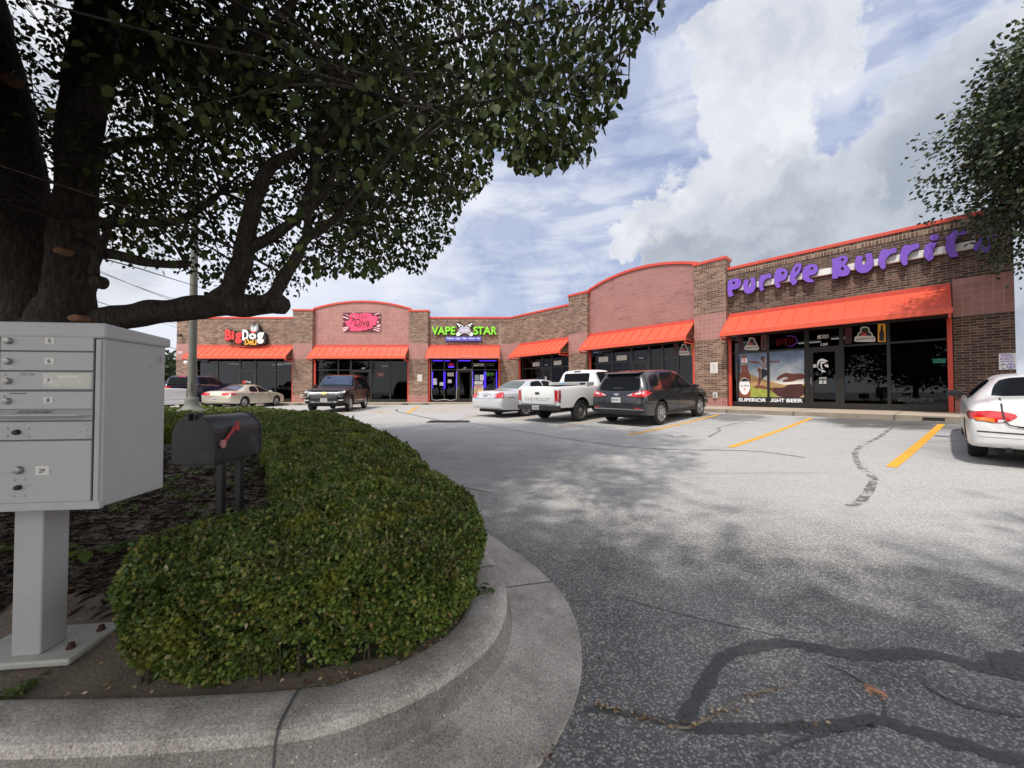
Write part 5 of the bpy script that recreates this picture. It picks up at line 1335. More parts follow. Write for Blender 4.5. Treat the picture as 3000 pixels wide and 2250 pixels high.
# surface samples: outer side walls and the top, clumped by noise
def hnoise(x, y, z): return math.sin(x * 7.1 + 1.3 * math.sin(y * 5.3)) * math.sin(y * 6.4 + 1.1 * math.sin(z * 9)) * .5 + math.sin(x * 17 + y * 13) * math.sin(z * 19 + x * 5) * .35
PS, NS, SS = [], [], []
HOLES = [(*at(px, py, 1.56), a_, b_) for px, py, a_, b_ in ((738, 1850, .07, .030), (905, 1830, .085, .026), (640, 1925, .05, .028), (1010, 1775, .05, .03), (560, 1780, .045, .02), (1130, 1880, .06, .02), (820, 1930, .06, .018), (470, 1900, .04, .02))]
per = [0]
for i in range(len(HP)): per.append(per[-1] + (HP[(i + 1) % len(HP)] - HP[i]).length)
def leafsize(y): return .0185 + .0042 * max(0, y - 1.6)
i = 0
for i in range(len(HP)):
    a_, b_ = HP[i], HP[(i + 1) % len(HP)]; L_ = (b_ - a_).length
    if L_ < 1e-6: continue
    nn = Vector(((b_ - a_).y, -(b_ - a_).x)).normalized(); mid_ = (a_ + b_) / 2
    if inside((mid_.x + nn.x * .02, mid_.y + nn.y * .02), HP): nn = -nn
    if mid_.y > 8.6 and nn.y > 0.2 and mid_.x < -7: continue
    s_ = leafsize(mid_.y); dens = 5.2 / (s_ * s_ * .45)
    vis = 1.0 if nn.dot(-mid_) > 0 or mid_.y < 3 else .35
    for k in range(int(L_ * .52 * dens * vis)):
        t = rng.random(); v = rng.random(); p = a_.lerp(b_, t)
        z0 = hbase(p.x, p.y); z = z0 + .02 + (htop(p.x, p.y) - z0 - .02) * v
        rr = .035 * (1 - min(1, 8 * min(1 - v, .125)))          # rounded shoulder
        dpt = abs(rng.normal(0, .045)) + rr; hn = hnoise(p.x, p.y, z)
        bulge = .055 * hn + .075 * (v - .62) - (.03 if v < .12 else 0)
        if hn < -.32 and rng.random() < .8: dpt += .085
        q = p + nn * (bulge - dpt)
        if any((q.x - h_[0]) ** 2 / h_[3] ** 2 + (q.y - h_[1]) ** 2 / .02 + (z - h_[2]) ** 2 / h_[4] ** 2 < 1 for h_ in HOLES) and rng.random() < .93: continue
        PS.append((q.x, q.y, z)); NS.append((nn.x + rng.normal(0, .45), nn.y + rng.normal(0, .45), .35 + rng.normal(0, .4))); SS.append(s_ * rng.uniform(.75, 1.35))
xs_h = [p.x for p in HP]; ys_h = [p.y for p in HP]
Yb = np.linspace(1.6, 12.9, 60)
for y0, y1 in zip(Yb[:-1], Yb[1:]):
    s_ = leafsize(y0); dens = 4.6 / (s_ * s_ * .45)
    xm_ = -1.0 * y1 * 1.02 - .6
    x0_, x1_ = max(-13.5, xm_ - .3), 0
    for k in range(int((x1_ - x0_) * (y1 - y0) * dens)):
        x = rng.uniform(x0_, x1_); y = rng.uniform(y0, y1)
        if not inside((x, y), HP): continue
        if (x - POLE.x) ** 2 + (y - POLE.y) ** 2 < .42: continue
        hn = hnoise(x, y, .4); z = htop(x, y) + .045 * hn - abs(rng.normal(0, .028)) + (.03 * rng.random() if rng.random() < .12 else 0)
        if hn < -.40 and rng.random() < .8: z -= .09
        PS.append((x, y, z)); NS.append((rng.normal(0, .5), rng.normal(0, .5), 1)); SS.append(s_ * rng.uniform(.75, 1.35))
for k in range(420):                                   # stray shoots the shears missed
    y = 1.6 + 6 * rng.random() ** 2; x = rng.uniform(-1.05 * y - .5, 0)
    if not inside((x, y), HP): continue
    z = htop(x, y); d_ = Vector((rng.normal(0, .4), rng.normal(0, .4), 1)).normalized(); L3 = rng.uniform(.03, .09)
    for j in range(7):
        q = Vector((x, y, z - .02)) + d_ * (L3 * j / 5); PS.append(tuple(q)); NS.append((rng.normal(0, .8), rng.normal(0, .8), .8)); SS.append(leafsize(y) * rng.uniform(.9, 1.3))
PS = np.array(PS); NS = np.array(NS); SS = np.array(SS); n_ = len(PS)
dr = NS / np.linalg.norm(NS, axis=1, keepdims=True) * .8 + rng.normal(0, .62, (n_, 3)); dr[:, 2] += .25
nm = NS * .6 + rng.normal(0, .55, (n_, 3)); nm[:, 2] += .5
V_, F_ = leaves(PS - np.array(hinv), dr, nm, SS * 1.12, .82)
print('hedge leaves', n_)
npmesh('foliage', V_, F_, M['hedge'], hedge)
# dark twiggy core that carries the leaves
mb = MB()
for k in range(900):
    i = int(rng.integers(0, len(HO) - 30)); p = Vector((HO[i][0], HO[i][1])); c = Vector((-1.3, 2.1)) if p.y < 2.6 else Vector((p.x - .9, p.y - .3))
    q = p.lerp(c, .1 + .5 * rng.random()); z0 = hbase(q.x, q.y); e_ = p.lerp(c, .03 + .1 * rng.random()); zt_ = z0 + (htop(p.x, p.y) - z0) * rng.uniform(.3, .97)
    mb.tube([Vector((q.x, q.y, z0)) - hinv, Vector((q.x * .6 + e_.x * .4, q.y * .6 + e_.y * .4, z0 * .5 + zt_ * .5)) - hinv, Vector((e_.x, e_.y, zt_)) - hinv], [.006, .004, .002], 4, False)
mb.build('twigs', M['twig'], hedge)
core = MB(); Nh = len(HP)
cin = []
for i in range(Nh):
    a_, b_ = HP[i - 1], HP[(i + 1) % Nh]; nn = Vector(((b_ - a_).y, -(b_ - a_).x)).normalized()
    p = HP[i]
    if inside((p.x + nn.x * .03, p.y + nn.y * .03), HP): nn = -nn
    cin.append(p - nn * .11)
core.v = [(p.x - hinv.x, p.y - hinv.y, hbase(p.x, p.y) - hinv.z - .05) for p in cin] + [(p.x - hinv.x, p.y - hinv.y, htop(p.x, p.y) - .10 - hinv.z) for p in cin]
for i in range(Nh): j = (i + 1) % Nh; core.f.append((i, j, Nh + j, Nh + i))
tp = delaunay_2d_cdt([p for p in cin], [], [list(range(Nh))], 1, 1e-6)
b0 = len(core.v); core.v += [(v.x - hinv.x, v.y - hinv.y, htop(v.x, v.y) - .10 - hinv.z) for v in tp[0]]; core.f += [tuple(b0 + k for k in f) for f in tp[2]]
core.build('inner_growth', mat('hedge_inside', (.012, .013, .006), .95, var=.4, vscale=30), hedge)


# weeds in the mulch
M['weed'] = randmat('weed_leaf', [(0, (.03, .055, .010)), (.5, (.07, .115, .02)), (1, (.13, .17, .035))], .5, .3)
def weed(x, y, r, n_, size, label, name='weed_plant', group=None):
    z = hbase(x, y); o = empty(name, (x, y, z), label, 'plant', group)
    P_, D_, N_ = [], [], []; mb = MB()
    for k in range(n_):
        w_ = 2 * math.pi * (k + rng.random() * .6) / n_ * 2.4; rr = r * rng.uniform(.25, 1); h = r * rng.uniform(.35, 1.1)
        e_ = Vector((math.cos(w_) * rr, math.sin(w_) * rr, h)); mb.tube([(0, 0, -.01), e_ * .5 + Vector((0, 0, h * .15)), e_], [.004, .003, .002], 4, False)
        for j in range(3): P_.append(e_ * (1 - .22 * j)); D_.append((math.cos(w_ + (j - 1) * .9), math.sin(w_ + (j - 1) * .9), -.15 + rng.normal(0, .2))); N_.append((rng.normal(0, .3), rng.normal(0, .3), 1))
    V_, F_ = leaves(np.array([tuple(p) for p in P_]), np.array(D_), np.array(N_), size * rng.uniform(.7, 1.3, len(P_)), 1.0)
    npmesh('leaf_cluster', V_, F_, M['weed'], o); mb.build('stem', M['weed'], o)
GW = 'weeds in the bark mulch'
def wp(px, py): p = on_z(px, py, .30); return p.x, p.y
for (px, py, r, k, s_, lab) in ((655, 1200, .15, 9, .06, 'bushy green weed at the foot of the far hedge beside the grey cabinet'), (545, 1490, .16, 10, .055, 'leafy weed in the mulch under the black mailbox'), (590, 1420, .2, 12, .07, 'taller weed below the front of the black mailbox'), (352, 1535, .12, 8, .055, 'small weed alone in the mulch right of the grey pedestal'), (280, 1635, .13, 5, .09, 'broad-leaved weed between pedestal and near hedge'), (480, 1455, .15, 8, .06, 'weed beside the back edge of the grey cabinet'), (720, 1440, .2, 11, .065, 'weed right of the mailbox posts by the hedge'), (690, 1395, .18, 9, .06, 'weed behind the mailbox posts'), (30, 1640, .12, 6, .07, 'weed at the left edge of the picture behind the pedestal'), (560, 1535, .1, 6, .04, 'tiny weed near the back of the near hedge'), (640, 1480, .14, 8, .055, 'weed between the two mailbox posts')):
    x, y = wp(px, py) if lab[0] != 'x' else (0, 0); y = min(y, 5.0); weed(x, y, r, k, s_, lab, group=GW)
weed(*[c for c in on_z(1395, 1772, .17)][:2], .09, 6, .05, 'small weed growing over the kerb at the hedge nose')
weed(*[c for c in on_z(60, 2060, .16)][:2], .07, 7, .03, 'low yellow-green weed on the soil by the near kerb')

# ---------------------------------------------------------------- cluster mailbox cabinet on its pedestal
M['cbu'] = mat('grey_powder_coat', (.40, .40, .405), .55, var=.035, vscale=3, bump=.12, bscale=260, spots=.28, spotcol=(.2, .19, .18), spotscale=60)
M['cbudk'] = mat('grey_door_gap', (.10, .10, .11), .6)
M['steel'] = mat('worn_lock_metal', (.32, .31, .30), .35, metal=.8, var=.2, vscale=80)
x0, x1, y0, y1 = -2.525, -1.752, 1.60, 1.94; zb0, zt0 = .925, 1.70
CB = empty('cluster_mailbox', ((x0 + x1) / 2, (y0 + y1) / 2, .24), 'large light grey cluster mailbox cabinet with numbered doors on a square pedestal', 'mailbox')
OB = Vector(CB.location)
def cb(name, m, bx, parent=None, bevel=0.0):
    a = MB(); a.box(bx[0] - OB.x, bx[1] - OB.x, bx[2] - OB.y, bx[3] - OB.y, bx[4] - OB.z, bx[5] - OB.z); return a.build(name, m, parent or CB, bevel=bevel)
cab_ = cb('cabinet', M['cbu'], (x0, x1, y0 + .012, y1, zb0, zt0 - .05), bevel=.006)
a = MB(); h0, h1 = zt0 - .055, zt0 + .012
a.add([(x0 - .01 - OB.x, y0 - .004 - OB.y, h0 - OB.z), (x1 + .012 - OB.x, y0 - .004 - OB.y, h0 - OB.z), (x1 + .012 - OB.x, y1 + .02 - OB.y, h0 - OB.z), (x0 - .01 - OB.x, y1 + .02 - OB.y, h0 - OB.z),
       (x0 - .01 - OB.x, y0 - .004 - OB.y, h1 - OB.z), (x1 + .012 - OB.x, y0 - .004 - OB.y, h1 - OB.z), (x1 + .012 - OB.x, y1 + .02 - OB.y, h1 - .02 - OB.z), (x0 - .01 - OB.x, y1 + .02 - OB.y, h1 - .02 - OB.z)], [(0, 3, 2, 1), (4, 5, 6, 7), (0, 1, 5, 4), (1, 2, 6, 5), (2, 3, 7, 6), (3, 0, 4, 7)])
a.build('hood', M['cbu'], CB, bevel=.01)
zy = lambda yy: 1.42 + (1146 - (850 + .3617 * yy)) * 1.6 / 1100
def lock(xx, zz, par, r=.0135, m='steel'):
    a = MB(); a.lathe([(r * .8, -.001), (r, .0), (r, .010), (r * .85, .015), (r * .5, .0165)], 16, Matrix.Translation((xx - OB.x, y0 - OB.y, zz - OB.z)) @ Matrix.Rotation(R(90), 4, 'X')); k = a.build('lock', M[m], par, smooth=True, sharp=40)
def rivet(xx, zz, par):
    a = MB(); a.lathe([(.0062, -.002), (.0055, .002), (.003, .0042)], 10, Matrix.Translation((xx - OB.x, y0 - OB.y, zz - OB.z)) @ Matrix.Rotation(R(90), 4, 'X')); a.build('rivet', M['cbu'], par, smooth=True)
def label_plate(t_, xx, zz, par, w_=.034, h_=.026):
    k = cb('number_plate', M['offwhite'], (xx - w_ / 2, xx + w_ / 2, y0 - .0022, y0 - .0002, zz - h_ / 2, zz + h_ / 2), par)
    a = MB(); ww = .0062 * len(t_); text_fit(a, t_, xx - ww - OB.x, xx + ww - OB.x, zz - .0085 - OB.z, zz + .0085 - OB.z, y0 - .0028 - OB.y, 0, .02); a.build('number', M['black'], k)
cols_ = [(-2.482, -2.142, False), (-2.129, -1.785, True)]
for (cx0, cx1, right) in cols_:
    g_ = .004
    rows = [(340, 494, '5'), (506, 652, '6'), (664, 806, '7'), (822, 962, '8')] if right else [(340, 494, '1'), (506, 652, '2'), (664, 806, '3'), (822, 962, '4')]
    cb('door_gap', M['cbudk'], (cx0 - .003, cx1 + .003, y0 + .004, y0 + .0118, zb0 + .02, zy(332)))
    for (ya, yb, t_) in rows:
        d_ = cb('mail_door', M['cbu'], (cx0, cx1, y0, y0 + .009, zy(yb), zy(ya)), bevel=.0025)
        lock(cx0 + .034, (zy(ya) + zy(yb)) / 2 - .002, d_); label_plate(t_, cx0 + .182, (zy(ya) + zy(yb)) / 2 + .001, d_)
    d_ = cb('outgoing_slot_panel', M['cbu'], (cx0, cx1, y0 + .001, y0 + .009, zy(1052), zy(966)))
    a = MB(); a.add([(cx0 - .03 - OB.x, y0 - OB.y, zy(968) - OB.z), (cx1 + .004 - OB.x, y0 - OB.y, zy(968) - OB.z), (cx1 - .012 - OB.x, y0 - .045 - OB.y, zy(1000) - OB.z), (cx0 - .03 - OB.x, y0 - .045 - OB.y, zy(1000) - OB.z),
                     (cx0 - .03 - OB.x, y0 - .001 - OB.y, zy(1012) - OB.z), (cx1 + .004 - OB.x, y0 - .001 - OB.y, zy(1012) - OB.z), (cx1 - .012 - OB.x, y0 - .045 - OB.y, zy(1012) - OB.z), (cx0 - .03 - OB.x, y0 - .045 - OB.y, zy(1012) - OB.z)], [(0, 3, 2, 1), (3, 7, 6, 2), (2, 6, 5, 1), (0, 4, 7, 3), (4, 5, 6, 7)]); hd_ = a.build('slot_hood', M['cbu'], d_)
    if right:
        a = MB(); vs_, fs_ = text_raw('OUTGOING MAIL', .01); xs2 = [v[0] for v in vs_]; ys2 = [v[1] for v in vs_]; zA, zB = zy(974), zy(994)
        a.add([(cx0 + .09 + (v[0] - min(xs2)) / (max(xs2) - min(xs2)) * .13 - OB.x, y0 - .008 - .027 * (1 - (v[1] - min(ys2)) / (max(ys2) - min(ys2))) - OB.y, zy(968) - (zy(968) - zy(1000)) * (.008 + .027 * (1 - (v[1] - min(ys2)) / (max(ys2) - min(ys2)))) / .045 + .0012 - OB.z) for v in vs_], fs_); a.build('slot_lettering', M['cbudk'], hd_)
    d_ = cb('service_door', M['cbu'], (cx0, cx1, y0, y0 + .009, zy(1204), zy(1062)), bevel=.0025)
    lock(cx0 + .072, zy(1142), d_, .011, 'black')
    for u_, v_ in ((.034, 1112), (.112, 1112), (.034, 1174), (.112, 1174), (.329, 1087), (.329, 1130), (.329, 1177), (.299, 1142)): rivet(cx0 + u_, zy(v_), d_)
    d_ = cb('parcel_door', M['cbu'], (cx0, cx1, y0, y0 + .009, zy(1660) - .022, zy(1216)), bevel=.0025)
    lock(cx0 + .082, zy(1440), d_, .0165); lock(cx0 + .082, zy(1577), d_, .0105, 'black'); label_plate('2P' if right else '1P', cx0 + .166, zy(1449), d_, .05, .036)
    for u_, v_ in ((.065, 1515), (.1, 1515), (.065, 1642), (.1, 1642)): rivet(cx0 + u_, zy(v_), d_)
# centre mullion trims, stuck-on tape and scribbles on the right-hand doors
cb('trim_rail', M['cbu'], (x1 - .024, x1 - .006, y0 + .002, y0 + .012, zb0 + .02, zt0 - .06), bevel=.002)
cb('trim_rail', M['cbu'], (-2.139, -2.132, y0 + .001, y0 + .012, zb0 + .02, zt0 - .06))
cb('bottom_rail', M['cbu'], (x0, x1 + .004, y0 - .002, y0 + .02, zb0 - .004, zb0 + .030), bevel=.003)
dx_ = lambda zx: (zx * .3617 - 1500) / 1100 * 1.6 + .023
tp_ = cb('clear_tape', mat('old_tape', (.50, .49, .45), .25, var=.1, vscale=30), (dx_(360), dx_(700), y0 - .0008, y0 - .0002, zy(790), zy(676)))
cb('tape_patch', M['offwhite'], (dx_(462), dx_(612), y0 - .0016, y0 - .0009, zy(715), zy(692)), tp_)
a = MB(); text_fit(a, 'STE 109', dx_(203) - OB.x, dx_(298) - OB.x, zy(694) - OB.z, zy(675) - OB.z, y0 - .0008 - OB.y, 0, .0)
for zx, zq in ((97, 362), (100, 690), (95, 858)):
    text_fit(a, 'x', dx_(zx - 10) - OB.x, dx_(zx + 10) - OB.x, zy(zq + 9) - OB.z, zy(zq - 9) - OB.z, y0 - .0008 - OB.y, 0, -.01)
a.build('pen_writing', M['cbudk'], CB)
cb('pen_smudge', M['cbudk'], (dx_(130), dx_(245), y0 - .0008, y0 - .0003, zy(841), zy(832)))
# scratches high on the side panel
a = MB()
for (ya, za, yb, zc_) in ((1.87, 1.575, 1.90, 1.555), (1.885, 1.60, 1.90, 1.57), (1.905, 1.60, 1.91, 1.56), (1.93, 1.605, 1.94, 1.585), (1.95, 1.61, 1.955, 1.59), (1.84, 1.545, 1.855, 1.53)): a.add([(x1 + .0006 - OB.x, ya - OB.y, za - OB.z), (x1 + .0006 - OB.x, yb - OB.y, zc_ - OB.z), (x1 + .0006 - OB.x, yb + .004 - OB.y, zc_ + .001 - OB.z), (x1 + .0006 - OB.x, ya + .003 - OB.y, za - OB.z)], [(0, 1, 2, 3)])
a.build('scratches', M['cbudk'], CB)
cb('pedestal', M['cbu'], (-2.205, -2.09, 1.735, 1.85, .245, zb0 + .01), bevel=.006)
M['plate'] = mat('stained_base_plate', (.42, .43, .40), .6, var=.12, vscale=12, spots=.6, spotcol=(.12, .13, .09), spotscale=28)
M['rust'] = mat('rust', (.05, .022, .018), .9)
bp_ = cb('base_plate', M['plate'], (-2.40, -1.935, 1.69, 1.97, .215, .245), bevel=.008)
for (bx_, by_) in ((-2.0, 1.77), (-1.99, 1.90), (-2.34, 1.76), (-2.34, 1.91)):
    a = MB(); a.lathe([(.017, .245 - OB.z), (.017, .252 - OB.z), (.012, .254 - OB.z), (.012, .268 - OB.z), (.006, .272 - OB.z)], 8, Matrix.Translation((bx_ - OB.x, by_ - OB.y, 0)))
    a.build('anchor_bolt', M['rust'], bp_)
CB.rotation_euler = (0, 0, R(6.5)); _pv = Vector((x1, y0, .24)); CB.location = _pv + Matrix.Rotation(R(6.5), 3, 'Z') @ (Vector(OB) - _pv)
cb('maker_plate', M['offwhite'], (-2.20, -2.125, y0 - .004, y0 - .0025, zb0 + .002, zb0 + .018))

# ---------------------------------------------------------------- black rural mailbox
MBX = empty('rural_mailbox', (-2.21, 2.85, .25), 'black arched rural mailbox with a raised red flag on two black posts', 'mailbox'); MBX.rotation_euler = (0, 0, R(-1))
M['mblk'] = mat('scuffed_black_metal', (.020, .021, .024), .38, var=.3, vscale=9, spots=.35, spotcol=(.09, .09, .09), spotscale=9)
zb_, W_, Hs, L2 = .665, .145, .185, .23
arc = lambda k: [(k * W_ * math.cos(t), Hs + k * W_ * 1.0 * math.sin(t)) for t in np.linspace(0, math.pi, 17)]
sh = [(W_, 0)] + arc(1) + [(-W_, 0)]
def mbprism(name, k, y0_, y1_, m, parent=MBX, dz=0):
    p = [(W_ * k, -.004 * (k > 1))] + arc(k) + [(-W_ * k, -.004 * (k > 1))]; a = MB(); n_ = len(p)
    a.add([(x, y0_, zb_ + z + dz) for x, z in p] + [(x, y1_, zb_ + z + dz) for x, z in p], [tuple(range(n_)), tuple(range(n_, 2 * n_))[::-1]] + [((i + 1) % n_, i, n_ + i, n_ + (i + 1) % n_) for i in range(n_)]); return a.build(name, m, parent, bevel=.003)
mbprism('box_body', 1.0, -L2 + .02, L2, M['mblk'])
dr_ = mbprism('door', 1.05, -L2 - .006, -L2 + .0195, M['mblk'])
mbprism('rear_rim', 1.035, L2 + .0005, L2 + .02, M['mblk'])
a = MB(); a.box(-.035, -.012, -L2 - .03, -L2 + .04, zb_ + Hs + W_ - .03, zb_ + Hs + W_ + .022); a.box(.010, .022, -L2 - .02, -L2 + .05, zb_ + Hs + W_ - .02, zb_ + Hs + W_ + .02); a.build('latch', M['mblk'], dr_, bevel=.003)
M['flag'] = mat('red_flag_plastic', (.38, .05, .055), .5, var=.1, vscale=20)
a = MB(); fw = lambda u, v: (u, v)
FP = Matrix(((0, 0, 1, W_ + .004), (1, 0, 0, -L2 + .06), (0, 1, 0, zb_ + .13), (0, 0, 0, 1)))
a.prism([(-.008, .008), (.112, .125), (.128, .152), (.150, .160), (.154, .088), (.132, .074), (.120, .098), (.006, -.012)], 0.004, .010, FP); fl = a.build('flag', M['flag'], MBX)
a = MB(); a.prism(circ(0, 0, .023, .030, 16), .0005, .016, FP); a.build('flag_hub', mat('faded_hub', (.5, .22, .22), .6), fl)
for yy in (-.08, .10):
    a = MB(); a.box(-.0 + .055, .10, yy - .022, yy + .022, -.1, zb_ - .005); a.build('post', M['mblk'], MBX, bevel=.003)
a = MB(); a.box(-.11, .11, -L2 + .05, L2 - .04, zb_ - .022, zb_ - .001); a.build('mounting_board', M['mblk'], MBX)
a = MB()
for k in range(6): a.lathe([(.004, 0), (.003, .003)], 8, Matrix.Translation((W_, -L2 + .06 + k * .07, zb_ + .014)) @ Matrix.Rotation(R(90), 4, 'Y'))
a.build('rivet_row', M['black'], MBX)

# ---------------------------------------------------------------- lamp standard
LP = empty('street_lamp', (POLE.x, POLE.y, gz(POLE.x, POLE.y) + .12), 'tall grey round lamp pole with flared base rising out of the hedge', 'lamp post')
M['pole'] = mat('weathered_pole', (.17, .175, .15), .6, var=.15, vscale=4)
a = MB(); a.lathe([(.48, -.1), (.48, .34), (.46, .36)], 24); a.build('footing', M['conc'], LP)
a = MB(); a.lathe([(.335, .362), (.335, .42), (.30, .47), (.22, .52), (.17, .60), (.155, .70), (.15, .80), (.135, .82)], 24); a.build('base_cover', M['pole'], LP, smooth=True, sharp=35)
a = MB(); a.lathe([(.098, .82), (.075, 7.6)], 20); a.build('pole_shaft', M['pole'], LP, smooth=True, sharp=50)
a = MB(); a.box(-.05, .05, -.103, -.085, 1.0, 1.25); a.build('hand_hole_cover', M['pole'], LP)
a = MB(); a.tube([(0, 0, 7.55), (0, -.5, 7.75), (0, -.9, 7.8)], .04, 8); a.box(-.2, .2, -1.5, -.85, 7.7, 7.86); a.build('lamp_head', M['pole'], LP)
# ---------------------------------------------------------------- vehicles
def paint(name, col, metal=0.0, rough=.28, coat=1.0, var=.02): return mat(name, col, rough, metal, var=var, vscale=2, coat=coat)
M['cglass'] = mat('car_glass', (.010, .011, .013), .03, spec=.22, var=.05)
M['cglass'].node_tree.nodes['Principled BSDF'].inputs['IOR'].default_value = 1.2
M['cglass2'] = mat('clear_car_glass', (.06, .075, .075), .03, spec=.9, var=.3, vscale=3)
M['tyre'] = mat('tyre_rubber', (.016, .016, .016), .8, var=.25, vscale=12)
M['alloy'] = mat('alloy_wheel', (.55, .55, .56), .25, metal=.85, var=.05)
M['steelw'] = mat('old_steel_wheel', (.28, .28, .27), .4, metal=.7, var=.2, vscale=10)
M['tail'] = mat('tail_lamp_red', (.55, .012, .018), .12, coat=1, var=.25, vscale=18)
M['taild'] = mat('tail_lamp_dark_red', (.20, .006, .010), .12, coat=1, var=.3, vscale=14)
M['amber'] = mat('amber_lens', (.75, .20, .03), .12, coat=1, var=.2, vscale=16)
M['lens'] = mat('clear_lens', (.62, .62, .62), .1, coat=1, var=.2, vscale=16)
M['seam'] = mat('panel_gap', (.01, .01, .01), .7)
M['under'] = mat('underbody', (.012, .012, .012), .9)
M['vinyl'] = mat('black_bumper_plastic', (.022, .022, .024), .6, var=.2)
M['plateblue'] = mat('plate_ink', (.05, .07, .16), .5)


def pchip(x, Y, xq):
    x = np.asarray(x, float); Y = np.asarray(Y, float); h = np.diff(x); d = np.diff(Y, axis=0) / h[:, None]; m = np.zeros_like(Y)
    for i in range(1, len(x) - 1):
        a, b = d[i - 1], d[i]; ok = a * b > 0; w1, w2 = 2 * h[i] + h[i - 1], h[i] + 2 * h[i - 1]
        with np.errstate(divide='ignore', invalid='ignore'): v = (w1 + w2) / (w1 / a + w2 / b)
        m[i] = np.where(ok, v, 0)
    m[0] = d[0]; m[-1] = d[-1]
    k = np.clip(np.searchsorted(x, xq) - 1, 0, len(x) - 2); t = ((xq - x[k]) / h[k])[:, None]; hh = h[k][:, None]
    return (2 * t ** 3 - 3 * t ** 2 + 1) * Y[k] + (t ** 3 - 2 * t ** 2 + t) * hh * m[k] + (-2 * t ** 3 + 3 * t ** 2) * Y[k + 1] + (t ** 3 - t ** 2) * hh * m[k + 1]


def chaik(p):
    q = [p[0]]
    for a, b in zip(p[:-1], p[1:]): q += [a * .75 + b * .25, a * .25 + b * .75]
    q.append(p[-1]); return q


def body_mesh(st, round_=2):
    st = sorted(st); x = [s[0] for s in st]; Y = [s[1:] for s in st]
    xq = []
    for a, b in zip(x[:-1], x[1:]):
        k = max(2, int(math.ceil((b - a) / .07))); xq += [a + (b - a) * i / k for i in range(k)]
    xq.append(x[-1]); xq = np.array(xq); P = pchip(x, Y, xq)
    rings = []
    for X, (zb, zk, zt, wb, wk, wt) in zip(xq, P):
        zm = zb + .55 * (zk - zb); wm = max(wk, wb) + .012
        pts = [np.array(p) for p in ((0, zb), (wb - .12, zb), (wb - .01, zb + .015), (wb, zb + .09), (wm, zm), (wk + .006, zk - .05), (wk - .012, zk), (wk + (wt - wk) * .5 + .012, zk + (zt - zk) * .5), (wt + .018, zt - .045), (wt - .07, zt - .002), (wt * .5, zt + .012), (0, zt + .018))]
        for _ in range(round_): pts = chaik(pts)
        rings.append([(X, p[0], p[1]) for p in pts])
    n_ = len(rings[0]); full = n_ * 2 - 2
    V = []
    for r in rings:
        V += r + [(p[0], -p[1], p[2]) for p in r[-2:0:-1]]
    Fs = []
    for i in range(len(rings) - 1):
        for k in range(full):
            k2 = (k + 1) % full; Fs.append((i * full + k, (i + 1) * full + k, (i + 1) * full + k2, i * full + k2))
    Fs.append(tuple(range(full))); m_ = (len(rings) - 1) * full; Fs.append(tuple(range(m_, m_ + full))[::-1])
    return V, Fs


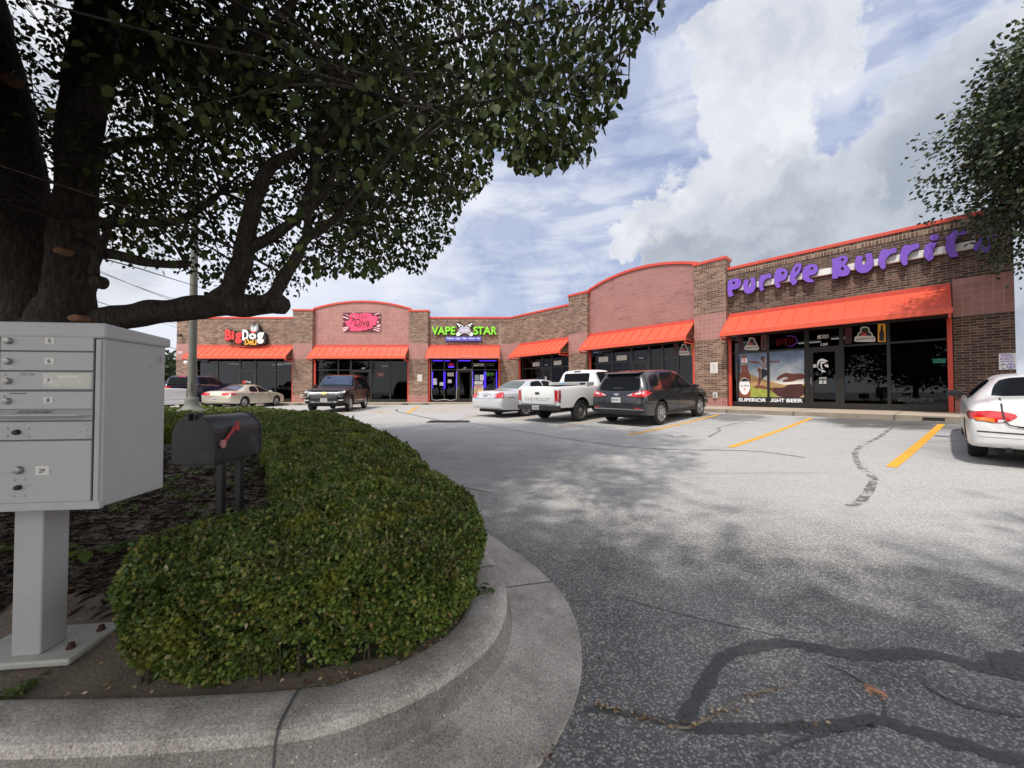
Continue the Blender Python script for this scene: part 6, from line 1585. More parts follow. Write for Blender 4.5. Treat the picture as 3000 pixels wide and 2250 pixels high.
class Car:
    def __init__(c, name, label, cat, st, paintm, Rw, track, wb, arch=None, cuts=(), wheel='alloy', spokes=10, arch_dx=0.0):
        c.root = empty(name, (0, 0, 0), label, cat); c.paint = paintm; c.wb = wb
        V, Fs = body_mesh(st); c.bvh = BVHTree.FromPolygons([Vector(v) for v in V], Fs)
        me = bpy.data.meshes.new('body'); me.from_pydata(V, [], Fs); me.materials.append(paintm); me.materials.append(M['under'])
        bm = bmesh.new(); bm.from_mesh(me); bmesh.ops.recalc_face_normals(bm, faces=bm.faces); bm.to_mesh(me); bm.free()
        o = bpy.data.objects.new('body', me); link(o, c.root)
        me.polygons.foreach_set('use_smooth', [True] * len(me.polygons))
        cut = MB(); wmax = max(max(s[4], s[5]) for s in st)
        ra = arch or Rw + .055
        for X in (0, wb):
            for sg in (1, -1):
                a, b = sg * (wmax - .32), sg * (wmax + .3); lo, hi = min(a, b), max(a, b)
                n2 = 32; cut.add([(X + ra * math.cos(2 * math.pi * k / n2), y, Rw + .01 + ra * math.sin(2 * math.pi * k / n2)) for y in (lo, hi) for k in range(n2)],
                                 [tuple(range(n2))[::1], tuple(range(n2, 2 * n2))[::-1]] + [((k + 1) % n2, k, n2 + k, n2 + (k + 1) % n2) for k in range(n2)])
        for bx in cuts: cut.box(*bx)
        cm = bpy.data.meshes.new('cut'); cm.from_pydata(cut.v, [], cut.f); cm.materials.append(paintm); cm.materials.append(M['under'])
        bm = bmesh.new(); bm.from_mesh(cm); bmesh.ops.recalc_face_normals(bm, faces=bm.faces); bm.to_mesh(cm); bm.free()
        cm.polygons.foreach_set('material_index', [1] * len(cm.polygons))
        cobj = bpy.data.objects.new('cut', cm); link(cobj)
        md = o.modifiers.new('b', 'BOOLEAN'); md.operation = 'DIFFERENCE'; md.object = cobj; md.solver = 'EXACT'
        try: md.material_mode = 'TRANSFER'
        except Exception: pass
        c.o = o; c.cobj = cobj; c.Rw = Rw
        for X in (0, wb):
            for sg in (1, -1): c.make_wheel(X, sg * track, Rw, wheel, spokes, sg)

    def finish(c, xy, head, lift=0.0, scale=1.0):
        dg = bpy.context.evaluated_depsgraph_get(); me = bpy.data.meshes.new_from_object(c.o.evaluated_get(dg)); c.o.modifiers.clear(); old = c.o.data; c.o.data = me
        try: me.set_sharp_from_angle(angle=R(38))
        except Exception: pass
        bpy.data.objects.remove(c.cobj)
        h = Vector(head).normalized(); rz = math.atan2(h.y, h.x)
        a = Vector(xy); b = a + h * c.wb * scale; za, zb = gz(a.x, a.y), gz(b.x, b.y); L_ = Vector((-h.y, h.x)) * .75
        roll = math.atan2(gz(a.x + L_.x, a.y + L_.y) - gz(a.x - L_.x, a.y - L_.y), 1.5)
        c.root.location = (a.x, a.y, za + lift); c.root.rotation_mode = 'ZYX'; c.root.rotation_mode = 'XYZ'
        Mx = Matrix.Translation((a.x, a.y, za + lift)) @ Matrix.Rotation(rz, 4, 'Z') @ Matrix.Rotation(-math.atan2(zb - za, c.wb * scale), 4, 'Y') @ Matrix.Rotation(roll, 4, 'X') @ Matrix.Scale(scale, 4)
        c.root.matrix_world = Mx
        return c.root

    def make_wheel(c, X, Yc, Rw, kind, spokes, sg):
        a = MB(); w = .105; Mx = Matrix.Translation((X, Yc, Rw)) @ Matrix.Rotation(R(-90 if sg > 0 else 90), 4, 'X')
        a.lathe([(Rw * .62, -w), (Rw * .90, -w), (Rw * .975, -w * .75), (Rw, -w * .4), (Rw, w * .4), (Rw * .975, w * .75), (Rw * .90, w), (Rw * .72, w), (Rw * .66, w * .8), (Rw * .655, .0), (Rw * .3, -.02)], 36, Mx)
        t = a.build('wheel', M['tyre'], c.root, smooth=True, sharp=45)
        a = MB(); r = Rw * .668; m = M['alloy'] if kind != 'steel' else M['steelw']
        a.lathe([(r, w * .55), (r, w * .86), (r * .93, w * .9), (r * .90, w * .55)], 32, Mx)
        if kind == 'steel':
            a.lathe([(r * .9, w * .5), (r * .80, w * .05), (r * .62, w * .1), (r * .52, w * .55), (r * .34, w * .62), (r * .30, w * 1.0), (r * .12, w * 1.05)], 28, Mx)
        else:
            a.lathe([(r * .22, w * .3), (r * .22, w * .74), (r * .12, w * .8)], 16, Mx)
            for k in range(spokes):
                M2 = Mx @ Matrix.Rotation(2 * math.pi * k / spokes, 4, 'Z'); hw = r * (.10 if spokes > 7 else .15)
                a.add([(r * .16, -hw * .9, w * .68), (r * .16, hw * .9, w * .68), (r * .92, hw, w * .84), (r * .92, -hw, w * .84), (r * .16, -hw, w * .3), (r * .16, hw, w * .3), (r * .92, hw, w * .5), (r * .92, -hw, w * .5)], [(0, 3, 2, 1), (0, 1, 5, 4), (1, 2, 6, 5), (3, 0, 4, 7), (2, 3, 7, 6)], M2)
        a.build('rim', m, t)
        a = MB(); a.lathe([(r * .9, w * .02), (r * .1, .03)], 24, Mx); a.build('brake_disc', M['under'], t)

    def project(c, pts, axis):
        out = []
        for p in pts:
            if axis == 'L': o, d = Vector((p[0], 3, p[1])), Vector((0, -1, 0))
            elif axis == 'R': o, d = Vector((p[0], -3, p[1])), Vector((0, 1, 0))
            elif axis == 'T': o, d = Vector((p[0], p[1], 4)), Vector((0, 0, -1))
            elif axis == 'B': o, d = Vector((-6, p[0], p[1])), Vector((1, 0, 0))     # seen from behind: (y, z)
            else: o, d = Vector((9, p[0], p[1])), Vector((-1, 0, 0))
            h = c.bvh.ray_cast(o, d)
            if h[0] is None:
                h = c.bvh.find_nearest(o + d * (2.2 if axis in 'LR' else 6 if axis == 'B' else 4.5))
            nn = h[1]
            if nn.dot(d) > 0: nn = -nn
            out.append((h[0], nn))
        return out

    def panel(c, name, m, poly_, axis, off=.006, grid=.09, parent=None, thick=.0, smooth=True):
        n_ = len(poly_); pts = []
        for i in range(n_):
            a, b = Vector(poly_[i]), Vector(poly_[(i + 1) % n_]); k = max(1, int((b - a).length / (grid * .7)))
            pts += [tuple(a.lerp(b, j / k)) for j in range(k)]
        nb = len(pts); xs_, ys_ = [p[0] for p in pts], [p[1] for p in pts]
        gx = np.arange(min(xs_) + grid / 2, max(xs_), grid); gy = np.arange(min(ys_) + grid / 2, max(ys_), grid)
        for x in gx:
            for y in gy:
                if inside((x, y), pts) and min((x - p[0]) ** 2 + (y - p[1]) ** 2 for p in pts) > (grid * .35) ** 2: pts.append((float(x), float(y)))
        r = delaunay_2d_cdt([Vector(p) for p in pts], [], [list(range(nb))], 1, 1e-6)
        pr = c.project([tuple(v) for v in r[0]], axis)
        me = bpy.data.meshes.new(name); me.from_pydata([tuple(p + nn * off) for p, nn in pr], [], [tuple(f) for f in r[2]]); me.materials.append(m)
        bm = bmesh.new(); bm.from_mesh(me); bm.faces.ensure_lookup_table()
        if len(bm.faces):
            f = max(bm.faces, key=lambda q: q.calc_area()); cc = f.calc_center_median(); hh = c.bvh.find_nearest(cc)
            ref = pr[0][1]
            bm.normal_update()
            if sum(1 if fc.normal.dot(ref) > 0 else -1 for fc in bm.faces) < 0: bmesh.ops.reverse_faces(bm, faces=bm.faces)
        bm.to_mesh(me); bm.free()
        if smooth: me.polygons.foreach_set('use_smooth', [True] * len(me.polygons))
        o = bpy.data.objects.new(name, me); link(o, parent or c.root); return o

    def both(c, name, m, poly_, **k): return [c.panel(name, m, poly_, s, **k) for s in 'LR']

    def mirror(c, name, m, poly_, axis, **k):
        """a (y, z) or (x, y) shape on both sides of the centre line"""
        q = [(-p[0], p[1]) if axis in 'BF' else (p[0], -p[1]) for p in poly_]
        return [c.panel(name, m, poly_, axis, **k), c.panel(name, m, q[::-1], axis, **k)]

    def seam(c, pts, axis, w=.016, name='panel_gap', m='seam', off=.004):
        P_ = [Vector(p) for p in pts]; l_, r_ = [], []
        for i, p in enumerate(P_):
            t = (P_[min(i + 1, len(P_) - 1)] - P_[max(i - 1, 0)]).normalized(); nn = Vector((-t.y, t.x)) * w / 2
            l_.append(tuple(p + nn)); r_.append(tuple(p - nn))
        return c.panel(name, M[m], l_ + r_[::-1], axis, off=off, grid=.12)

    def box(c, name, m, bx, parent=None, bevel=.01):
        a = MB(); a.box(*bx); return a.build(name, m, parent or c.root, bevel=bevel)

    def plate(c, y, z, x, front=False, text=None, w=.305, h=.15):
        hit = c.project([(y, z)], 'F' if front else 'B')[0][0].x; s = 1 if front else -1
        a = MB(); a.box(*sorted((hit + s * .012, hit + s * .024)), y - w / 2, y + w / 2, z - h / 2, z + h / 2); p = a.build('number_plate', M['offwhite'], c.root, bevel=.003)
        a = MB(); xx = hit + s * .0255
        if text:
            vs_, fs_ = text_raw(text, .02); ax = min(v[0] for v in vs_); bx = max(v[0] for v in vs_); ay = min(v[1] for v in vs_); by = max(v[1] for v in vs_)
            k = -s
            a.add([(xx, y + (-k) * (-(w * .42) + (v[0] - ax) / (bx - ax) * w * .84) if not front else y + ((w * .42) - (v[0] - ax) / (bx - ax) * w * .84) * -1, z - .045 + (v[1] - ay) / (by - ay) * .085) for v in vs_], fs_)
        else:
            for k in range(6): yy = y - w * .40 + k * w * .14; a.box(xx - .0005, xx + .0005, yy, yy + w * .09, z - .04, z + .045)
        a.build('plate_characters', M['plateblue'], p)

    def mirrors(c, x, y, z, m, sx=.10, sy=.11, sz=.075):
        for sg in (1, -1):
            a = MB(); yc = sg * (y + sy)
            a.lathe([(.2, -1), (.8, -.9), (1, -.3), (1, .3), (.75, .85), (.2, 1)], 12, Matrix.Translation((x, yc, z)) @ Matrix.Diagonal((sx, sy, sz, 1)) @ Matrix.Rotation(R(90), 4, 'Y'))
            a.box(x - .03, x + .04, *sorted((sg * (y - .06), yc)), z - .035, z - .005)
            k = a.build('wing_mirror', m, c.root, smooth=True, sharp=50)


def rr(y0, y1, z0, z1, r=.03, n_=4):
    out = []
    for cx, cy, a0 in ((y1 - r, z1 - r, 0), (y0 + r, z1 - r, 90), (y0 + r, z0 + r, 180), (y1 - r, z0 + r, 270)):
        for k in range(n_ + 1): w_ = R(a0 + 90 * k / n_); out.append((cx + r * math.cos(w_), cy + r * math.sin(w_)))
    return out


# note: from behind, +y (left side of the car) appears on the left.
def under(c, x0, x1, w, z=.24):
    c.box('underbody', M['under'], (x0, x1, -w, w, z, z + .12), bevel=0)


# --- dark grey crossover (nearest of the row)
P1 = paint('charcoal_metallic_paint', (.030, .030, .034), .35, .25)
st = [(-.98, .45, .62, .70, .66, .74, .62), (-.955, .40, .80, .90, .80, .85, .72), (-.90, .36, .92, 1.02, .865, .89, .74), (-.80, .34, 1.02, 1.17, .895, .905, .72), (-.66, .33, 1.06, 1.44, .905, .91, .655), (-.585, .31, 1.065, 1.545, .91, .915, .63), (-.50, .30, 1.07, 1.60, .91, .918, .615),
      (.45, .26, 1.03, 1.655, .905, .92, .625), (1.15, .25, .995, 1.645, .905, .92, .64), (1.62, .25, .98, 1.575, .905, .92, .64), (2.1, .25, .965, 1.33, .905, .915, .68), (2.45, .25, .955, 1.12, .905, .912, .72), (2.62, .25, .95, 1.06, .905, .91, .76), (3.15, .26, .91, .985, .895, .90, .74), (3.48, .28, .83, .885, .85, .86, .70), (3.64, .32, .72, .76, .75, .77, .62), (3.69, .40, .60, .65, .62, .66, .52)]
c = Car('crossover', 'dark charcoal grey crossover parked nose-in beside the white pickup', 'car', st, P1, .36, .815, 2.72, arch=.42)
under(c, -.7, 3.4, .72)
c.panel('rear_window', M['cglass'], smoothpoly([(-.60, 1.47), (.60, 1.47), (.70, 1.10), (.55, 1.055), (-.55, 1.055), (-.70, 1.10)]), 'B', off=.004)
c.both('side_window', M['cglass'], [(2.28, 1.06), (1.95, 1.27), (1.52, 1.50), (1.12, 1.555), (1.08, 1.05)])
c.both('side_window', M['cglass'], [(1.02, 1.05), (1.06, 1.555), (.55, 1.57), (.30, 1.53), (.08, 1.13), (.12, 1.08)])
c.both('quarter_window', M['cglass'], smoothpoly([(-.08, 1.17), (.16, 1.50), (-.05, 1.50), (-.36, 1.40), (-.50, 1.22), (-.42, 1.15)]))
c.panel('windscreen', M['cglass'], [(2.40, -.66), (2.40, .66), (1.72, .60), (1.62, 0), (1.72, -.60)], 'T')
for s in 'LR':
    c.seam([(1.05, .40), (1.05, 1.04)], s); c.seam([(.05, 1.1), (.10, .80), (.36, .55), (.42, .40)], s); c.seam([(2.26, 1.0), (2.30, .65), (2.2, .42)], s)
    c.seam([(-.40, 1.14), (-.05, 1.13), (.15, 1.50)], s, .018, 'chrome_trim', 'chrome', .008); c.seam([(.06, 1.10), (.28, 1.54)], s, .022, 'chrome_trim', 'chrome', .009)
for s in (1, -1): [c.box('door_handle', P1, (x, x + .16, *sorted((s * .905, s * .955)), .90, .925)) for x in (.28, 1.25)]
tl = [(.885, 1.03), (.80, 1.045), (.58, 1.0), (.36, .93), (.35, .905), (.60, .885), (.80, .88), (.91, .90), (.92, 1.0)]
for o in c.mirror('tail_lamp', M['tail'], tl, 'B', off=.012, grid=.05): pass
c.mirror('lamp_lens', M['lens'], [(.80, 1.015), (.62, .985), (.60, .945), (.76, .955)], 'B', off=.018, grid=.05); c.mirror('lamp_lens', M['lens'], [(.53, .975), (.38, .93), (.37, .91), (.50, .925)], 'B', off=.018, grid=.05)
for s in 'LR': c.panel('tail_lamp', M['tail'], [(-.97, .88), (-.97, 1.0), (-.84, 1.05), (-.70, 1.06), (-.76, .95), (-.86, .89)], s, off=.012, grid=.05)
c.panel('chrome_bumper_strip', M['chrome'], [(-.86, .535), (.86, .535), (.84, .50), (-.84, .50)], 'B', off=.016)
c.panel('lower_bumper', M['vinyl'], [(-.88, .495), (.88, .495), (.80, .36), (-.80, .36)], 'B', off=.008)
for s in 'LR': c.panel('lower_sill', M['vinyl'], [(.46, .40), (2.25, .40), (2.25, .29), (.46, .29)], s, off=.007)
c.seam([(.70, 1.02), (.66, .90), (.62, .72), (.45, .62), (0, .595), (-.45, .62), (-.62, .72), (-.66, .90), (-.70, 1.02)], 'B', .014)
c.panel('emblem', M['alloy'], [(-.105, .965), (-.03, .965), (-.03, .985), (.05, .985), (.05, .965), (.105, .965), (.085, .93), (.03, .93), (.03, .91), (-.05, .91), (-.05, .93), (-.085, .93)], 'B', off=.018)
c.seam([(-.17, 1.12), (.17, 1.125)], 'B', .04, 'wiper', 'black', .02)
c.plate(.0, .785, 0, text='VF0 P1V')
c.mirror('reflector', M['tail'], [(.60, .575), (.80, .575), (.80, .55), (.60, .55)], 'B', off=.014)
a = MB(); a.add([(-.66, -.60, 1.60), (-.66, .60, 1.60), (-.40, .64, 1.625), (-.40, -.64, 1.625), (-.72, -.58, 1.565), (-.72, .58, 1.565), (-.42, .63, 1.59), (-.42, -.63, 1.59)], [(0, 3, 2, 1), (0, 1, 5, 4), (4, 5, 6, 7), (1, 2, 6, 5), (0, 4, 7, 3)]); a.build('spoiler', P1, c.root, bevel=.012)
c.mirrors(2.12, .92, 1.08, P1)
a = MB(); a.tube([(-.05, 0, 1.64), (-.16, 0, 1.72)], [.022, .008], 6); a.build('antenna_fin', M['black'], c.root)
rw = on_ground(1935, 1245); hd = Vector((NI.x, NI.y)); lf = Vector((-hd.y, hd.x))
c.finish(Vector((rw.x, rw.y)) + lf * .86, hd)

# --- old white pickup
P2 = paint('white_paint', (.74, .74, .73), 0, .3, .8)
def pickup_stations(Hroof=1.80, cab0=.93, cab1=2.02, cowl=2.62, front=4.15, zbed=1.22, W_=.965, zb=.50, hood=1.19):
    return [(-1.20, zb + .08, zbed - .06, zbed - .01, W_ - .05, W_ - .04, W_ - .09), (-1.17, zb + .03, zbed - .03, zbed + .02, W_ - .02, W_ - .005, W_ - .06), (0, zb, zbed - .02, zbed + .03, W_ - .02, W_, W_ - .05), (cab0 - .07, zb, zbed - .01, zbed + .035, W_ - .02, W_, W_ - .05),
            (cab0 - .03, zb, zbed, zbed + .14, W_ - .02, W_, W_ - .16), (cab0 + .06, zb, zbed, Hroof - .09, W_ - .02, W_, .70), (cab0 + .20, zb, zbed, Hroof - .01, W_ - .02, W_, .69), (cab0 + .5, zb, zbed - .01, Hroof, W_ - .02, W_, .69), (cab1 - .1, zb, zbed - .02, Hroof - .02, W_ - .02, W_, .69), (cab1, zb, zbed - .02, Hroof - .07, W_ - .02, W_, .69),
            (cowl - .06, zb, zbed - .03, hood + .09, W_ - .02, W_ - .01, .76), (cowl, zb, zbed - .04, hood + .03, W_ - .02, W_ - .01, .80), (front - .5, zb, zbed - .12, hood - .03, W_ - .02, W_ - .01, .80), (front - .1, zb + .02, hood - .14, hood - .08, W_ - .04, W_ - .03, .78), (front, zb + .05, hood - .22, hood - .16, W_ - .08, W_ - .07, .74)]
st = pickup_stations()
c = Car('pickup_truck', 'old white pickup truck with a plain tailgate and black rear bumper', 'pickup truck', st, P2, .375, .84, 3.34, arch=.47, cuts=[(-1.10, .80, -.78, .78, .72, 1.5)], wheel='steel')
under(c, -.9, 4.0, .6, .38)
c.panel('rear_window', M['cglass'], rr(-.60, .60, 1.33, 1.68, .06), 'B', off=.005)
c.both('side_window', M['cglass'], [(1.16, 1.27), (1.14, 1.66), (1.25, 1.71), (1.95, 1.71), (2.12, 1.62), (2.52, 1.27)])
c.panel('windscreen', M['cglass'], [(2.56, -.70), (2.56, .70), (2.08, .62), (2.08, -.62)], 'T')
for s in 'LR':
    c.seam([(1.10, .60), (1.10, 1.70)], s); c.seam([(2.45, .62), (2.50, 1.25)], s); c.seam([(.88, .52), (.88, 1.24)], s, .022)
    c.seam([(-1.12, .80), (-.52, .80)], s, .03, 'side_moulding', 'white', .012); c.seam([(.52, .80), (2.85, .80)], s, .03, 'side_moulding', 'white', .012)
    a = []; 
    ring = [(.50 * math.cos(t), .385 + .50 * math.sin(t)) for t in np.linspace(math.pi * 1.02, -.02 * math.pi, 17)]
    c.seam(ring, s, .06, 'wheel_arch_lip', 'white', .018)
c.mirror('tail_lamp', M['tail'], [(.935, 1.13), (.83, 1.13), (.83, .72), (.935, .72)], 'B', off=.010, grid=.06)
for s in 'LR': c.panel('tail_lamp', M['taild'], [(-1.21, .72), (-1.21, 1.13), (-1.09, 1.13), (-1.09, .72)], s, off=.010, grid=.06)
c.mirror('lamp_lens', M['lens'], [(.925, .76), (.84, .76), (.84, .72), (.925, .72)], 'B', off=.014)
c.seam([(.815, 1.20), (.815, .64)], 'B', .016); c.seam([(-.815, 1.20), (-.815, .64)], 'B', .016); c.seam([(-.815, .64), (.815, .64)], 'B', .02)
c.panel('tailgate_handle', M['black'], rr(-.10, .10, .985, 1.06, .012), 'B', off=.012)
vs_, fs_ = text_raw('CHEVROLET', .015); ax = min(v[0] for v in vs_); bx = max(v[0] for v in vs_); ay = min(v[1] for v in vs_); by = max(v[1] for v in vs_)
a = MB(); xx = c.project([(0, .83)], 'B')[0][0].x - .006
a.add([(xx, .64 - (v[0] - ax) / (bx - ax) * 1.24, .77 + (v[1] - ay) / (by - ay) * .105) for v in vs_], fs_); a.build('tailgate_lettering', mat('grey_lettering', (.42, .42, .42), .6), c.root)
a = MB(); a.prism([(-.93, -1.24), (-.97, -1.10), (.97, -1.10), (.93, -1.24), (.86, -1.36), (-.86, -1.36)], .46, .62, Matrix(((0, 1, 0, 0), (1, 0, 0, 0), (0, 0, 1, 0), (0, 0, 0, 1)))); bmp = a.build('rear_bumper', M['vinyl'], c.root, bevel=.02)
a = MB(); a.box(-1.377, -1.366, -.22, .09, .475, .61); pl = a.build('number_plate', M['offwhite'], c.root); a = MB(); [a.box(-1.3785, -1.3775, -.2 + k * .045, -.2 + k * .045 + .03, .50, .58) for k in range(6)]; a.build('plate_characters', M['plateblue'], pl)
a = MB(); a.box(-1.40, -1.2, .0, .08, .40, .455); a.tube([(-1.2, .1, .40), (-1.30, .1, .34), (-1.25, .06, .33)], .015, 6); a.build('tow_hitch', M['under'], c.root)
a = MB(); a.box(.36, .80, -.92, .92, 1.245, 1.36); tb = a.build('tool_box', mat('aluminium_tool_box', (.52, .52, .50), .4, metal=.3, var=.12, vscale=6), c.root, bevel=.015)
a = MB(); a.box(.354, .359, .10, .30, 1.27, 1.35); a.build('sticker', mat('pale_blue_sticker', (.25, .42, .62), .5), tb); a = MB(); a.box(.354, .359, -.86, -.62, 1.27, 1.34); a.build('sticker', M['pnavy'], tb)
c.panel('high_brake_lamp', M['vinyl'], rr(-.16, .16, 1.725, 1.765, .01), 'B', off=.012)
c.mirrors(2.32, .96, 1.30, M['vinyl'], .08, .10, .10)
rw = on_ground(1705, 1235); c.finish(Vector((rw.x, rw.y)) + lf * .92, hd, 0, .97)

# --- silver town sedan
P3 = paint('silver_paint', (.62, .625, .64), .3, .3)
st = [(-1.36, .48, .62, .66, .68, .72, .62), (-1.34, .42, .70, .76, .84, .86, .72), (-1.28, .38, .78, .84, .91, .92, .76), (-1.20, .34, .90, .985, .93, .935, .74), (-1.05, .32, .95, 1.04, .94, .945, .76), (-.45, .28, .96, 1.055, .95, .955, .78), (-.22, .27, .965, 1.10, .95, .955, .76), (.0, .27, .965, 1.22, .95, .955, .70), (.28, .26, .965, 1.37, .95, .955, .63), (.50, .25, .96, 1.425, .95, .955, .60), (1.0, .25, .96, 1.455, .95, .955, .60), (1.5, .25, .955, 1.435, .95, .955, .60), (1.75, .25, .95, 1.39, .95, .955, .61), (2.4, .25, .945, 1.07, .95, .95, .74), (2.55, .25, .94, 1.03, .95, .95, .78), (3.4, .27, .89, .965, .92, .925, .76), (3.85, .30, .80, .86, .87, .88, .72), (4.02, .36, .66, .72, .78, .80, .66), (4.05, .44, .58, .62, .66, .70, .56)]
c = Car('sedan', 'silver full-size sedan parked next to the white pickup', 'car', st, P3, .345, .82, 2.99, arch=.40)
under(c, -1.1, 3.8, .7, .22)
c.panel('rear_window', M['cglass2'], [(-.22, -.66), (-.22, .66), (.10, .64), (.33, .57), (.33, -.57), (.10, -.64)], 'T', off=.006)
c.both('side_window', M['cglass'], smoothpoly([(.36, 1.01), (.37, 1.20), (.50, 1.34), (.80, 1.385), (1.05, 1.385), (1.05, 1.0)]))
c.both('side_window', M['cglass'], smoothpoly([(1.10, 1.0), (1.10, 1.385), (1.45, 1.375), (1.70, 1.31), (2.24, 1.0)]))
c.panel('windscreen', M['cglass'], [(2.35, -.70), (2.35, .70), (1.82, .60), (1.82, -.60)], 'T')
for s in 'LR':
    c.seam([(1.07, .34), (1.07, .98)], s); c.seam([(.34, 1.0), (.30, .72), (.44, .45), (.48, .34)], s); c.seam([(2.2, .98), (2.25, .6), (2.2, .34)], s)
    c.seam([(-1.30, .80), (-.42, .775)], s, .02, 'chrome_strip', 'chrome', .008); c.seam([(.44, .56), (2.5, .56)], s, .05, 'side_moulding', 'alloy', .009)
c.mirror('tail_lamp', M['tail'], [(.93, .79), (.93, .93), (.80, 1.0), (.70, .98), (.60, .84), (.57, .79)], 'B', off=.012, grid=.05)
for s in 'LR': c.panel('tail_lamp', M['taild'], [(-1.26, .79), (-1.24, .96), (-1.12, .98), (-1.17, .79)], s, off=.012, grid=.05)
c.panel('plate_recess', P3, rr(-.30, .30, .775, .93, .02), 'B', off=.012); c.seam([(-.26, .93), (.26, .93)], 'B', .035, 'chrome_strip', 'chrome', .02)
c.seam([(-.90, .765), (.90, .765)], 'B', .022, 'chrome_strip', 'chrome', .012); c.seam([(.54, 1.02), (.50, .77)], 'B', .012); c.seam([(-.54, 1.02), (-.50, .77)], 'B', .012)
c.plate(0, .84, 0)
c.panel('emblem', M['chrome'], rr(-.03, .03, .955, .985, .005), 'B', off=.012)
c.mirrors(2.12, .95, 1.05, P3)
rw = on_ground(1540, 1220); c.finish(Vector((rw.x, rw.y)) + lf * .86, hd)

# --- white coupe-like sedan at the right edge
P4 = paint('worn_white_paint', (.70, .70, .69), 0, .32, .6, .04)
st = [(-1.06, .40, .56, .62, .64, .68, .58), (-1.04, .35, .66, .73, .78, .80, .68), (-.98, .31, .76, .86, .845, .85, .72), (-.88, .29, .86, .985, .865, .868, .70), (-.72, .27, .90, 1.03, .875, .878, .68), (-.40, .25, .92, 1.05, .88, .885, .68), (-.22, .24, .925, 1.10, .88, .885, .65), (.25, .23, .92, 1.30, .88, .885, .55), (.55, .22, .915, 1.36, .88, .885, .53), (1.05, .22, .905, 1.375, .88, .885, .54), (1.5, .22, .895, 1.31, .88, .885, .55), (2.25, .22, .88, .98, .88, .88, .70), (2.4, .22, .87, .95, .875, .875, .74), (3.1, .24, .80, .87, .85, .855, .72), (3.5, .28, .70, .75, .78, .79, .64), (3.66, .34, .58, .62, .62, .64, .52), (3.68, .4, .52, .56, .52, .54, .42)]
c = Car('sedan', 'white sedan at the right edge with red wrap-round tail lamps and peeling trunk trim', 'car', st, P4, .315, .755, 2.72, arch=.365)
under(c, -.8, 3.4, .6, .2)
c.panel('rear_window', M['cglass'], smoothpoly([(-.38, -.63), (-.40, 0), (-.38, .63), (.06, .58), (.32, .48), (.36, 0), (.32, -.48), (.06, -.58)]), 'T', off=.005)
c.both('side_window', M['cglass'], smoothpoly([(.20, .97), (.42, 1.22), (.62, 1.28), (1.05, 1.29), (1.05, .96)])); c.both('side_window', M['cglass'], [(1.1, .96), (1.1, 1.29), (1.4, 1.26), (2.12, .95)])
c.panel('windscreen', M['cglass'], [(2.2, -.66), (2.2, .66), (1.55, .55), (1.55, -.55)], 'T')
tl = [(.845, .76), (.80, .715), (.62, .695), (.56, .70), (.48, .735), (.42, .79), (.44, .825), (.54, .855), (.66, .865), (.80, .85), (.85, .81)]
c.mirror('tail_lamp', M['tail'], tl, 'B', off=.014, grid=.05)
c.mirror('amber_lens', M['amber'], [(.83, .755), (.79, .72), (.63, .70), (.63, .745), (.72, .765)], 'B', off=.019, grid=.05); c.mirror('lamp_lens', M['lens'], [(.60, .70), (.56, .705), (.52, .735), (.60, .74)], 'B', off=.019, grid=.05)
for s in 'LR': c.panel('tail_lamp', M['taild'], smoothpoly([(-1.0, .73), (-.98, .84), (-.86, .86), (-.74, .81), (-.86, .74)]), s, off=.012, grid=.05)
c.seam([(.56, 1.03), (.555, .86), (.54, .72), (.49, .66), (.40, .645), (0, .625), (-.40, .645), (-.49, .66), (-.54, .72), (-.555, .86), (-.56, 1.03)], 'B', .018, off=.021)
c.panel('peeled_trim', M['seam'], [(.44, .632), (.36, .655), (.26, .69), (.20, .675), (.10, .645), (.07, .68), (.02, .685), (-.10, .67), (-.40, .64), (0, .612)], 'B', off=.016)
c.seam([(-.80, .555), (0, .535), (.80, .555)], 'B', .020, 'bumper_groove', 'vinyl', .004); c.seam([(-.78, .50), (0, .478), (.78, .50)], 'B', .016, 'bumper_ridge', 'white', .012)
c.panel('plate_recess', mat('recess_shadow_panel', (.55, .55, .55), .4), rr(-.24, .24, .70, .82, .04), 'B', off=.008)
for s in 'LR': c.seam([(1.07, .3), (1.07, .94)], s); c.seam([(.15, .95), (.22, .65), (.40, .35)], s)
c.mirrors(1.78, .86, .985, M['black'], .09, .12, .07)
a = MB(); a.tube([(-1.02, .5, .28), (-.7, .5, .30)], .035, 8); a.build('tailpipe', M['under'], c.root)
rw = on_ground(2872, 1338); c.finish(Vector((rw.x, rw.y)) - lf * .70, (NI.x, NI.y), 0, .965)

# --- champagne sedan
P5 = paint('champagne_paint', (.58, .535, .44), .35, .3)
st = [(-1.14, .44, .60, .66, .68, .72, .60), (-1.12, .38, .72, .80, .82, .84, .70), (-1.04, .33, .86, .95, .89, .90, .74), (-.95, .30, .92, 1.03, .91, .915, .72), (-.75, .28, .945, 1.06, .92, .925, .74), (-.30, .26, .955, 1.08, .925, .93, .74), (.0, .25, .955, 1.18, .925, .93, .68), (.45, .24, .95, 1.37, .925, .93, .59), (.80, .24, .945, 1.44, .925, .93, .56), (1.25, .24, .94, 1.465, .925, .93, .57), (1.7, .24, .93, 1.41, .925, .93, .58), (2.45, .24, .92, 1.06, .925, .925, .72), (2.6, .24, .915, 1.02, .92, .92, .76), (3.3, .26, .86, .95, .90, .905, .74), (3.75, .29, .76, .82, .83, .84, .68), (3.94, .36, .62, .68, .70, .72, .58), (3.97, .43, .55, .60, .58, .62, .5)]
c = Car('sedan', 'champagne beige sedan parked left of the black SUV', 'car', st, P5, .345, .80, 2.94, arch=.40)
under(c, -.9, 3.6, .66, .22)
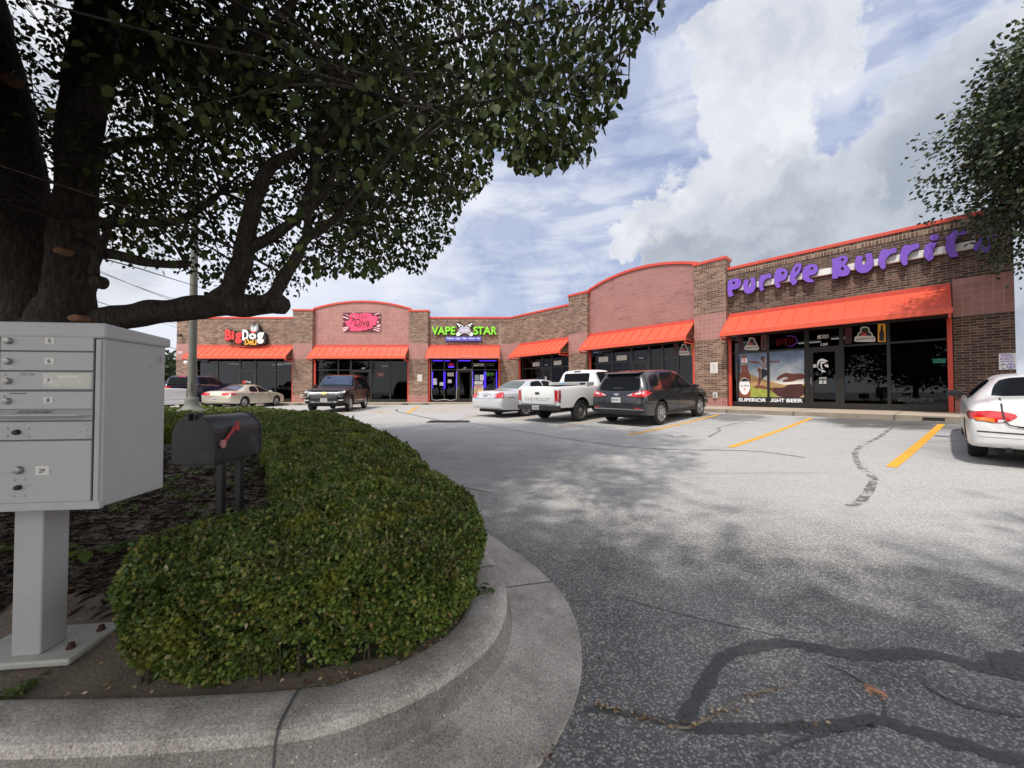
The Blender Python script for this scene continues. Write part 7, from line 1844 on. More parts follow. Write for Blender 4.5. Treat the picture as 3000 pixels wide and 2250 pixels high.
c.panel('rear_window', mat('blue_tinted_rear_glass', (.03, .04, .09), .05, spec=.9), smoothpoly([(-.34, -.64), (-.37, 0), (-.34, .64), (.20, .58), (.50, .50), (.55, 0), (.50, -.50), (.20, -.58)]), 'T', off=.005)
c.both('side_window', M['cglass'], smoothpoly([(.46, 1.0), (.55, 1.22), (.80, 1.35), (1.18, 1.38), (1.18, .99)])); c.both('side_window', M['cglass'], [(1.24, .99), (1.24, 1.385), (1.62, 1.35), (2.30, .985)])
c.panel('windscreen', M['cglass'], [(2.38, -.68), (2.38, .68), (1.78, .58), (1.78, -.58)], 'T')
c.mirror('tail_lamp', M['tail'], smoothpoly([(.88, .83), (.70, .80), (.40, .80), (.33, .85), (.38, .93), (.60, .955), (.86, .94)]), 'B', off=.013, grid=.05)
for s in 'LR':
    c.panel('tail_lamp', M['tail'], [(-1.06, .82), (-1.02, .93), (-.88, .94), (-.66, .85), (-.88, .82)], s, off=.012, grid=.05)
    c.seam([(1.21, .34), (1.21, .98)], s); c.seam([(.44, 1.0), (.38, .70), (.50, .40)], s); c.seam([(2.3, .98), (2.32, .6), (2.26, .34)], s)
    for x in (.52, 1.42): c.seam([(x, .89), (x + .16, .89)], s, .035, 'door_handle', 'chrome', .02)
c.seam([(.60, .80), (.54, .72), (0, .70), (-.54, .72), (-.60, .80)], 'B', .014); c.panel('emblem', M['chrome'], circ(0, .88, .055, .045, 12), 'B', off=.014)
c.plate(.03, .56, 0); c.mirrors(2.14, .93, 1.03, P5)
rw = on_ground(714.6, 1195.6); c.finish(Vector((rw.x - .80, rw.y)), (.04, 1), 0, .96)

# --- black SUV facing out
P6 = paint('black_paint', (.005, .004, .005), 0, .25, .15); P6.node_tree.nodes['Principled BSDF'].inputs['Specular IOR Level'].default_value = .28
st = [(-1.18, .50, .95, 1.02, .88, .90, .80), (-1.14, .46, 1.10, 1.25, .97, .98, .82), (-1.04, .44, 1.16, 1.70, .99, 1.0, .74), (-.92, .42, 1.18, 1.85, 1.0, 1.01, .72), (-.6, .40, 1.18, 1.91, 1.0, 1.015, .72), (.8, .38, 1.17, 1.935, 1.0, 1.015, .74), (1.5, .38, 1.16, 1.90, 1.0, 1.015, .745), (1.75, .38, 1.16, 1.85, 1.0, 1.015, .75), (2.35, .38, 1.15, 1.33, 1.0, 1.01, .83), (2.5, .38, 1.14, 1.25, 1.0, 1.01, .88), (3.3, .39, 1.10, 1.20, .99, 1.0, .87), (3.75, .40, 1.05, 1.14, .96, .97, .85), (3.95, .42, .98, 1.06, .90, .92, .80), (4.06, .46, .90, .96, .84, .86, .76), (4.09, .50, .84, .90, .78, .80, .70)]
c = Car('suv', 'large black SUV with a chrome barred grille facing out of its bay', 'car', st, P6, .41, .87, 3.07, arch=.47, spokes=6)
under(c, -.9, 3.9, .75, .3)
c.panel('windscreen', mat('windscreen_sky_tint', (.035, .05, .09), .04, spec=.9, var=.4, vscale=2), [(2.30, -.80), (2.30, .80), (1.84, .70), (1.80, 0), (1.84, -.70)], 'T')
c.both('side_window', M['cglass'], [(2.1, 1.23), (1.72, 1.70), (1.55, 1.78), (1.25, 1.79), (1.25, 1.22)]); c.both('side_window', M['cglass'], [(1.18, 1.22), (1.18, 1.79), (.40, 1.80), (.22, 1.22)]); c.both('side_window', M['cglass'], [(.12, 1.24), (.30, 1.79), (-.65, 1.77), (-.88, 1.50), (-.85, 1.26)])
c.panel('rear_window', M['cglass'], rr(-.7, .7, 1.22, 1.68, .06), 'B', off=.006)
c.panel('grille', M['vinyl'], [(-.66, 1.02), (.66, 1.02), (.70, .86), (.58, .68), (-.58, .68), (-.70, .86)], 'F', off=.010)
for z_, w_ in ((.955, .64), (.905, .66), (.855, .62), (.81, .60), (.765, .58), (.72, .56)): c.seam([(-w_, z_), (w_, z_)], 'F', .020 if z_ > .88 else .009, 'grille_bar', 'chrome', .022)
c.panel('emblem', mat('gold_emblem', (.75, .55, .16), .25, metal=.8), [(-.16, .945), (-.05, .945), (-.05, .975), (.05, .975), (.05, .945), (.16, .945), (.13, .895), (.05, .895), (.05, .865), (-.05, .865), (-.05, .895), (-.13, .895)], 'F', off=.034)
c.mirror('headlight', M['lens'], [(.62, .985), (.90, 1.06), (.93, 1.0), (.90, .95), (.66, .945)], 'F', off=.014, grid=.06); c.mirror('lamp_inside', M['vinyl'], [(.70, .985), (.85, 1.02), (.87, .985), (.72, .965)], 'F', off=.02, grid=.05)
c.mirror('lower_lamp', M['vinyl'], [(.72, .90), (.92, .86), (.90, .78), (.70, .80)], 'F', off=.014, grid=.06); c.mirror('lamp_bezel', M['chrome'], [(.70, .93), (.73, .93), (.71, .80), (.84, .755), (.82, .735), (.67, .78)], 'F', off=.02, grid=.05)
c.panel('lower_bumper', M['vinyl'], [(-.86, .64), (.86, .64), (.80, .44), (-.80, .44)], 'F', off=.008)
c.panel('skid_strip', M['alloy'], [(-.62, .545), (-.5, .56), (-.42, .53), (.42, .53), (.5, .56), (.62, .545), (.56, .50), (-.56, .50)], 'F', off=.02); c.mirror('fog_lamp', M['lens'], [(.66, .62), (.88, .64), (.86, .585), (.70, .585)], 'F', off=.016)
c.plate(.0, .615, 0, front=True)
for s in 'LR':
    c.seam([(1.21, .5), (1.21, 1.2)], s); c.seam([(2.2, 1.2), (2.3, .8), (2.25, .5)], s); c.seam([(.15, 1.2), (.12, .95), (.42, .6)], s); c.seam([(.5, .56), (2.5, .56)], s, .03, 'chrome_strip', 'chrome', .01)
    c.seam([(-.86, 1.245), (2.1, 1.215)], s, .022, 'chrome_strip', 'chrome', .01)
    for x in (.45, 1.45): c.seam([(x, 1.06), (x + .2, 1.06)], s, .04, 'door_handle', 'chrome', .02)
a = MB()
for sg in (1, -1): a.tube([(-.6, sg * .66, 1.93), (-.5, sg * .66, 1.985), (1.3, sg * .67, 1.985), (1.45, sg * .67, 1.92)], .02, 6)
a.build('roof_rails', M['black'], c.root); c.mirrors(1.98, 1.01, 1.28, P6, .11, .12, .10)
f1 = on_ground(1025, 1205.5); hd2 = Vector((.14, -1)).normalized(); lf2 = Vector((-hd2.y, hd2.x))
c.finish(Vector((f1.x, f1.y)) - hd2 * 3.07 - lf2 * .92, hd2, 0, .98)

# --- dark blue crew-cab pickup behind the lamp pole
P7 = paint('dark_blue_paint', (.010, .014, .045), 0, .25, .25)
st = [(-1.30, .60, 1.28, 1.33, .95, .96, .90), (-1.27, .55, 1.31, 1.36, .99, 1.0, .94), (0, .5, 1.33, 1.37, .99, 1.01, .95), (.62, .5, 1.33, 1.38, .99, 1.01, .95), (.66, .5, 1.33, 1.50, .99, 1.01, .84), (.78, .5, 1.33, 1.84, .99, 1.01, .74), (.95, .5, 1.33, 1.90, .99, 1.01, .73), (1.9, .5, 1.32, 1.91, .99, 1.01, .73), (2.35, .5, 1.31, 1.84, .99, 1.01, .73), (3.0, .5, 1.28, 1.38, .99, 1.0, .84), (3.1, .5, 1.26, 1.33, .99, 1.0, .88), (4.2, .52, 1.20, 1.26, .98, .99, .88), (4.5, .56, 1.05, 1.12, .93, .94, .84)]
c = Car('pickup_truck', 'dark blue crew-cab pickup parked behind the lamp pole', 'pickup truck', st, P7, .40, .88, 3.64, arch=.46, cuts=[(-1.2, .52, -.80, .80, .80, 1.6)])
under(c, -1, 4.2, .7, .38)
c.panel('rear_window', M['cglass'], rr(-.68, .68, 1.42, 1.80, .06), 'B', off=.006); c.both('side_window', M['cglass'], [(.84, 1.38), (.86, 1.78), (1.55, 1.82), (1.55, 1.37)]); c.both('side_window', M['cglass'], [(1.62, 1.37), (1.62, 1.82), (2.15, 1.80), (2.8, 1.36)])
c.panel('windscreen', M['cglass'], [(2.95, -.74), (2.95, .74), (2.4, .66), (2.4, -.66)], 'T')
c.mirror('tail_lamp', M['tail'], [(.965, 1.26), (.78, 1.26), (.78, .92), (.965, .92)], 'B', off=.012, grid=.06)
for s in 'LR':
    c.panel('tail_lamp', M['tail'], [(-1.30, .93), (-1.30, 1.26), (-1.10, 1.26), (-1.13, .95)], s, off=.012, grid=.06); c.seam([(1.58, .56), (1.58, 1.36)], s); c.seam([(.72, .56), (.72, 1.36)], s); c.seam([(-.95, 1.24), (-.65, 1.24)], s, .04, 'badge', 'chrome', .01)
    c.seam([(.84, 1.365), (2.7, 1.345)], s, .02, 'chrome_strip', 'chrome', .01)
a = MB(); a.prism([(-.98, -1.26), (.98, -1.26), (.93, -1.42), (-.93, -1.42)], .58, .76, Matrix(((0, 1, 0, 0), (1, 0, 0, 0), (0, 0, 1, 0), (0, 0, 0, 1)))); a.build('rear_bumper', M['chrome'], c.root, bevel=.02)
c.panel('high_brake_lamp', M['tail'], rr(-.22, .22, 1.84, 1.885, .01), 'B', off=.012)
a = MB(); a.box(-1.24, .60, -.93, .93, 1.375, 1.405); a.build('bed_cover', M['vinyl'], c.root, bevel=.01); c.mirrors(2.65, 1.01, 1.42, P7, .1, .13, .12)
rw = on_ground(546, 1199); c.finish(Vector((rw.x - .92, rw.y)), (-.02, 1), 0, 1.0)

# --- white vehicle whose tail shows past the cabinet
P8 = paint('plain_white_paint', (.70, .70, .68), 0, .35, .7)
c = Car('pickup_truck', 'white pickup showing only its tail beyond the grey cabinet', 'pickup truck', pickup_stations(1.74, zbed=1.12), P8, .36, .83, 3.2, arch=.43, cuts=[(-1.10, .80, -.78, .78, .72, 1.5)])
under(c, -.9, 4.0, .6, .36)
c.panel('rear_window', M['cglass'], rr(-.60, .60, 1.26, 1.6, .06), 'B', off=.005); c.both('side_window', M['cglass'], [(1.16, 1.2), (1.14, 1.58), (1.95, 1.64), (2.5, 1.2)])
c.mirror('tail_lamp', M['taild'], [(.93, 1.05), (.83, 1.05), (.83, .68), (.93, .68)], 'B', off=.01, grid=.06)
for s in 'LR': c.panel('tail_lamp', M['taild'], [(-1.21, .66), (-1.21, 1.06), (-1.06, 1.06), (-1.06, .66)], s, off=.010, grid=.06); c.seam([(.88, .52), (.88, 1.14)], s, .022)
a = MB(); a.box(-1.38, -1.1, -.94, .94, .44, .62); a.build('rear_bumper', P8, c.root, bevel=.03)
c.finish(Vector((-16.3, 16.6)), (-1, .02))
# ---------------------------------------------------------------- trees
def barkmat(name, a, b_):
    m, n, l, out = newmat(name)
    b = n.new('ShaderNodeBsdfPrincipled'); l.new(b.outputs[0], out.inputs[0]); b.inputs['Roughness'].default_value = .95; b.inputs['Specular IOR Level'].default_value = .2
    tc = n.new('ShaderNodeTexCoord'); mp = n.new('ShaderNodeMapping'); mp.inputs['Scale'].default_value = (1, 1, .22); l.new(tc.outputs['Object'], mp.inputs[0])
    v = n.new('ShaderNodeTexNoise'); v.inputs['Scale'].default_value = 28; v.inputs['Detail'].default_value = 8; v.inputs['Roughness'].default_value = .7; v.inputs['Distortion'].default_value = .6; l.new(mp.outputs[0], v.inputs[0])
    r = ramp(n, [(.32, [x * .35 for x in a]), (.5, a), (.72, b_)]); l.new(v.outputs[0], r.inputs[0]); l.new(r.outputs[0], b.inputs['Base Color'])
    bp = n.new('ShaderNodeBump'); bp.inputs['Strength'].default_value = 1; bp.inputs['Distance'].default_value = .03; l.new(v.outputs[0], bp.inputs['Height']); l.new(bp.outputs[0], b.inputs['Normal'])
    return m


M['bark'] = barkmat('grey_brown_bark', (.058, .048, .042), (.115, .10, .088))
M['leaf'] = randmat('pear_leaf', [(0, (.018, .027, .009)), (.45, (.033, .047, .013)), (.85, (.052, .068, .019)), (1, (.10, .11, .03))], .6, .10, .16)
M['cutwood'] = mat('weathered_cut_wood', (.22, .11, .055), .85, var=.15, vscale=20)

TB = Vector((-5.95, 4.75)); tz = soilz(TB.x, TB.y)
TREE = empty('pear_tree', (TB.x, TB.y, tz), 'big many-stemmed shade tree with dark leaves overhanging the grey mailbox cabinet', 'tree')
T0 = Vector((TB.x, TB.y, tz))
BR = []                                   # every limb as world points with radii


def limb(pts, Ys):
    """points (px, py, radius px) on the photograph with their own distances, turned into a real 3-D limb"""
    out = []; n_ = len(pts)
    for i, (px, py, r) in enumerate(pts):
        t = i / max(1, n_ - 1); k = t * (len(Ys) - 1); j = min(int(k), len(Ys) - 2); Y = Ys[j] + (Ys[j + 1] - Ys[j]) * (k - j)
        p = at(px, py, Y); out.append((p, r * Y / F))
    out = [(p, r * .90) for p, r in out]; P4_ = catmull([tuple(p) for p, _ in out], 5); Rr = np.interp(np.linspace(0, n_ - 1, len(P4_)), range(n_), [r for _, r in out])
    BR.append(([Vector(p) for p in P4_], list(Rr))); return BR[-1]


limb([(130, 1420, 120), (130, 1150, 108), (160, 980, 84), (205, 850, 60), (222, 600, 52), (240, 350, 55), (285, 60, 52), (330, -300, 42), (360, -800, 28), (390, -1300, 14)], (4.75, 4.75, 4.7, 4.5, 4.3))
limb([(110, 1400, 110), (105, 1100, 105), (100, 930, 88), (70, 650, 70), (20, 330, 60), (-60, -50, 52), (-130, -500, 38), (-170, -1000, 20)], (4.8, 4.9, 5.0, 5.1))
limb([(90, 1300, 95), (40, 960, 75), (-40, 680, 55), (-150, 350, 46), (-300, 0, 36), (-420, -400, 20)], (4.8, 4.8, 4.7, 4.5))
limb([(245, 330, 44), (290, 235, 30), (420, 165, 25), (560, 178, 22), (690, 222, 18), (850, 235, 14), (1000, 228, 10), (1150, 215, 7), (1330, 225, 5), (1500, 260, 3)], (4.4, 4.2, 3.8, 3.4))
limb([(600, 190, 18), (640, 110, 18), (700, 30, 17), (770, -80, 14), (880, -260, 9)], (4.1, 3.9, 3.6)); limb([(685, 215, 15), (740, 130, 13), (815, 52, 12), (910, -50, 9), (1050, -170, 6)], (4.0, 3.6, 3.3))
limb([(150, 1010, 60), (225, 985, 50), (309, 945, 43), (400, 922, 37), (480, 912, 37), (560, 903, 38), (650, 892, 39), (735, 894, 36), (790, 893, 31), (815, 890, 28), (829, 892, 26)], (4.75, 4.8, 4.7, 4.6))
limb([(640, 888, 36), (675, 850, 34), (700, 800, 32), (718, 740, 30), (728, 665, 27), (750, 573, 23), (790, 492, 19), (859, 447, 14), (930, 420, 9), (1010, 360, 6)], (4.65, 4.6, 4.3, 4.0))
limb([(765, 893, 25), (800, 868, 21), (828, 818, 19), (868, 757, 18), (895, 700, 16), (945, 668, 13), (1000, 625, 11), (1060, 560, 8), (1120, 490, 5), (1180, 400, 3)], (4.6, 4.5, 4.3, 4.0))
limb([(728, 728, 21), (800, 690, 16), (870, 640, 14), (945, 573, 12), (985, 480, 10), (1010, 400, 8), (1060, 300, 6), (1130, 200, 4)], (4.6, 4.4, 3.9))
limb([(893, 705, 11), (905, 620, 10), (920, 520, 8), (935, 430, 6), (960, 340, 4)], (4.5, 4.4)); limb([(870, 640, 9), (900, 560, 9), (915, 480, 7), (900, 380, 5)], (4.5, 4.6))
limb([(225, 720, 26), (275, 738, 19), (340, 747, 17), (430, 768, 15), (500, 775, 13), (549, 771, 12)], (4.6, 4.5)); limb([(225, 660, 26), (290, 652, 18), (420, 653, 14), (520, 648, 12), (590, 608, 9), (650, 560, 6)], (4.6, 4.7, 5.0))
limb([(270, 800, 13), (300, 720, 11), (330, 640, 9), (380, 585, 7), (470, 540, 5)], (4.4, 4.8)); limb([(245, 480, 24), (330, 430, 16), (460, 400, 12), (580, 350, 9), (680, 300, 6)], (4.5, 5.2, 5.6)); limb([(440, 400, 10), (520, 410, 9), (600, 360, 7)], (5.2, 5.4))
limb([(1000, 228, 8), (1100, 275, 7), (1250, 310, 6), (1400, 300, 5), (1560, 275, 3), (1700, 250, 2)], (3.5, 3.1, 2.9)); limb([(1000, 228, 8), (1200, 150, 6), (1450, 90, 5), (1700, 40, 3), (1900, 20, 2)], (3.5, 3.3, 3.3))
limb([(1250, 310, 5), (1380, 380, 4), (1520, 430, 3), (1640, 455, 2)], (3.1, 2.9)); limb([(770, -80, 14), (1100, -200, 10), (1500, -300, 7), (1900, -350, 4)], (3.6, 3.2, 3.0)); limb([(-60, -50, 44), (-250, -300, 26), (-700, -500, 12)], (4.9, 3.5, 2.4)); limb([(285, 60, 34), (500, -350, 22), (1000, -900, 12), (1500, -1200, 6)], (4.4, 3.0, 2.0)); limb([(240, 350, 36), (300, 200, 26), (420, 20, 18), (560, -250, 10)], (4.5, 5.6, 6.8))
mb = MB()
for P_, Rr in BR:
    n2 = 18 if max(Rr) > .15 else 10 if max(Rr) > .04 else 6
    k = len(mb.v); mb.tube([p - T0 for p in P_], Rr, n2)
    for i in range(k, len(mb.v)):
        v = Vector(mb.v[i]); w = v + T0; j = (i - k) // n2; c_ = P_[min(j, len(P_) - 1)] - T0
        f = 1 + .10 * (math.sin(w.x * 11 + w.z * 7) * math.sin(w.y * 9 - w.z * 5)) + .05 * math.sin(w.z * 23 + (i % n2) * 2.1); v = c_ + (v - c_) * f; mb.v[i] = tuple(v)
trunk = mb.build('trunk', M['bark'], TREE, smooth=True)
# pruning scars and knots
for (px, py, Y, r, m, s_) in ((20, 226, 4.58, 20, 'cutwood', .7), (172, 732, 4.33, 16, 'cutwood', .6), (218, 931, 4.30, 20, 'cutwood', .5), (276, 823, 4.38, 17, 'bark', 1), (831, 892, 4.6, 25, 'bark', 1)):
    p = at(px, py, Y); rr_ = r * Y / F; a = MB()
    Mx = Matrix.Translation(p - T0) @ Matrix.Rotation(R(90), 4, 'X') @ Matrix.Diagonal((1, s_, 1, 1)) if px != 831 else Matrix.Translation(p - T0) @ Matrix.Rotation(R(90), 4, 'Y')
    a.lathe([(rr_ * 1.12, -.10), (rr_ * 1.15, -.01), (rr_ * .9, .012), (rr_ * .2, .016)], 14, Mx); a.build('pruning_scar', M[m], trunk, smooth=True, sharp=40)

OUT = [(1966, -10), (1925, 80), (1817, 160), (1840, 255), (1790, 330), (1722, 455), (1640, 480), (1530, 500), (1445, 410), (1440, 515), (1345, 610), (1315, 705), (1225, 800), (1166, 780), (1085, 820), (1003, 790), (935, 815), (868, 875), (813, 835), (760, 860), (719, 870), (600, 860), (570, 800), (447, 790), (298, 776), (265, 740), (265, 500), (180, 520), (60, 640), (-100, 700), (-900, 600), (-2500, -2500), (3200, -3000), (2300, -500)]
CC = np.array((-4.0, 4.6, 5.5)); CR = np.array((6.4, 4.8, 4.4))
PJ = lambda p: (1500 + F * p[0] / max(p[1], .05), 1125 + F * (PITCH - (p[2] - 1.42) / max(p[1], .05)))
clumps = []
tries = 0
BP = np.array([tuple(p) for P_, Rr in BR for p in P_]); BPr = np.array([r for P_, Rr in BR for r in Rr])
SH = -Vector((sd.x, sd.y)) / sd.z                       # how far a shadow slides per metre of height
BRIGHT = [(x * K, y * K) for x, y in [(1010, 1045), (1120, 1000), (1260, 985), (1500, 960), (2400, 960), (2400, 1300), (1900, 1285), (1600, 1262), (1350, 1200), (1090, 1105)]]
def shadow_px(p):
    h = p[2] - .2; g_ = (p[0] + SH.x * h, p[1] + SH.y * h)
    return PJ((g_[0], g_[1], .2)) if g_[1] > .3 else (-9999, -9999)
while len(clumps) < 1650 and tries < 120000:
    tries += 1
    u = rng.normal(size=3); u /= np.linalg.norm(u); rad = rng.random() ** (1 / 2.2); p = CC + u * CR * rad
    if p[2] < 2.2 or p[1] < .9: continue
    px, py = PJ(p)
    if not inside((px, py), OUT): continue
    inframe = -60 < px < 2050 and py > -60
    if not inframe and rng.random() < .45: continue
    if inframe and py > 560 and rng.random() < .25: continue
    if inframe and rng.random() < (.55 if px < 950 else .12): continue
    if inframe and p[1] < 2.4: continue
    if inframe and px < 345 and p[1] < 5.1: continue                      # the stems stand clear of the leaves
    if inframe and 560 < px < 1040 and 430 < py and p[1] < 4.75 and rng.random() < .88: continue
    if inside(shadow_px(p), BRIGHT) and rng.random() < (.6 if inframe else .97): continue
    clumps.append((p, inframe))
# extra sprays that make up the ragged, near right-hand edge of the crown
for (px, py, Y) in [(1900, 30, 3.4), (1840, 90, 3.3), (1780, 120, 3.2), (1720, 60, 3.3), (1650, 120, 3.1), (1790, 240, 3.0), (1740, 290, 3.0), (1690, 330, 2.9), (1640, 250, 3.0), (1600, 330, 2.9), (1540, 290, 3.0), (1500, 360, 2.95), (1660, 410, 2.85), (1600, 440, 2.8), (1560, 470, 2.8), (1690, 450, 2.8), (1500, 200, 3.2), (1420, 260, 3.2), (1440, 340, 3.1), (1380, 320, 3.4), (1560, 180, 3.1), (1850, 10, 3.4), (1930, 0, 3.5), (1590, 40, 3.3), (1480, 90, 3.4), (1380, 150, 3.5), (1300, 230, 3.5), (1515, 465, 2.8), (1575, 488, 2.8), (1650, 480, 2.75), (1720, 470, 2.75), (1870, 230, 3.0), (1840, 270, 3.0), (1470, 430, 2.9)]:
    clumps.append((np.array(at(px - 25, py - 10, Y)), True)); clumps.append((np.array(at(px - 25 + rng.normal(0, 25), py + rng.normal(0, 25), Y + rng.normal(0, .2))), True))
# overhanging boughs above and to the street side, which throw the shade across the drive
for k in range(900):
    g_ = (rng.uniform(-5.5, 6.5), rng.uniform(-1.0, 4.6)); z = rng.uniform(4.8, 8.2)
    p = np.array((g_[0] - SH.x * z, g_[1] - SH.y * z, z))
    px, py = PJ(p)
    if p[1] > .4 and -120 < px < 3120 and py > -120: continue
    if inside(shadow_px(p), BRIGHT) and rng.random() < .985: continue
    clumps.append((p, False))
for k in range(900):
    if k % 2: continue
    u = rng.normal(size=3); u /= np.linalg.norm(u); p = np.array((-6.0, 2.6, 7.2)) + u * np.array((4.2, 3.4, 2.8)) * rng.random() ** .4   # sunny side and top of the crown
    px, py = PJ(p)
    if p[1] > .4 and -120 < px < 3120 and py > -120: continue
    if p[2] < 3.5: continue
    clumps.append((p, False))
PL, DL, NL, SL = [], [], [], []; tw = MB()
for p, infr in clumps:
    nearedge = infr and p[1] < 3.7 and PJ(p)[0] > 1280
    n_ = int(rng.integers(20, 34)) if nearedge else int(rng.integers(34, 62)) if infr else 30
    sp_ = .17 if nearedge else .24 if infr else .34
    d2 = np.sum((BP - p) ** 2, 1); j = int(np.argmin(d2)); b = Vector(BP[j]); pv = Vector(p)
    if infr or rng.random() < .25:
        if (pv - b).length < 2.6:
            mid_ = b.lerp(pv, .5) + Vector((rng.normal(0, .08), rng.normal(0, .08), .10 + rng.normal(0, .06)))
            tw.tube([b - T0, b.lerp(mid_, .5) - T0 + Vector((0, 0, .03)), mid_ - T0, mid_.lerp(pv, .6) - T0, pv - T0], [min(.016, BPr[j] * .8), .012, .009, .006, .003], 5, False)
    q = p + rng.normal(0, 1, (n_, 3)) * np.array((sp_, sp_, sp_ * .8))
    if infr:
        k = np.array([inside(PJ(x), OUT) or False for x in q]); q = q[k]
    else:
        k = np.array([not (x[1] > -.15 and (lambda m, a: -m < a[0] < 3000 + m and a[1] > -m)(70 + 330 / max(x[1], .06), PJ(x))) for x in q]); q = q[k]
    if len(q) == 0: continue
    n_ = len(q); o = q - p
    PL.append(q); d = o * 1.2 + rng.normal(0, .5, (n_, 3)) * .6; d[:, 2] -= .55; DL.append(d)
    NL.append(rng.normal(0, .6, (n_, 3)) + np.array((0, -.2, .7))); SL.append((rng.uniform(.055, .095, n_)) * (1.0 if infr else 2.6))
    if not infr: pass
PL, DL, NL, SL = map(np.concatenate, (PL, DL, NL, SL))
V_, F_ = leaves(PL - np.array(T0), DL, NL, SL, .95)
print('tree leaves', len(PL))
npmesh('crown', V_, F_, M['leaf'], TREE)
tw.build('twigs', M['bark'], trunk)


# --- rounder tree standing at the end of the near shop
def round_tree(base, cen, rad, n_cl, label, name, leafm, lsize, trunk_r, core=.0, spr=.26, cat='tree', group=None, per=46):
    T = empty(name, base, label, cat, group); T1 = Vector(base); mb = MB(); cen = np.array(cen); rad = np.array(rad)
    top = Vector(cen) + Vector((0, 0, rad[2] * .6)); mb.tube([Vector((0, 0, -.1)), Vector((0.05, 0, (cen[2] - base[2]) * .35)), Vector(cen) - T1, top - T1], [trunk_r * 1.3, trunk_r, trunk_r * .7, .02], 12)
    PL, DL, NL, SL = [], [], [], []
    for k in range(n_cl):
        u = rng.normal(size=3); u /= np.linalg.norm(u); r_ = (core + (1 - core) * rng.random() ** .45) * (1 + .10 * math.sin(u[0] * 7 + u[2] * 5) + .07 * math.sin(u[1] * 11 + u[2] * 9)); p = cen + u * rad * r_
        if core > .3 and u[2] < -.35 and rng.random() < .35: continue
        if u[2] < 0: p[2] = cen[2] + (p[2] - cen[2]) * .9
        if rng.random() < .35:
            a_ = Vector((0, 0, max(.6, (p[2] - base[2]) * .45))) ; b_ = Vector(p) - T1; mb.tube([a_, a_.lerp(b_, .5) + Vector((0, 0, .25)), b_], [trunk_r * .22, trunk_r * .12, .004], 5, False)
        m_ = int(per * rng.uniform(.7, 1.3)); q = p + rng.normal(0, spr, (m_, 3)); PL.append(q); d = (q - p) + u * .35 + rng.normal(0, .3, (m_, 3)); d[:, 2] -= .15; DL.append(d); NL.append(rng.normal(0, .55, (m_, 3)) + u * .7 + np.array((0, 0, .5))); SL.append(rng.uniform(.75, 1.25, m_) * lsize)
    PL, DL, NL, SL = map(np.concatenate, (PL, DL, NL, SL)); V_, F_ = leaves(PL - np.array(base), DL, NL, SL, .95)
    npmesh('crown', V_, F_, leafm, T); mb.build('trunk', M['bark'], T, smooth=True); return T


M['leaf2'] = randmat('glossy_pear_leaf', [(0, (.020, .032, .016)), (.45, (.038, .056, .024)), (.85, (.060, .082, .032)), (1, (.12, .13, .06))], .36, .18, .5)
tx, ty = 13.8, 7.7
round_tree((tx, ty, gz(tx, ty)), (13.85, 7.75, 7.35), (2.95, 3.0, 3.3), 1250, 'round-crowned glossy dark green tree at the right edge hiding the end of the purple letters', 'pear_tree', M['leaf2'], .105, .17, .45, .22, per=52)
# --- belt of trees far off beyond the street at the left end of the strip
M['leaf3'] = randmat('distant_leaf', [(0, (.018, .030, .014)), (.5, (.032, .050, .022)), (1, (.055, .075, .03))], .7, .1, .2)
for i, (px, Y, h, r, lab) in enumerate(((470, 66, 6.0, 3.6, 'far dark tree half hidden behind the grey cabinet'), (497, 72, 6.6, 3.4, 'far dark tree showing between cabinet and brick end wall'), (525, 80, 5.6, 3.5, 'far dark tree just behind the brick end wall'), (430, 60, 6.2, 4.2, 'far dark tree wholly left of the brick end wall'), (350, 62, 6.8, 4.5, 'far tree behind the big trunk'))):
    p = at(px, 1146, Y); g_ = gz(p.x, p.y); round_tree((p.x, p.y, g_), (p.x, p.y, g_ + h * .52), (r, r, h * .52), 130, lab, 'distant_tree', M['leaf3'], .55, .25, .2, .7, group='trees far beyond the left end', per=26)
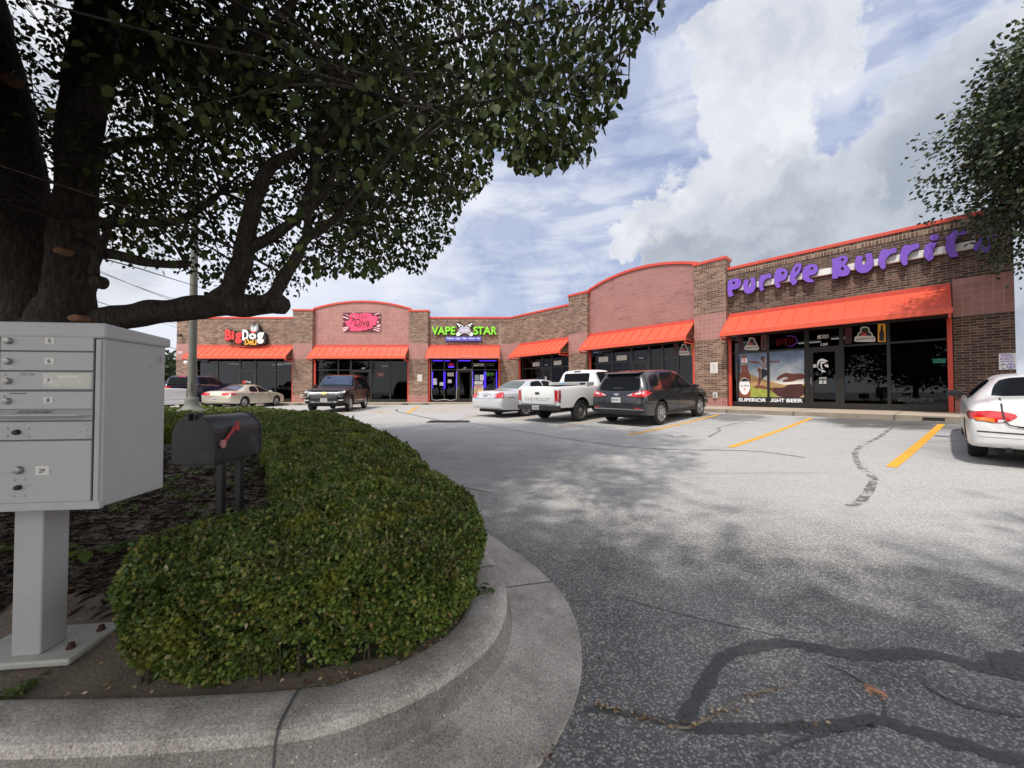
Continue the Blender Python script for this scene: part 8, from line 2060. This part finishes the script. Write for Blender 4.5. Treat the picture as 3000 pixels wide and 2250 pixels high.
# low verge of grass under them
# trees across the street, behind the photographer: they show as reflections in the shop glass and shade
for i, (x, y, h, r, lab) in enumerate(((-16, -34, 9, 5, 'street tree behind the viewer, mirrored in the shop glass'), (4, -38, 10, 5.5, 'broad street tree behind the viewer'), (22, -33, 8, 4.5, 'street tree behind the viewer to the east'), (-38, -30, 9, 5, 'street tree behind the viewer to the west'))):
    round_tree((x, y, gz(x, y)), (x, y, h * .62), (r, r, h * .42), 110, lab, 'street_tree', M['leaf3'], .5, .3, .2, .7, group='trees across the street', per=26)

# --- overhead wires and their pole
UP = empty('utility_pole', (-41, 33, gz(-41, 33)), 'wooden utility pole hidden behind the cabinet carrying the overhead wires', 'utility pole')
mb = MB(); mb.tube([(0, 0, -.2), (0, 0, 14.5)], [.17, .11], 10); mb.build('pole_shaft', M['bark'], UP); mb = MB(); mb.box(-.06, .06, -1.2, 1.2, 13.4, 13.55); mb.box(-.05, .05, -.9, .9, 10.4, 10.5); mb.build('cross_arm', M['bark'], UP)
M['wire'] = mat('wire', (.03, .03, .03), .6)
base_z = gz(-41, 33)
for i, (yo, z, x1_, y1_, z1_, lab) in enumerate(((-1.1, 13.6, -27, 44, 9.6, 'topmost overhead wire against the sky left of the strip'), (0, 13.6, -27, 45, 9.2, 'second overhead wire against the sky left of the strip'), (1.1, 13.6, -27, 46, 8.7, 'third overhead wire against the sky left of the strip'), (-.8, 10.5, -25, 45, 7.2, 'fourth overhead wire crossing by the brick end wall'), (.8, 10.5, -25, 46, 6.2, 'lowest overhead wire crossing by the brick end wall'), (0, 8.0, -25, 45, 4.6, 'thick low cable beside the brick end wall'))):
    a_ = Vector((-41, 33 + yo, base_z + z)); b_ = Vector((x1_, y1_, z1_)); mb = MB()
    pts_ = [a_.lerp(b_, t) - Vector((0, 0, 1.1 * 4 * t * (1 - t))) for t in np.linspace(0, 1, 17)]
    mb.tube(pts_, .022 if i < 5 else .035, 4); o = mb.build('overhead_wire', M['wire']); tag(o, lab, 'wire', 'overhead wires')
    a2 = Vector((-75, 14 + yo, base_z + z)); mb = MB(); mb.tube([a_.lerp(a2, t) - Vector((0, 0, 1.1 * 4 * t * (1 - t))) for t in np.linspace(0, 1, 9)], .022, 4); me_ = mb.build('wire_span', M['wire'], o)
